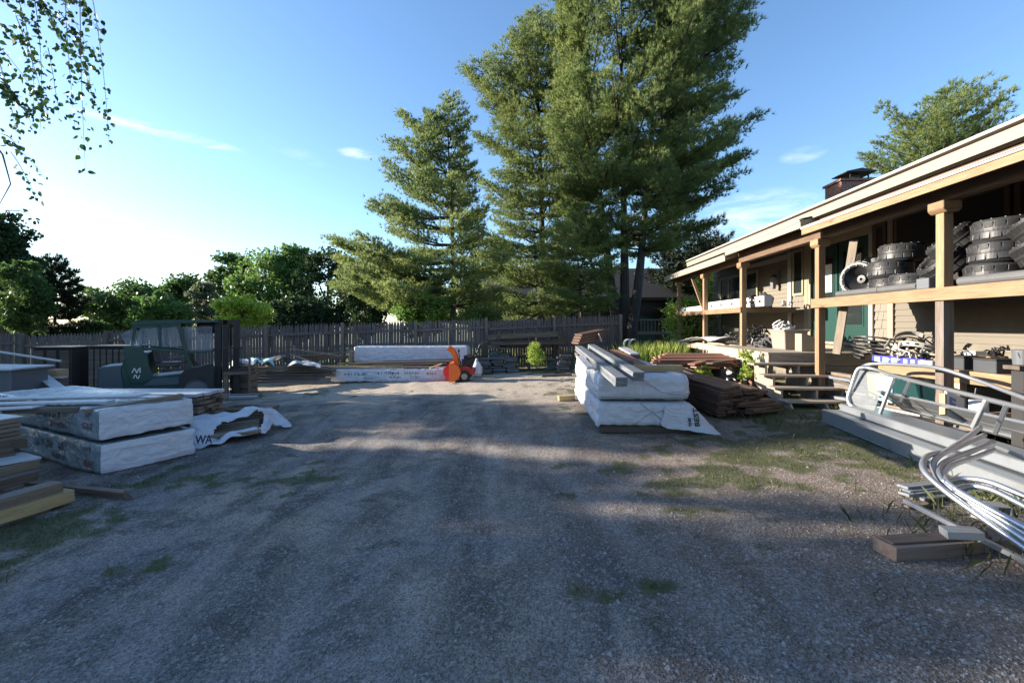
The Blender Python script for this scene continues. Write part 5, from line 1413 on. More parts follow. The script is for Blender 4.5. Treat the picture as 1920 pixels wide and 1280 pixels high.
# ------------------------------------------------------------------ house (own axes: x out from the porch to the right, y along the wall)
HR = R(-3.35)
HO = Vector((6.8, 11.0, .153))                     # house origin in its own axes
def hw(x, t_, z): return Vector((x * math.cos(HR) - t_ * math.sin(HR), x * math.sin(HR) + t_ * math.cos(HR), z))
house = empty('house', hw(*HO), HR, 'long tan sided house with timber porch, green doors and brick chimney', 'house')
hd = (0.0585 * 6.8)
def T(d, x): return (d + .0585 * x) / .998          # depth from the camera -> along the wall
def HB(mb, name, m, parent=house, **k): return mb.build(name, m, parent, HO, **k)
XW = 6.8
tN, tF = -3.0, T(17.7, XW)
Z0 = .153
def clap(t0, t1, z0, z1, h=.115):
    b = MB(); z = z0
    while z < z1 - .01:
        zz = min(z1, z + h)
        b.add([(XW - .004, t0, zz), (XW - .004, t1, zz), (XW - .022, t1, z), (XW - .022, t0, z), (XW + .1, t0, zz), (XW + .1, t1, zz), (XW + .1, t1, z), (XW + .1, t0, z)],
              [(0, 1, 2, 3), (3, 2, 6, 7), (0, 3, 7, 4), (1, 5, 6, 2), (4, 7, 6, 5), (0, 4, 5, 1)])
        z = zz
    return b
def shing(t0, t1, z0, z1, seed):
    b = MB(); rr = random.Random(seed); z = z0; h = .17
    while z < z1 - .01:
        zz = min(z1, z + h); t_ = t0
        while t_ < t1 - .005:
            w_ = min(t1 - t_, rr.uniform(.11, .24)); e = rr.uniform(0, .006)
            b.add([(XW - .004, t_ + .003, zz), (XW - .004, t_ + w_ - .003, zz), (XW - .026 - e, t_ + w_ - .003, z + rr.uniform(0, .008)), (XW - .026 - e, t_ + .003, z + rr.uniform(0, .008)),
                   (XW + .1, t_ + .003, zz), (XW + .1, t_ + w_ - .003, zz), (XW + .1, t_ + w_ - .003, z), (XW + .1, t_ + .003, z)],
                  [(0, 1, 2, 3), (3, 2, 6, 7), (0, 3, 7, 4), (1, 5, 6, 2), (4, 7, 6, 5), (0, 4, 5, 1)])
            t_ += w_
        z = zz
    return b
def tp(px): return T(853 * XW / (px - 1010.0) , XW)
wall = MB(); wall.b2((XW + .102, tN, Z0 - .1), (14.5, tF - .03, 3.9)); WL = HB(wall, 'wall', M_siding)
WTOP = 3.86
t_c1, t_sh = tp(1352), tp(1337)
segs_clap = [(tp(1404), t_c1, Z0, WTOP), (tp(1480), tp(1404), Z0, WTOP), (tN, tp(1679), Z0, WTOP)]
for (a, b_, z0, z1) in segs_clap: HB(clap(a, b_, z0, z1), 'siding', M_siding, WL)
HB(shing(t_c1, tF, Z0, WTOP, 1), 'shingles', M_shingle, WL)
HB(shing(tp(1511), tp(1487), Z0, WTOP, 2), 'shingles', M_shingle, WL)
HB(shing(tp(1668), tp(1641), Z0, WTOP, 3), 'shingles', M_shingle, WL)
HB(shing(tp(1641), tp(1511), 3.62, WTOP, 4), 'shingles', M_shingle, WL)
b = MB(); b.b2((XW - .03, tp(1641), Z0), (XW + .1, tp(1511), 1.2)); HB(b, 'base_panel', M_tantrim, WL)
def trim(px0, px1, z0, z1, m, pr_=.05):
    b = MB(); b.b2((XW - pr_, min(tp(px0), tp(px1)), z0), (XW - .0281, max(tp(px0), tp(px1)), z1)); return HB(b, 'trim_board', m, WL)
trim(1350, 1354, Z0 + .9, 3.2, M_whitetrim); trim(1480.2, 1486.8, Z0, 3.55, M_whitetrim, .06); trim(1511.2, 1517, Z0, 3.6, M_tantrim, .055); trim(1517.2, 1523.5, Z0, 3.6, M_tantrim, .05)
trim(1633, 1640.5, Z0, 3.6, M_whitetrim, .06); trim(1668.3, 1678.5, Z0, 3.7, M_trim, .055)
b = MB(); b.b2((XW - .075, tp(1480), 3.38), (XW - .029, tp(1400), 3.50)); HB(b, 'trim_board', M_whitetrim, WL)
b = MB(); b.b2((XW - .07, tp(1640), 3.45), (XW - .029, tp(1524), 3.6)); HB(b, 'trim_board', M_tantrim, WL)
def window(px0, px1, z0, z1, m, mull=(), fw=.09, deep=.07, parent=house):
    t0, t1 = sorted((tp(px0), tp(px1))); f = MB(); xo, xi = XW - deep, XW - .03
    f.b2((xo, t0, z0), (xi, t0 + fw, z1)); f.b2((xo, t1 - fw, z0), (xi, t1, z1)); f.b2((xo, t0 + fw + .001, z1 - fw), (xi, t1 - fw - .001, z1)); f.b2((xo, t0 + fw + .001, z0), (xi, t1 - fw - .001, z0 + fw))
    for q in mull:
        tm = t0 + (t1 - t0) * q; f.b2((xo + .004, tm - .03, z0 + fw), (xi, tm + .03, z1 - fw))
    w_ = HB(f, 'window', m, parent)
    g = MB(); g.b2((XW - .05, t0 + fw * .9, z0 + fw * .9), (XW - .034, t1 - fw * .9, z1 - fw * .9)); HB(g, 'pane', M_glass, w_)
    return w_
window(1353, 1424, 2.0, 3.3, M_tantrim, (.42, .75))
window(1490, 1510, 2.35, 3.55, M_tantrim, (), .06)
def screen(px0, px1, z0, z1):  # framed near-black sheet added to stand in for porch shade on the wall
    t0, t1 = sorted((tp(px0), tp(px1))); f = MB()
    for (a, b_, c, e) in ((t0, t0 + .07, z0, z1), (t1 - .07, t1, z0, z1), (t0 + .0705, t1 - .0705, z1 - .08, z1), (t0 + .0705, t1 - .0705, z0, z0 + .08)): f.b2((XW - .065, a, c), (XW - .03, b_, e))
    w_ = HB(f, 'shade_sheet_frame', M_darkwoodframe, house); g = MB(); g.b2((XW - .05, t0 + .06, z0 + .07), (XW - .031, t1 - .06, z1 - .07)); HB(g, 'dark_screen', M_porchshade, w_)
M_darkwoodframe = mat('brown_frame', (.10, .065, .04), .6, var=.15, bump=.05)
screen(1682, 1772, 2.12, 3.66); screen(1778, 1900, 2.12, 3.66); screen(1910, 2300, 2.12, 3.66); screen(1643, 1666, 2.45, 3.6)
def door(px0, px1, label_m, glass, hand):
    t0, t1 = sorted((tp(px0), tp(px1))); z0, z1 = 1.21, 3.44; f = MB(); xo, xi = XW - .045, XW + .0
    gz0, gz1 = z0 + glass[0], z1 - .22; g0, g1 = t0 + glass[1], t1 - glass[1]
    f.b2((xo, t0, z0), (xi, g0, z1)); f.b2((xo, g1, z0), (xi, t1, z1)); f.b2((xo, g0 + .0005, z0), (xi, g1 - .0005, gz0)); f.b2((xo, g0 + .0005, gz1), (xi, g1 - .0005, z1))
    d_ = HB(f, 'door', label_m)
    g = MB(); g.b2((XW - .03, g0 - .01, gz0 - .01), (XW - .015, g1 + .01, gz1 + .01)); HB(g, 'pane', M_glass, d_)
    s_ = MB()
    for (a, b_, c, e) in ((g0, g1, gz0 - .03, gz0), (g0, g1, gz1, gz1 + .03), (g0 - .03, g0, gz0 - .03, gz1 + .03), (g1, g1 + .03, gz0 - .03, gz1 + .03)): s_.b2((xo - .012, a, c), (xo - .001, b_, e))
    HB(s_, 'pane_frame', M_doorgreen, d_)
    hn = MB(); th = t0 + .07 if hand else t1 - .07; hn.cyl((xo - .05, th, z0 + 1.0), (xo - .002, th, z0 + 1.0), .03, n=12); hn.cyl((xo - .06, th, z0 + 1.0), (xo - .05, th, z0 + 1.0), .035, n=12); HB(hn, 'handle', M_steel, d_)
    sl_ = MB(); sl_.b2((XW - .14, t0 - .02, z0 - .06), (XW - .031, t1 + .02, z0 - .005)); HB(sl_, 'sill', M_trim, d_)
    return d_, g0, g1, gz0, gz1
dA, ga0, ga1, gaz0, gaz1 = door(1525, 1573, M_doorgreen, (.85, .13), 0)
dB, gb0, gb1, gbz0, gbz1 = door(1576, 1632, M_doorgreen, (.38, .16), 1)
pp = MB(); pp.b2((XW - .038, tp(1562), 2.35), (XW - .0305, tp(1547), 3.0)); HB(pp, 'notice', M_paper, dA)
pp = MB(); pp.b2((XW - .038, tp(1617), 2.75), (XW - .0305, tp(1598), 3.1)); HB(pp, 'notice', M_paper, dB)
lp = MB()
lp.b2((XW - .10, T(12.75, XW), 2.88), (XW - .03, T(12.95, XW), 3.12)); lp.cyl((XW - .18, T(12.85, XW), 2.6), (XW - .18, T(12.85, XW), 2.92), .07, .10, 6); lp.cyl((XW - .18, T(12.85, XW), 2.92), (XW - .18, T(12.85, XW), 3.02), .13, .02, 6); lp.beam((XW - .18, T(12.85, XW), 3.0), (XW - .1, T(12.85, XW), 3.0), .03, .03)
HB(lp, 'wall_lantern', M_greybox)
# porch: deck, posts, beam, shelf rails
XP = 5.2
tD = T(8.9, 4.5)
dk = MB(); n = 9
for i in range(n):                                   # planks along the house
    x0 = 4.48 + (5.10 - 4.48) * 0 ; w_ = (6.75 - 4.48) / n
    xa = 4.48 + w_ * i; t1 = T(12.1, 4.5) if xa < 5.05 else tF
    dk.b2((xa + .003, tD, 1.012), (xa + w_ - .004, t1, 1.05))
DK_ = HB(dk, 'deck', M_deck_y)
sk = MB(); sk.b2((4.49, tD + .004, .82), (4.53, T(12.1, 4.5) - .01, 1.010)); sk.b2((5.12, T(12.1, 4.5), .82), (5.16, tF - .01, 1.010)); HB(sk, 'skirt_board', M_deck_y, DK_)
sk = MB(); sk.b2((4.535, tD + .003, .80), (6.75, tD + .043, 1.010)); sk.b2((5.0, tD + .02, .58), (6.75, tD + .06, .795)); HB(sk, 'front_joist', M_deck_x, DK_)
for (x, t_) in ((4.56, T(11.6, 4.5)), (4.56, T(10.1, 4.5)), (4.56, tD + .1), (5.6, tD + .12), (6.6, tD + .12), (5.2, T(14.0, 5.2))):
    p_ = MB(); p_.b2((x - .045, t_ - .045, gz(4.5) - .02), (x + .045, t_ + .045, .818)); HB(p_, 'deck_post', M_deck_z, DK_)
posts = []
for (px, zb) in ((1273, .12), (1322, .12), (1393, 1.0501), (1537, .15), (1770, .15), (2180, .15)):
    d = 853 * XP / (px - 1010.0); t_ = T(d, XP); posts.append(t_)
    p_ = MB(); p_.b2((XP - .06, t_ - .06, zb), (XP + .06, t_ + .06, 3.10)); po = HB(p_, 'porch_post', M_old_z if False else M_pine_z, bev=.004)
    c_ = MB(); c_.b2((XP - .115, t_ - .12, 3.06), (XP + .115, t_ + .12, 3.169)); c_.prism([(XP - .115, 3.0595), (XP - .07, 3.02), (XP + .07, 3.02), (XP + .115, 3.0595)], t_ - .1195, t_ + .1195); HB(c_, 'capital', M_pine_y, po, bev=.008)
    if px in (1770, 2180):
        s_ = MB(); s_.b2((XP - .0625, t_ - .0625, .16), (XP + .0625, t_ + .0625, 1.90)); HB(s_, 'weathered_base', M_old_z, po)
tE = T(8.35, 4.85); tM = T(11.75, 4.85); tEnd = T(17.4, 5.0)
bm_ = MB(); bm_.b2((XP - .07, tN, 3.17), (XP + .07, tEnd, 3.42)); HB(bm_, 'porch_beam', M_soffit)
# roofs: near porch roof, middle eave, far porch roof, main roof
def roofstrip(name, xe, zt, t0, t1, xi, zi, fh, mf, drip=True):
    r_o = MB(); r_o.prism([(xe, zt - .02), (xe, zt), (xi, zi), (xi, zi - .03)], t0, t1); ro = HB(r_o, name, M_roof)
    f_ = MB(); f_.b2((xe - .028, t0 - .005, zt - fh - .012), (xe - .001, t1 + .005, zt - .034)); HB(f_, 'fascia', mf, ro)
    if drip:
        d_ = MB(); d_.b2((xe - .06, t0 - .012, zt - .033), (xe + .03, t1 + .012, zt - .0215)); d_.b2((xe - .045, t0 - .01, zt - .062), (xe - .029, t1 + .01, zt - .0335)); HB(d_, 'drip_edge', M_whitetrim, ro)
    for ta in (t0 + .02, t1 - .05):
        e_ = MB(); e_.prism([(xe, zt - fh), (xe, zt - .035), (xi, zi - .035), (xi, zi - .12)], ta, ta + .03); HB(e_, 'rake_board', M_trim, ro)
    return ro
roofstrip('porch_roof', 4.85, 3.40, tN, tE, 6.4, 3.86, .15, M_pine_y)
roofstrip('porch_roof', 4.83, 3.42, tM, tEnd, 6.4, 3.86, .17, M_trim)
roofstrip('porch_roof', 4.83, 3.55, tE + .01, tM - .01, 6.4, 3.88, .17, M_trim)
mr = MB(); mr.prism([(5.15, 3.74), (5.15, 3.775), (10.6, 5.3), (15.3, 3.9), (15.3, 3.86), (10.6, 5.26)], tN, T(15.6, 5.3)); MR = HB(mr, 'main_roof', M_roof)
g_ = MB(); g_.prism([(5.02, 3.55), (5.10, 3.53), (5.13, 3.55), (5.13, 3.69), (5.02, 3.69), (5.005, 3.675)], tN, T(15.4, 5.3)); HB(g_, 'gutter', M_trim, MR)
g_ = MB(); g_.b2((5.04, tN, 3.745), (5.149, T(15.6, 5.3) + .01, 3.785)); HB(g_, 'roof_edge', M_whitetrim, MR)
g_ = MB(); g_.b2((5.131, tN, 3.45), (5.16, T(15.6, 5.3), 3.719)); HB(g_, 'fascia', M_soffit, MR)
cl_ = MB(); cl_.prism([(4.9, 3.22), (4.9, 3.235), (5.13, 3.43), (6.77, 3.66), (6.77, 3.64), (5.14, 3.41)], tN, tEnd - .06) ; 
so_ = MB(); so_.prism([(5.27, 3.47), (5.27, 3.49), (6.75, 3.72), (6.75, 3.70)], tN, tEnd - .1); HB(so_, 'porch_ceiling', M_soffit)
# chimney
ch = MB(); ch.b2((10.5, T(15.8, 10.5), 3.9), (11.6, T(16.7, 10.5), 6.58)); CH = HB(ch, 'chimney', M_brick)
cp = MB(); cp.b2((10.44, T(15.74, 10.5), 6.581), (11.66, T(16.76, 10.5), 6.66)); HB(cp, 'cap_course', M_brick, CH)
cp = MB()
for (x, t_) in ((10.9, 15.95), (11.5, 15.95), (10.9, 16.5), (11.5, 16.5)): cp.b2((x - .02, T(t_, 10.5) - .02, 6.661), (x + .02, T(t_, 10.5) + .02, 6.9))
cp.prism([(10.7, 6.901), (10.7, 6.93), (11.2, 7.03), (11.7, 6.93), (11.7, 6.901)], T(15.8, 10.5), T(16.65, 10.5)); cp.cyl((11.2, T(16.2, 10.5), 6.661), (11.2, T(16.2, 10.5), 6.88), .14); HB(cp, 'rain_cap', M_brickdark, CH)
# shelf rails and shelves
tP3, tP4, tP1 = posts[2], posts[3], posts[0]
SH = 2.07
rl = MB(); rl.b2((XP - .1, tN, 1.905), (XP - .0605, tP4 + .12, SH)); HB(rl, 'shelf_rail', M_pine_y, bev=.004)
rl = MB(); rl.b2((XP - .1, tP3 - .07, 1.90), (XP - .0605, tP1 + .1, 2.04)); HB(rl, 'shelf_rail', M_pine_y, bev=.004)
rl = MB(); rl.b2((XP + .061, tP3 - .04, 1.90), (XW - .32, tP3 + .0, 2.03)); HB(rl, 'shelf_rail', M_pine_x, bev=.004)
sf = MB()
for i in range(6): sf.b2((XP - .055 + .245 * i, tN, 2.03), (XP - .055 + .245 * i + .235, tP4 + .08, SH - .004))
HB(sf, 'shelf', M_deck_y)
sf = MB()
for i in range(6): sf.b2((XP - .055 + .245 * i, tP3 + .005, 2.0), (XP - .055 + .245 * i + .235, tP1, 2.036))
HB(sf, 'shelf', M_deck_y)
HOUSE_SHELF = SH
for (t_) in (T(16.4, 5.2),):
    br_ = MB(); br_.beam((XP + .02, T(15.5, XP), 3.2), (XP + .02, T(14.4, XP), 2.06), .09, .045); HB(br_, 'brace', M_pine_z)
# steps down from the deck, in front of it (toward the camera)
def steps():
    o = hw(4.72, tD, .155); root = empty('wooden_steps', o, HR, 'worn open wooden steps of four treads leading down from the deck', 'steps')
    H0 = 1.05 - .155
    for k_ in range(1, 5):
        z = H0 - .19 * k_; y = -.28 * k_
        for dy in (0, .148):
            b = MB(); b.b2((-.70 + .05 * k_, y - .03 + dy, z - .04), (.62 + .05 * k_, y + .112 + dy, z)); b.build('tread', M_deck_x, root, bev=.006)
    for x in (-.5, .1, .55):
        b = MB(); poly = [(-.12, H0 - .25)]
        for k_ in range(1, 5): poly += [(.28 * k_ - .26, H0 - .19 * k_ - .042), (.28 * k_ + .02, H0 - .19 * k_ - .042)]
        poly += [(1.2, 0), (.85, 0), (-.12, H0 - .62)]
        Mx = Matrix.Rotation(R(-90), 4, 'Z'); Mx = Matrix.Translation((x + .08, 0, 0)) @ Mx
        b.prism(poly, -.02, .02, Mx); b.build('stringer', M_deck_z, root)
steps()
def near_low_deck():
    a = hw(4.75, T(13.4, 4.75), .155); root = empty('low_platform', a, HR, 'low pale platform beside the deck under the far porch', 'platform')
    b = MB()
    for i in range(5): b.b2((-.3 + .17 * i, 0, .40), (-.135 + .17 * i, 2.6, .44))
    b.build('planks', M_whiteboard, root); s_ = MB(); s_.b2((-.28, .02, 0), (.54, 2.58, .399)); s_.build('frame', M_deck_x, root)
near_low_deck()
# ------------------------------------------------------------------ black plastic wheels on the shelf
def HL(px, d_or_x, z=None):
    return None
def hx(px, X): d = 853 * X / (px - 1010.0); return T(d, X)         # along-the-wall place of a photo column at distance X from the axis
def wheel_proto(loc, rot, label):
    root = empty('dock_roller', loc, rot, label, 'plastic wheel', 'black plastic dock wheels on the porch shelf')
    Rr, Wd = .30, .255
    b = MB(); h = Wd / 2
    b.lathe([(Rr * .80, -h), (Rr * .90, -h), (Rr * .958, -h + .03), (Rr * .978, -.012), (Rr * .994, -.008), (Rr * .994, .008), (Rr * .978, .012), (Rr * .958, h - .03), (Rr * .90, h), (Rr * .80, h)], 48, closed=True)
    b.build('tyre', M_black, root, recalc=True)
    lg = MB(); n = 18
    for row in (-1, 1):
        for k in range(n):
            a0 = 2 * math.pi * (k + (.5 if row > 0 else .15)) / n; w = 2 * math.pi / n * .88; vs = []
            za, zb = (.016, h - .034) if row > 0 else (-h + .034, -.016)
            for i in range(4):
                a = a0 + w * (i / 3 - .5)
                for (rr, z) in ((Rr * .93, za), (Rr * .93, zb), (Rr * (1.005 if row > 0 else .972), zb), (Rr * (.972 if row > 0 else 1.005), za)):
                    vs.append((rr * math.cos(a), rr * math.sin(a), z))
            fs = []
            for i in range(3):
                o = i * 4; q = o + 4
                for k2 in range(4): fs.append((o + k2, o + (k2 + 1) % 4, q + (k2 + 1) % 4, q + k2))
            fs += [(0, 3, 2, 1), (12, 13, 14, 15)]
            lg.add(vs, fs)
    lg.build('tread', M_black, root, bev=.004)
    rm = MB(); rm.lathe([(Rr * .80, h + .004), (Rr * .70, h - .01), (Rr * .66, h - .05), (Rr * .26, -.06), (Rr * .22, -.03), (Rr * .22, .0), (Rr * .08, .004), (Rr * .08, -.10), (Rr * .22, -.11), (Rr * .66, -h + .05), (Rr * .70, -h + .01), (Rr * .80, -h - .004)], 36, closed=True)
    rm.build('rim', M_black, root)
    bo = MB()
    for k in range(12):
        a = 2 * math.pi * k / 12
        for s in (-1, 1): bo.cyl((Rr * .755 * math.cos(a), Rr * .755 * math.sin(a), s * (h - .002)), (Rr * .755 * math.cos(a), Rr * .755 * math.sin(a), s * (h + .012)), .012, n=6)
    bo.build('bolts', M_greybox, root)
    return root
def rim_ribs(): pass
def wheel_at(px, X, z, tilt=0, az=0, face=None):
    t_ = hx(px, X); p = hw(X, t_, z)
    if face is not None: return p, Vector(face).to_track_quat('Z', 'Y').to_euler()
    ax = Vector((math.sin(tilt) * math.cos(az), math.sin(tilt) * math.sin(az), math.cos(tilt)))
    return p, ax.to_track_quat('Z', 'Y').to_euler()
zs = SH + .0; th = .262
wl = [
 (1592 + 22, 5.50, zs + .302, None, None, (-.93, -.36, .04), 'black plastic wheel standing upright, hollow hub side facing out, leftmost on the shelf'),
 (1672, 5.62, zs + th * .5, 0.02, 0, None, 'lowest wheel of the three-high stack right of the hub-out wheel'),
 (1668, 5.60, zs + th * 1.5, 0.03, 1, None, 'middle wheel of the three-high stack right of the hub-out wheel'),
 (1690, 5.70, zs + th * 2.5, 0.05, 4, None, 'top wheel of the three-high stack right of the hub-out wheel'),
 (1712, 5.48, zs + th * .5, 0.0, 0, None, 'single wheel lying flat between the first stack and the tilted wheels'),
 (1768, 5.58, zs + .38, 0.85, 2.8, None, 'lower tilted wheel leaning behind the shelf post'),
 (1786, 5.72, zs + .66, 0.75, 2.6, None, 'upper tilted wheel leaning behind the shelf post'),
 (1655, 6.25, zs + th * 2.3, 0.06, 0, None, 'wheel at the back of the shelf above the hub-out wheel'),
 (1868, 5.55, zs + th * .5, 0.0, 0, None, 'lowest wheel of the stack right of the shelf post'),
 (1876, 5.56, zs + th * 1.5, 0.03, 2, None, 'middle wheel of the stack right of the shelf post'),
 (1884, 5.56, zs + th * 2.5, 0.05, 3.4, None, 'top wheel of the stack right of the shelf post'),
 (1852, 6.05, zs + .302, None, None, (-.25, -1, 0), 'wheel standing on its tread behind the stack right of the shelf post'),
 (1968, 5.45, zs + .38, .55, 2.4, None, 'lower tilted wheel cut by the right edge of the photo'),
 (1960, 5.55, zs + .64, .6, 2.3, None, 'upper tilted wheel cut by the right edge of the photo'),
]
W0 = None
for (px, X, z, ti, az, fc, lb) in wl:
    p, e = wheel_at(px, X, z, ti or 0, az or 0, fc)
    if W0 is None: W0 = wheel_proto(p, e, lb)
    else: dup(W0, p, e, lb)
def shelf_tube(name, px0, px1, X, z, r, m, label, cat, cap=True):
    a, b_ = hw(X, hx(px0, X), z), hw(X, hx(px1, X), z); b = MB(); d = (b_ - a).normalized()
    b.cyl(a, b_, r, n=14); b.cyl(a + d * .9, a + d * .97, r * 1.12, n=14); c = (a + b_) / 2
    return tag(b.build(name, m, smooth=False, org=c), label, cat)
shelf_tube('pipe', 1571, 1722, 5.20, SH + .055, .05, M_pipe, 'grey black pipe along the shelf edge under the left wheels', 'pipe')
shelf_tube('pipe', 1801, 2100, 5.22, SH + .06, .058, M_pipe, 'grey black pipe along the shelf edge under the right wheels', 'pipe')
c = hw(5.2, hx(1738, 5.2), SH + .075); b = MB(); b.box((0, 0, 0), (.13, .2, .14)); b.b2((-.07, -.05, .0705), (.07, .05, .08)); tag(b.build('pipe_clamp', M_greybox, loc=c, rz=HR, bev=.01), 'grey block clamping the end of the left shelf pipe', 'clamp')
a, b_ = hw(5.32, hx(1568, 5.32), 1.07), hw(5.55, hx(1601, 5.55), 3.08)
plank('leaning_plank', a, b_, .13, .04, M_tan, 'yellow plank leaning upright beside the hub-out wheel, its foot on the deck', 'plank', roll=R(60))
a, b_ = hw(6.3, hx(1735, 6.3), SH + .8), hw(6.4, hx(1668, 6.4), SH + .64)
plank('white_strip', a, b_, .25, .02, M_whitepl, 'bright white strip lying behind the tilted wheels', 'strip')

# far porch shelf: white gutters and fittings
a0 = hw(5.35, hx(1283, 5.35), 2.06); a1 = hw(5.35, hx(1408, 5.35) , 2.06)
def gutterbox(X, px0, px1, z, w, h, label, holes=3):
    t0, t1 = hx(px0, X), hx(px1, X); L = abs(t1 - t0); c = hw(X, (t0 + t1) / 2, z)
    root = empty('white_trough', c, HR, label, 'trough', 'white troughs on the far porch shelf')
    b = MB(); b.b2((-w / 2, -L / 2, 0), (w / 2, L / 2, .02)); b.b2((-w / 2, -L / 2, .0205), (-w / 2 + .02, L / 2, h)); b.b2((w / 2 - .02, -L / 2, .0205), (w / 2, L / 2, h)); b.b2((-w / 2 + .0205, -L / 2, .0205), (w / 2 - .0205, -L / 2 + .02, h)); b.build('trough_body', M_whitepl, root, bev=.004)
    for i in range(holes):
        k = MB(); y = -L / 2 + L * (i + .6) / (holes + .4); k.b2((-w / 2 - .012, y - .05, h * .35), (-w / 2 - .001, y + .05, h * .6)); k.build('bracket', M_blackdull, root)
gutterbox(5.34, 1281, 1322, 2.04, .18, .16, 'white trough at the far end of the far porch shelf')
gutterbox(5.36, 1326, 1392, 2.04, .18, .24, 'white trough in the middle of the far porch shelf')
gutterbox(5.5, 1398, 1440, 2.04, .2, .25, 'white trough right of the third porch post on the far shelf')
def fitting(x, t_, z, seed, label, group):
    rr = random.Random(seed); b = MB()
    for i in range(4):
        a = Vector((rr.uniform(-.1, .1), rr.uniform(-.12, .12), .04 + .07 * i)); v = Vector((rr.uniform(-1, 1), rr.uniform(-1, 1), rr.uniform(-.3, .3))).normalized() * .13
        b.cyl(a - v, a + v, .038, n=10)
    b.cyl((0, 0, 0), (0, 0, .1), .06, n=10)
    tag(b.build('pipe_fitting', M_black, loc=hw(x, t_, z)), label, 'pipe fitting', group)
for i, (px, X) in enumerate(((1418, 5.45), (1426, 5.5), (1436, 5.55), (1432, 5.8), (1442, 5.75))):
    fitting(X, hx(px, X), 2.04, i, 'heap of black pipe fittings on the far porch shelf right of the third post', 'black pipe fittings on the far shelf')
for i, (px, X) in enumerate(((1470, 6.3), (1481, 6.35))):
    b = MB(); b.tube([(0, -.05, .03), (0, -.05, .14), (0, .05, .16), (0, .05, .03)], .025, 8); tag(b.build('white_elbow', M_whitepl, loc=hw(X, hx(px, X), 2.04)), 'small white pipe elbow near the wall end of the far shelf', 'pipe fitting', 'white elbows on the far shelf')
plank('pale_strip', hw(5.3, hx(1249, 5.3), 2.08), hw(5.3, hx(1300, 5.3), 2.06), .2, .02, M_whiteboard, 'pale board sticking out past the end post of the far shelf', 'board')

# things on the deck
def tote(x, t_, z, w, l, h, m, label, name='storage_tote', lid=True, cat='tote', taper=.86):
    root = empty(name, hw(x, t_, z), HR, label, cat); b = MB(); th_ = .012; vs = []
    for (zz, s) in ((0, taper), (h, 1.0)):
        for sx, sy in ((-1, -1), (1, -1), (1, 1), (-1, 1)): vs.append((sx * w / 2 * s, sy * l / 2 * s, zz))
    b.add(vs, [(3, 2, 1, 0), (0, 1, 5, 4), (1, 2, 6, 5), (2, 3, 7, 6), (3, 0, 4, 7)] + ([(4, 5, 6, 7)] if lid else [])); bo = b.build('body', m, root, bev=.012)
    r = MB()
    for (lo, hi) in (((-w / 2 - .02, -l / 2 - .02, h - .035), (w / 2 + .02, -l / 2 + .005, h + .006)), ((-w / 2 - .02, l / 2 - .005, h - .035), (w / 2 + .02, l / 2 + .02, h + .006)), ((-w / 2 - .02, -l / 2 + .0055, h - .035), (-w / 2 + .005, l / 2 - .0055, h + .006)), ((w / 2 - .005, -l / 2 + .0055, h - .035), (w / 2 + .02, l / 2 - .0055, h + .006))): r.b2(lo, hi)
    r.build('rim', m, root, bev=.006)
    return root
tote(5.55, hx(1478, 5.55), 1.05, .5, .62, .43, M_taupe, 'taupe plastic tote heaped with fittings on the deck by the wall')
def tangle(loc, r, n, m, label, name, cat, seed, h=.2, rad=.012, group=None):
    rr = random.Random(seed); b = MB()
    for i in range(n):
        c = Vector((rr.uniform(-r, r) * .5, rr.uniform(-r, r) * .5, .02 + h * (1 - rr.random() ** .7))); rx = rr.uniform(.3, .8) * r; a0 = rr.uniform(0, 6.28); tl = Euler((rr.uniform(-.7, .7), rr.uniform(-.7, .7), 0)).to_matrix(); k = rr.randint(6, 14)
        pts = [c + tl @ Vector((rx * math.cos(a0 + j * .45), rx * .8 * math.sin(a0 + j * .45), .01 * j * rr.uniform(-1, 1))) for j in range(k)]
        pts = [Vector((p.x, p.y, max(rad, p.z))) for p in pts]
        b.tube(pts, rad, 5)
    return tag(b.build(name, m, loc=loc), label, cat, group)
tangle(hw(5.6, hx(1417, 5.6), 1.05), .3, 26, M_black, 'tall black heap of cable and hose on the deck right of the third porch post', 'cable_heap', 'cable heap', 1, h=.5, rad=.018)
tangle(hw(5.5, hx(1440, 5.5), 1.05), .32, 22, M_pipe, 'low grey heap of hose on the deck left of the taupe tote', 'hose_heap', 'hose heap', 2, h=.15, rad=.02)
tangle(hw(6.1, hx(1386, 6.1), 1.05), .3, 16, M_pipe, 'dim hose coil left of the third porch post by the wall', 'hose_coil', 'hose coil', 3, h=.3, rad=.016)
tangle(hw(5.55, hx(1470, 5.55), 1.48), .2, 12, M_whitepl, 'pale fittings heaped on top of the taupe tote', 'fitting_heap', 'fitting heap', 4, h=.12, rad=.018)
tangle(hw(6.2, hx(1352, 6.2), 1.05), .25, 10, M_black, 'dark odds and ends at the far wall corner of the deck', 'hose_coil', 'hose coil', 5, h=.12, rad=.02)
def arcpiece(x, t_, z, m, label):
    b = MB(); pts = []; n = 10
    for i in range(n + 1):
        a = R(5 + 85 * i / n); pts.append((.42 * math.cos(a), .36 * math.sin(a)))
    pts2 = [(.0, .36), (.0, 0)]
    b.prism([(p[0], p[1]) for p in pts] + [(0, 0)], -.12, .12)
    tag(b.build('curved_block', m, loc=hw(x, t_, z), rz=HR, bev=.005), label, 'block')
arcpiece(5.35, hx(1496, 5.35), 1.05, M_tantrim, 'tan quarter-round block on the deck right of the taupe tote')
for i in range(4):
    plank('deck_scrap', hw(5.6, hx(1506, 5.6), 1.08 + .06 * i), hw(5.9, hx(1530, 5.9), 1.08 + .06 * i), .25, .05, M_tan if i % 2 else M_card, 'short scrap board in the stack between the quarter-round block and the fourth post', 'board', 'scrap boards on the deck')
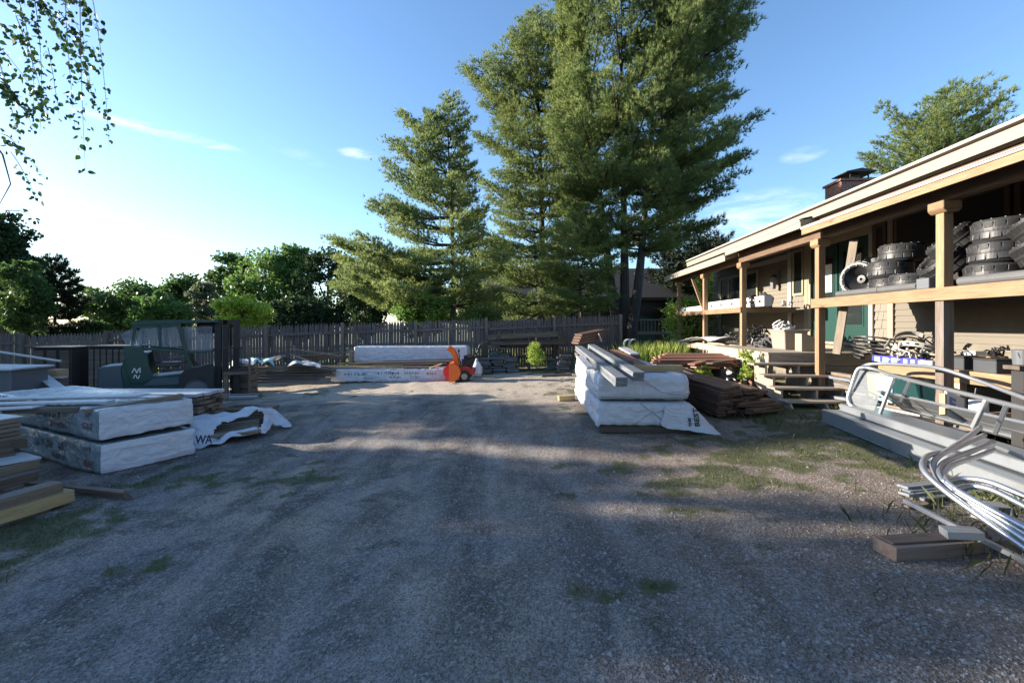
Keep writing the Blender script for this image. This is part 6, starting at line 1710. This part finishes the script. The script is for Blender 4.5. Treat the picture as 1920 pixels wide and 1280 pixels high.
rows = [[hw(4.75 + .42 * j, T(12.6 + .75 * i, 5), 1.10 + .10 * math.sin(1.1 * i + j) + (.04 if j == 1 else 0)) for i in range(5)] for j in range(3)]
cloth('white_sheeting', rows, M_whitepl, 'bright white folded sheeting lying at the far end of the deck', 'sheeting', 13, amp=.04, sub=6)

# black curved plates and straps at the end of the deck
def arcplate(px, X, z, rz, label, group, m=None):
    b = MB(); n = 14; vs = []; fs = []
    for i in range(n + 1):
        a = R(-10 + 200 * i / n)
        for (rr, zz) in ((.30, .0), (.20, .0), (.20, .025), (.30, .025)): vs.append((rr * math.cos(a), rr * math.sin(a), zz + .06 * math.sin(math.pi * i / n)))
    for i in range(n):
        for k in range(4): fs.append((i * 4 + k, i * 4 + (k + 1) % 4, i * 4 + 4 + (k + 1) % 4, i * 4 + 4 + k))
    fs += [(3, 2, 1, 0), tuple(range(n * 4, n * 4 + 4))]
    b.add(vs, fs); tag(b.build('curved_plate', m or M_black, loc=hw(X, hx(px, X), z), rz=rz), label, 'curved plate', group)
for i in range(7): arcplate(1640 - 4 * (i % 2), 5.75, 1.012 + .052 * i, .3 * i, 'black curved plastic plate in the left heap at the near end of the deck', 'black curved plates, left heap')
for i in range(5): arcplate(1672, 6.0, 1.012 + .056 * i, .9 + .25 * i, 'black curved plastic plate in the right heap at the near end of the deck', 'black curved plates, right heap')
def strapring(px, X, z, rot, label, r=.26):
    b = MB(); n = 28; vs = []; fs = []
    for i in range(n + 1):
        a = R(300 * i / n)
        for (rr, zz) in ((r, -.04), (r, .04), (r - .012, .04), (r - .012, -.04)): vs.append((rr * math.cos(a), rr * math.sin(a), zz))
    for i in range(n):
        for k in range(4): fs.append((i * 4 + k, i * 4 + (k + 1) % 4, i * 4 + 4 + (k + 1) % 4, i * 4 + 4 + k))
    b.add(vs, fs)
    ob = b.build('perforated_ring', M_whitetrim); k2 = MB()
    ob.location = hw(X, hx(px, X), z); ob.rotation_euler = rot; tag(ob, label, 'ring', 'pale perforated rings on the table')
    for i in range(12):
        a = R(10 + 24 * i); k2.box((r * math.cos(a), r * math.sin(a), 0), (.012, .04, .03), a)
    k2.build('slots', M_black, ob)
strapring(1712, 5.95, 1.30, (.5, -.5, .3), 'pale slotted ring leaning high on the table heap')
strapring(1722, 5.8, 1.20, (.35, .3, 1.2), 'pale slotted ring lying lower on the table heap')
strapring(1700, 5.85, 1.16, (.2, -.3, 2.0), 'pale slotted ring at the left foot of the table heap', .2)
tangle(hw(5.85, hx(1715, 5.85), 1.05), .3, 24, M_black, 'tangle of black straps under the slotted rings on the table', 'strap_heap', 'strap heap', 8, h=.22, rad=.014)
tangle(hw(5.7, hx(1712, 5.7), 1.05), .34, 14, M_whitetrim, 'pale cords across the foot of the table heap', 'cord_heap', 'cord heap', 9, h=.08, rad=.012)

# work table along the wall and what lies on it
TZ = 1.01
def table():
    t0, t1 = T(4.6, 6), hx(1650, 5.45); c = hw(5.95, (t0 + t1) / 2, .155); L = t1 - t0
    root = empty('work_table', c, HR, 'long rough timber work table along the near wall under the wheel shelf', 'work table')
    b = MB()
    for i in range(4): b.b2((-.54 + .27 * i, -L / 2, TZ - .155 - .035), (-.54 + .27 * i + .265, L / 2, TZ - .155))
    b.build('tabletop', M_pine_y, root)
    b = MB(); b.b2((-.535, -L / 2, TZ - .155 - .16), (-.495, L / 2, TZ - .155 - .0355)); b.b2((.49, -L / 2, TZ - .155 - .16), (.53, L / 2, TZ - .155 - .0355)); b.build('apron', M_pine_y, root)
    for (x, y) in ((-.45, -L / 2 + .1), (-.45, 0), (-.45, L / 2 - .1), (.45, -L / 2 + .1), (.45, 0), (.45, L / 2 - .1)):
        l = MB(); l.b2((x - .044, y - .044, 0), (x + .044, y + .044, TZ - .155 - .036)); l.build('leg', M_deck_z, root)
    b = MB()
    for i in range(4): b.b2((-.4 + .22 * i, -L / 2 + .05, .18), (-.4 + .22 * i + .2, L / 2 - .05, .205))
    b.build('lower_shelf', M_deck_y, root)
table()
def boxobj(px0, px1, X, z, w, h, m, label, name='box', cat='box', lid=None, rz=0, group=None):
    t0, t1 = hx(px0, X), hx(px1, X); L = abs(t1 - t0)
    root = empty(name, hw(X, (t0 + t1) / 2, z), HR + rz, label, cat, group)
    b = MB(); b.b2((-w / 2, -L / 2, 0), (w / 2, L / 2, h)); b.build('body', m, root, bev=.006)
    if lid:
        l = MB(); l.b2((-w / 2 - .008, -L / 2 - .008, h + .0005), (w / 2 + .008, L / 2 + .008, h + .02)); l.build('lid', lid, root, bev=.004)
    return root
def traybox(px0, px1, X, label):
    t0, t1 = hx(px0, X), hx(px1, X); L = abs(t1 - t0); root = empty('parts_tray', hw(X, (t0 + t1) / 2, TZ), HR, label, 'tray', 'blue trimmed parts trays'); w = .3
    b = MB(); b.b2((-w / 2, -L / 2, 0), (w / 2, L / 2, .012)); b.b2((-w / 2, -L / 2, .0125), (-w / 2 + .012, L / 2, .075)); b.b2((w / 2 - .012, -L / 2, .0125), (w / 2, L / 2, .075)); b.build('tray', M_sky, root)
    r = MB()
    for k in range(4): y = -L / 2 + L * k / 3.02; r.b2((-w / 2 - .006, y, .002), (w / 2 + .006, y + .05, .085))
    r.b2((-w / 2 - .004, -L / 2, .0755), (-w / 2 + .015, L / 2, .098)); r.build('clips', M_blue, root)
traybox(1657, 1706, 5.56, 'pale blue tray with dark blue clips at the left end of the table')
traybox(1712, 1756, 5.56, 'pale blue tray with dark blue clips just left of the shelf post')
traybox(1780, 1812, 5.75, 'pale blue tray with dark blue clips just right of the shelf post')
boxobj(1738, 1762, 5.5, TZ, .22, .085, M_whitepl, 'small white carton beside the weathered post base on the table', 'carton', 'carton')
boxobj(1797, 1826, 5.62, TZ, .26, .155, M_charcoal, 'charcoal box with a pale left end on the table, right of the shelf post', lid=M_black)
boxobj(1846, 1892, 5.6, TZ, .3, .155, M_charcoal, 'longer charcoal box on the table, second right of the shelf post', lid=M_black)
boxobj(1893, 1925, 5.9, TZ, .2, .13, M_blackdull, 'black box at the right edge of the table', lid=M_black)
boxobj(1812, 1838, 6.45, TZ, .16, .2, M_whitepl, 'white carton with black zigzag marks standing at the wall', 'carton', 'carton')
zz = MB(); t0, t1 = hx(1812, 6.45), hx(1838, 6.45)
par = [o for o in bpy.data.objects if o.type == 'EMPTY' and o['label'].startswith('white carton with black')][0]
L_ = abs(t1 - t0)
for i in range(5): zz.beam((-.083, -L_ / 2 + L_ * (i + .2) / 5, .02), (-.083, -L_ / 2 + L_ * (i + .9) / 5, .17 if i % 2 == 0 else .12), .004, .03, (1, 0, 0))
zz.build('marks', M_ink, par)
boxobj(1842, 1870, 6.35, TZ, .2, .14, M_card, 'brown open carton at the wall behind the charcoal boxes', 'carton', 'carton')
tangle(hw(5.85, hx(1760, 5.85), TZ + .005), .3, 14, M_tantrim, 'tan hoses lying along the middle of the table', 'hose_coil', 'hose coil', 21, h=.07, rad=.016)
tangle(hw(6.2, hx(1862, 6.2), TZ + .145), .12, 8, M_black, 'dark hose loop on the brown open carton', 'hose_coil', 'hose coil', 22, h=.06, rad=.012)
tote(5.6, hx(1745, 5.6), .37, .5, .8, .42, M_teal, 'dark teal tote under the table', taper=.9)
tote(5.5, hx(1676, 5.5), .40, .34, .34, .40, M_sky, 'pale blue tub under the left end of the table', name='tub', cat='tub')
def bucket(px, X, z, r, h, m, label):
    root = empty('bucket', hw(X, hx(px, X), z), 0, label, 'bucket'); b = MB(); b.lathe([(r * .82, 0), (r, h), (r * .94, h), (r * .78, .015)], 24); b.build('body', m, root, smooth=False)
    h_ = MB(); h_.tube([(r * math.cos(a), -.02 - .03 * math.sin(a), h - .03 - .12 * math.sin(a)) for a in [math.pi * i / 12 for i in range(13)]], .005, 5); h_.build('handle', M_steel, root)
bucket(1646, 5.45, .45, .15, .36, M_lime, 'lime green bucket under the left end of the table')
bucket(1921, 5.55, TZ, .11, .30, M_greybox, 'grey bucket on the table cut by the right edge')
for i in range(6):
    plank('under_table_board', hw(5.2 + .1 * i, hx(1650, 5.4), .22 + .035 * i), hw(5.2 + .1 * i, hx(1850, 5.4), .30 + .03 * i), .12, .03, M_whiteboard if i % 2 == 0 else M_tan, 'pale board in the heap under the table' if i % 2 == 0 else 'tan board in the heap under the table', 'board', 'pale boards under the table' if i % 2 == 0 else 'tan boards under the table')
def signboard():
    p = P(1790, 760, 5.2); b = MB(); b.box((0, 0, 0), (.26, .025, .30)); root = empty('old_sign', (p.x, p.y, p.z - .15), (R(-18), R(24), R(8)), 'worn white sign with faded blue lettering leaning by the shelf post', 'sign')
    b.v = [(v[0], v[1], v[2] + .15) for v in b.v]; b.build('board', M_paper, root)
    k = MB(); vs, fs = text_faces('E', .2, .01); k.add([(v.x - .1, -.0145, v.y + .09) for v in vs], fs); vs, fs = text_faces('2', .16, .01); k.add([(v.x + .02, -.0145, v.y + .05) for v in vs], fs); k.build('lettering', mat('faded_blue', (.22, .25, .42), .7, var=.2), root, recalc=False)
    e = MB(); e.box((-.14, .02, .12), (.03, .06, .26)); e.build('edge', M_card, root)
signboard()
boxobj(1822, 1846, 5.2, .50, .1, .2, M_whitepl, 'white carton standing under the table behind the railing', 'carton', 'carton')
boxobj(1858, 1892, 5.5, .44, .3, .1, M_card, 'brown flat carton under the table', 'carton', 'carton')
def oldpost():
    p = P(1940, 745, 4.5); z0 = gz(p.x); root = empty('dark_trestle', (p.x, p.y, z0), HR, 'dark wooden trestle at the right edge in front of the table', 'trestle')
    b = MB(); b.b2((-.16, -.06, 0), (-.10, .06, 1.0)); b.b2((.12, -.06, 0), (.2, .06, 1.0)); b.build('legs', M_blackdull, root); c_ = MB(); c_.b2((-.22, -.08, 1.001), (.45, .08, 1.04)); c_.build('top', M_darkwood, root); d_ = MB(); d_.b2((-.0995, -.05, .15), (.1195, .05, .95)); d_.build('panel', M_blackdull, root)
oldpost()

# wood pile right of the steps, rubble under the deck
r_ = random.Random(31)
for i in range(16):
    px = 1598 + r_.uniform(-10, 22); py = 700 + i * 4.0; Y = 8.1 - .02 * i
    a = P(px - 34 - r_.uniform(0, 18), py - r_.uniform(0, 6), Y + .5); b_ = P(px + 8 + r_.uniform(0, 10), py + 6, Y - .55)
    for q in (a, b_): q.z = max(q.z, gz(q.x) + .03)
    plank('scrap_timber', a, b_, .12, .05, (M_tan, M_darkwood, M_greyboard)[i % 3], ('tan scrap in the loose pile right of the steps', 'dark scrap in the loose pile right of the steps', 'grey scrap in the loose pile right of the steps')[i % 3], 'scrap timber', ('tan scrap right of the steps', 'dark scrap right of the steps', 'grey scrap right of the steps')[i % 3])
for i in range(42):
    X = 4.75 + r_.uniform(-.12, .25); t_ = T(r_.uniform(9.9, 11.6), 4.6); z = gz(4.5) + .04 + .5 * (i / 42) * r_.uniform(.7, 1)
    c = hw(X, t_, z); v = Vector((r_.uniform(-1, 1), r_.uniform(-1, 1), r_.uniform(-.4, .4))).normalized() * .12
    plank('firewood_piece', c - v, c + v, .07, .05, M_whiteboard if i % 3 else M_tan, 'pale split piece in the heap under the deck' if i % 3 else 'tan split piece in the heap under the deck', 'wood piece', 'pale pieces under the deck' if i % 3 else 'tan pieces under the deck')
for i in range(22):
    c = hw(4.4 + r_.uniform(-.15, .18), T(9.35 + r_.uniform(-.4, .35), 4.4), gz(4.4) + .04 + .30 * r_.random() ** 2); b_ = Vector((r_.uniform(-1, 1), r_.uniform(-1, 1), r_.uniform(-.3, .3))).normalized() * .09
    plank('brick', c - b_, c + b_, .09, .057, M_redboard if i % 4 else M_tan, 'red brick in the small heap left of the steps' if i % 4 else 'pale brick in the small heap left of the steps', 'brick', 'red bricks by the steps' if i % 4 else 'pale bricks by the steps')
def weedbush(px, py, Y, r, h, label, seed):
    p = P(px, py, Y); broad(0, 0, 0, 0, 0, label, seed, M_leafbright, 700, (.03, .07), world=(p.x, p.y, p.z, p.z + h, r), name='weed', cat='weed plant', trunk=False, clumps=24, hollow=.1)
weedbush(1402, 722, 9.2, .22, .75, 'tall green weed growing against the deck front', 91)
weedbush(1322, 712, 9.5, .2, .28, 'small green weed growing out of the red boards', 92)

# ------------------------------------------------------------------ aluminium dock parts
def alu_panel(a, b_, w, h, label, seed, m=None, roll=0, group='long aluminium dock panels'):
    a, b_ = Vector(a), Vector(b_); d = b_ - a; L = d.length; root = empty('aluminium_walkway', (a + b_) / 2, (d.to_track_quat('X', 'Z').to_matrix() @ Matrix.Rotation(roll, 3, 'X')).to_euler(), label, 'dock panel', group)
    b = MB(); n = 5
    for i in range(n):
        y0 = -w / 2 + w * i / n; b.b2((-L / 2, y0 + .002, h / 2 - .006 - .002 * (i % 2)), (L / 2, y0 + w / n - .002, h / 2))
    b.build('deck_face', m or M_aludull, root)
    e = MB(); e.b2((-L / 2, -w / 2, -h / 2), (L / 2, -w / 2 + .006, h / 2 - .009)); e.b2((-L / 2, w / 2 - .006, -h / 2), (L / 2, w / 2, h / 2 - .009)); e.b2((-L / 2, -w / 2 - .015, -h / 2 - .005), (L / 2, -w / 2 + .03, -h / 2 - .0005)); e.b2((-L / 2, w / 2 - .03, -h / 2 - .005), (L / 2, w / 2 + .015, -h / 2 - .0005)); e.build('side_channel', m or M_aludull, root)
    for s in (-1, 1):
        k = MB(); k.b2((s * L / 2 - .004, -w / 2 + .0065, -h / 2), (s * L / 2 + .004, w / 2 - .0065, h / 2 - .0095)); k.build('end_plate', M_aludull, root)
    return root
gzz = gz(4.5)
alu_panel((4.92, 6.72, gzz + .10), (4.30, 3.2, gzz + .10), .62, .17, 'lowest long aluminium panel lying on the ground along the yard edge', 1)
alu_panel((5.00, 6.60, gzz + .24), (4.45, 3.55, gzz + .25), .44, .09, 'second long aluminium panel with a yellowed edge on the lowest panel', 2, roll=R(-3))
alu_panel((5.28, 6.35, gzz + .40), (4.82, 3.75, gzz + .42), .40, .03, 'slanting bright aluminium panel propped against the railing frame', 3, m=M_alu, roll=R(-38))
alu_panel((4.7, 3.7, gzz + .08), (4.62, 2.4, gzz + .08), .34, .05, 'pale aluminium sheet among the weeds at the right edge', 4, m=M_alu)
def bent(name, pts, r, m, label, group=None, sub=6, sq=True):
    P_ = [Vector(p) for p in pts]; o = []
    for i in range(len(P_) - 1):
        p0, p1, p2, p3 = P_[max(0, i - 1)], P_[i], P_[i + 1], P_[min(len(P_) - 1, i + 2)]
        for k in range(sub):
            t_ = k / sub; o.append(.5 * ((2 * p1) + (p2 - p0) * t_ + (2 * p0 - 5 * p1 + 4 * p2 - p3) * t_ ** 2 + (3 * p1 - p0 - 3 * p2 + p3) * t_ ** 3))
    o.append(P_[-1]); b = MB(); b.tube(o, r, 8 if not sq else 8); c = o[len(o) // 2]
    return tag(b.build(name, m, org=c, smooth=True), label, 'aluminium tube', group)
# railing frame: rounded frame with posts, frosted end sheet
def railing():
    root = empty('railing_frame', (5.0, 5.4, gzz), 0, 'aluminium railing frame with a rounded frosted end lying along the table', 'railing'); o = root.location
    def tb(name, pts, r, m=M_alu, sub=5):
        P_ = [Vector(p) for p in pts]; q = []
        for i in range(len(P_) - 1):
            p0, p1, p2, p3 = P_[max(0, i - 1)], P_[i], P_[i + 1], P_[min(len(P_) - 1, i + 2)]
            for k in range(sub):
                t_ = k / sub; q.append(.5 * ((2 * p1) + (p2 - p0) * t_ + (2 * p0 - 5 * p1 + 4 * p2 - p3) * t_ ** 2 + (3 * p1 - p0 - 3 * p2 + p3) * t_ ** 3))
        q.append(P_[-1]); b = MB(); b.tube(q, r, 8); b.build(name, m, root, o, smooth=True)
    tb('rail', [P(1920 + 40, 775, 3.5), P(1850, 748, 4.15), P(1740, 721, 5.0), P(1672, 703, 5.9), P(1640, 692, 6.35), P(1616, 689, 6.5), P(1606, 696, 6.55), P(1596, 725, 6.55), P(1590, 745, 6.55), P(1594, 758, 6.5), P(1606, 765, 6.4)], .024)
    tb('rail', [P(1990, 772, 3.9), P(1900, 738, 4.5), P(1830, 712, 5.0), P(1760, 690, 5.5), P(1700, 684, 6.1), P(1650, 682, 6.6), P(1624, 684, 6.8), P(1612, 692, 6.8)], .024)
    for (a, b_, Ya, Yb) in (((1676, 707), (1650, 776), 5.75, 5.9), ((1706, 714), (1688, 757), 5.4, 6.1), ((1849, 750), (1824, 802), 4.15, 4.3), ((1888, 758), (1866, 812), 3.9, 4.5)):
        b = MB(); b.beam(P(a[0], a[1], Ya), P(b_[0], b_[1], Yb), .035, .035, (0, 1, 0)); b.build('upright', M_alu, root, o, bev=.004)
    sh = MB(); sh.add([P(1613, 694, 6.62), P(1640, 697, 6.4), P(1664, 704, 6.0), P(1640, 770, 6.1), P(1600, 763, 6.5), P(1594, 742, 6.56)], [(0, 1, 2, 3, 4, 5)])
    so_ = sh.build('frosted_sheet', M_frost, root, o); so_.modifiers.new('t', 'SOLIDIFY').thickness = .006
    for (a, b_) in (((1612, 744), (1650, 758)), ((1620, 730), (1652, 745))):
        b = MB(); b.beam(P(a[0], a[1], 6.5), P(b_[0], b_[1], 6.1), .02, .02); b.build('rod', M_alu, root, o)
railing()
gT = 'bent aluminium tubes at the right edge'
bent('bent_tube', [P(1838, 801, 3.75), P(1812, 821, 3.65), P(1780, 842, 3.5), P(1757, 858, 3.35), P(1750, 876, 3.22), P(1768, 905, 3.05), P(1815, 941, 2.85), P(1880, 983, 2.65), P(1990, 1060, 2.4)], .019, M_alu, 'bent aluminium tube reaching highest, its square cut end pointing up right', gT)
bent('bent_tube', [P(1846, 815, 3.85), P(1810, 832, 3.7), P(1776, 846, 3.5), P(1742, 853, 3.35), P(1730, 868, 3.2), P(1736, 887, 3.1), P(1770, 918, 2.95), P(1820, 955, 2.8), P(1990, 1075, 2.4)], .019, M_alu, 'bent aluminium tube on the outside left of the tube bundle', gT)
bent('bent_tube', [P(1862, 827, 3.8), P(1828, 843, 3.6), P(1790, 857, 3.4), P(1767, 870, 3.25), P(1761, 886, 3.1), P(1776, 910, 2.98), P(1830, 944, 2.8), P(1990, 1040, 2.4)], .019, M_alu, 'bent aluminium tube with a blunt end, second highest of the bundle', gT)
bent('bent_tube', [P(1864, 843, 3.75), P(1826, 858, 3.5), P(1792, 869, 3.3), P(1773, 882, 3.15), P(1771, 895, 3.05), P(1790, 915, 2.92), P(1850, 950, 2.72), P(1990, 1025, 2.4)], .018, M_alu, 'bent aluminium tube on the inside of the tube bundle', gT)
bent('bent_tube', [P(1768, 903, 3.0), P(1800, 897, 3.05), P(1850, 902, 2.95), P(1910, 925, 2.8), P(1990, 960, 2.65)], .019, M_alu, 'curved aluminium tube arching over the weeds at the right edge', gT)
bent('bent_tube', [P(1790, 917, 2.9), P(1820, 911, 2.95), P(1860, 918, 2.85), P(1915, 945, 2.7), P(1990, 985, 2.55)], .019, M_aludull, 'dull curved aluminium tube just below the arching tube', gT)
bent('bent_tube', [P(1870, 838, 3.9), P(1900, 850, 3.7), P(1990, 890, 3.3)], .017, M_alu, 'short straight aluminium tube running off at the right edge above the weeds', gT)
b = MB(); a = P(1815, 942, 2.86); 
plank('aluminium_plate', P(1838, 962, 2.85), P(2000, 1010, 2.5), .2, .02, M_alu, 'flat aluminium plate with a slot on the bent tubes at the right edge', 'plate')
plank('straight_tube', P(1696, 938, 3.42), P(1975, 1078, 2.55), .032, .032, M_alu, 'straight square aluminium tube slanting to the lower right corner above the timber', 'aluminium tube')
plank('heavy_timber', G(1672, 1052) + Vector((0, .06, .05)), G(1672, 1052) + Vector((1.4, .24, .05)), .17, .09, M_timber, 'heavy reddish brown timber on the gravel at the lower right', 'timber')
plank('heavy_timber', G(1672, 1052) + Vector((.02, .075, .102)), G(1672, 1052) + Vector((.75, .16, .102)), .11, .012, M_darkwood, 'thin split board lying on the heavy brown timber', 'board')
plank('white_block', P(1768, 997, 2.90), P(1838, 1000, 2.84), .10, .05, M_greyboard, 'pale wooden block on the heavy brown timber under the straight tube', 'block')
for i, (px, py) in enumerate(((1692, 912), (1697, 920), (1694, 926), (1722, 934))):
    a = P(px, py, 3.95 - .05 * i); b_ = a + Vector((1.0, .25, .0)); q_ = gz(a.x) + .025
    a.z = max(a.z, q_); b_.z = a.z
    plank('grey_strip', a, b_, .09, .022, M_greyboard, 'grey composite strip in the small stack left of the bent tubes', 'strip', 'grey strips left of the bent tubes')
plank('grey_strip', G(1697, 953) + Vector((0, 0, .02)), G(1740, 948) + Vector((0, 0, .02)), .07, .02, M_tan, 'small tan strip on the ground under the straight tube', 'strip')
tag(MB().b2((-.1, -.06, 0), (.1, .06, .006)).b2((-.1, -.06, .0065), (-.09, .06, .1)).b2((.09, -.06, .0065), (.1, .06, .1)).b2((-.1, -.06, .1005), (.1, .06, .106)).build('box_section', M_aludull, loc=(P(1856, 893, 3.4).x, 3.4, gz(4) + .02), rz=R(-15)), 'short open aluminium box section among the weeds', 'box section')
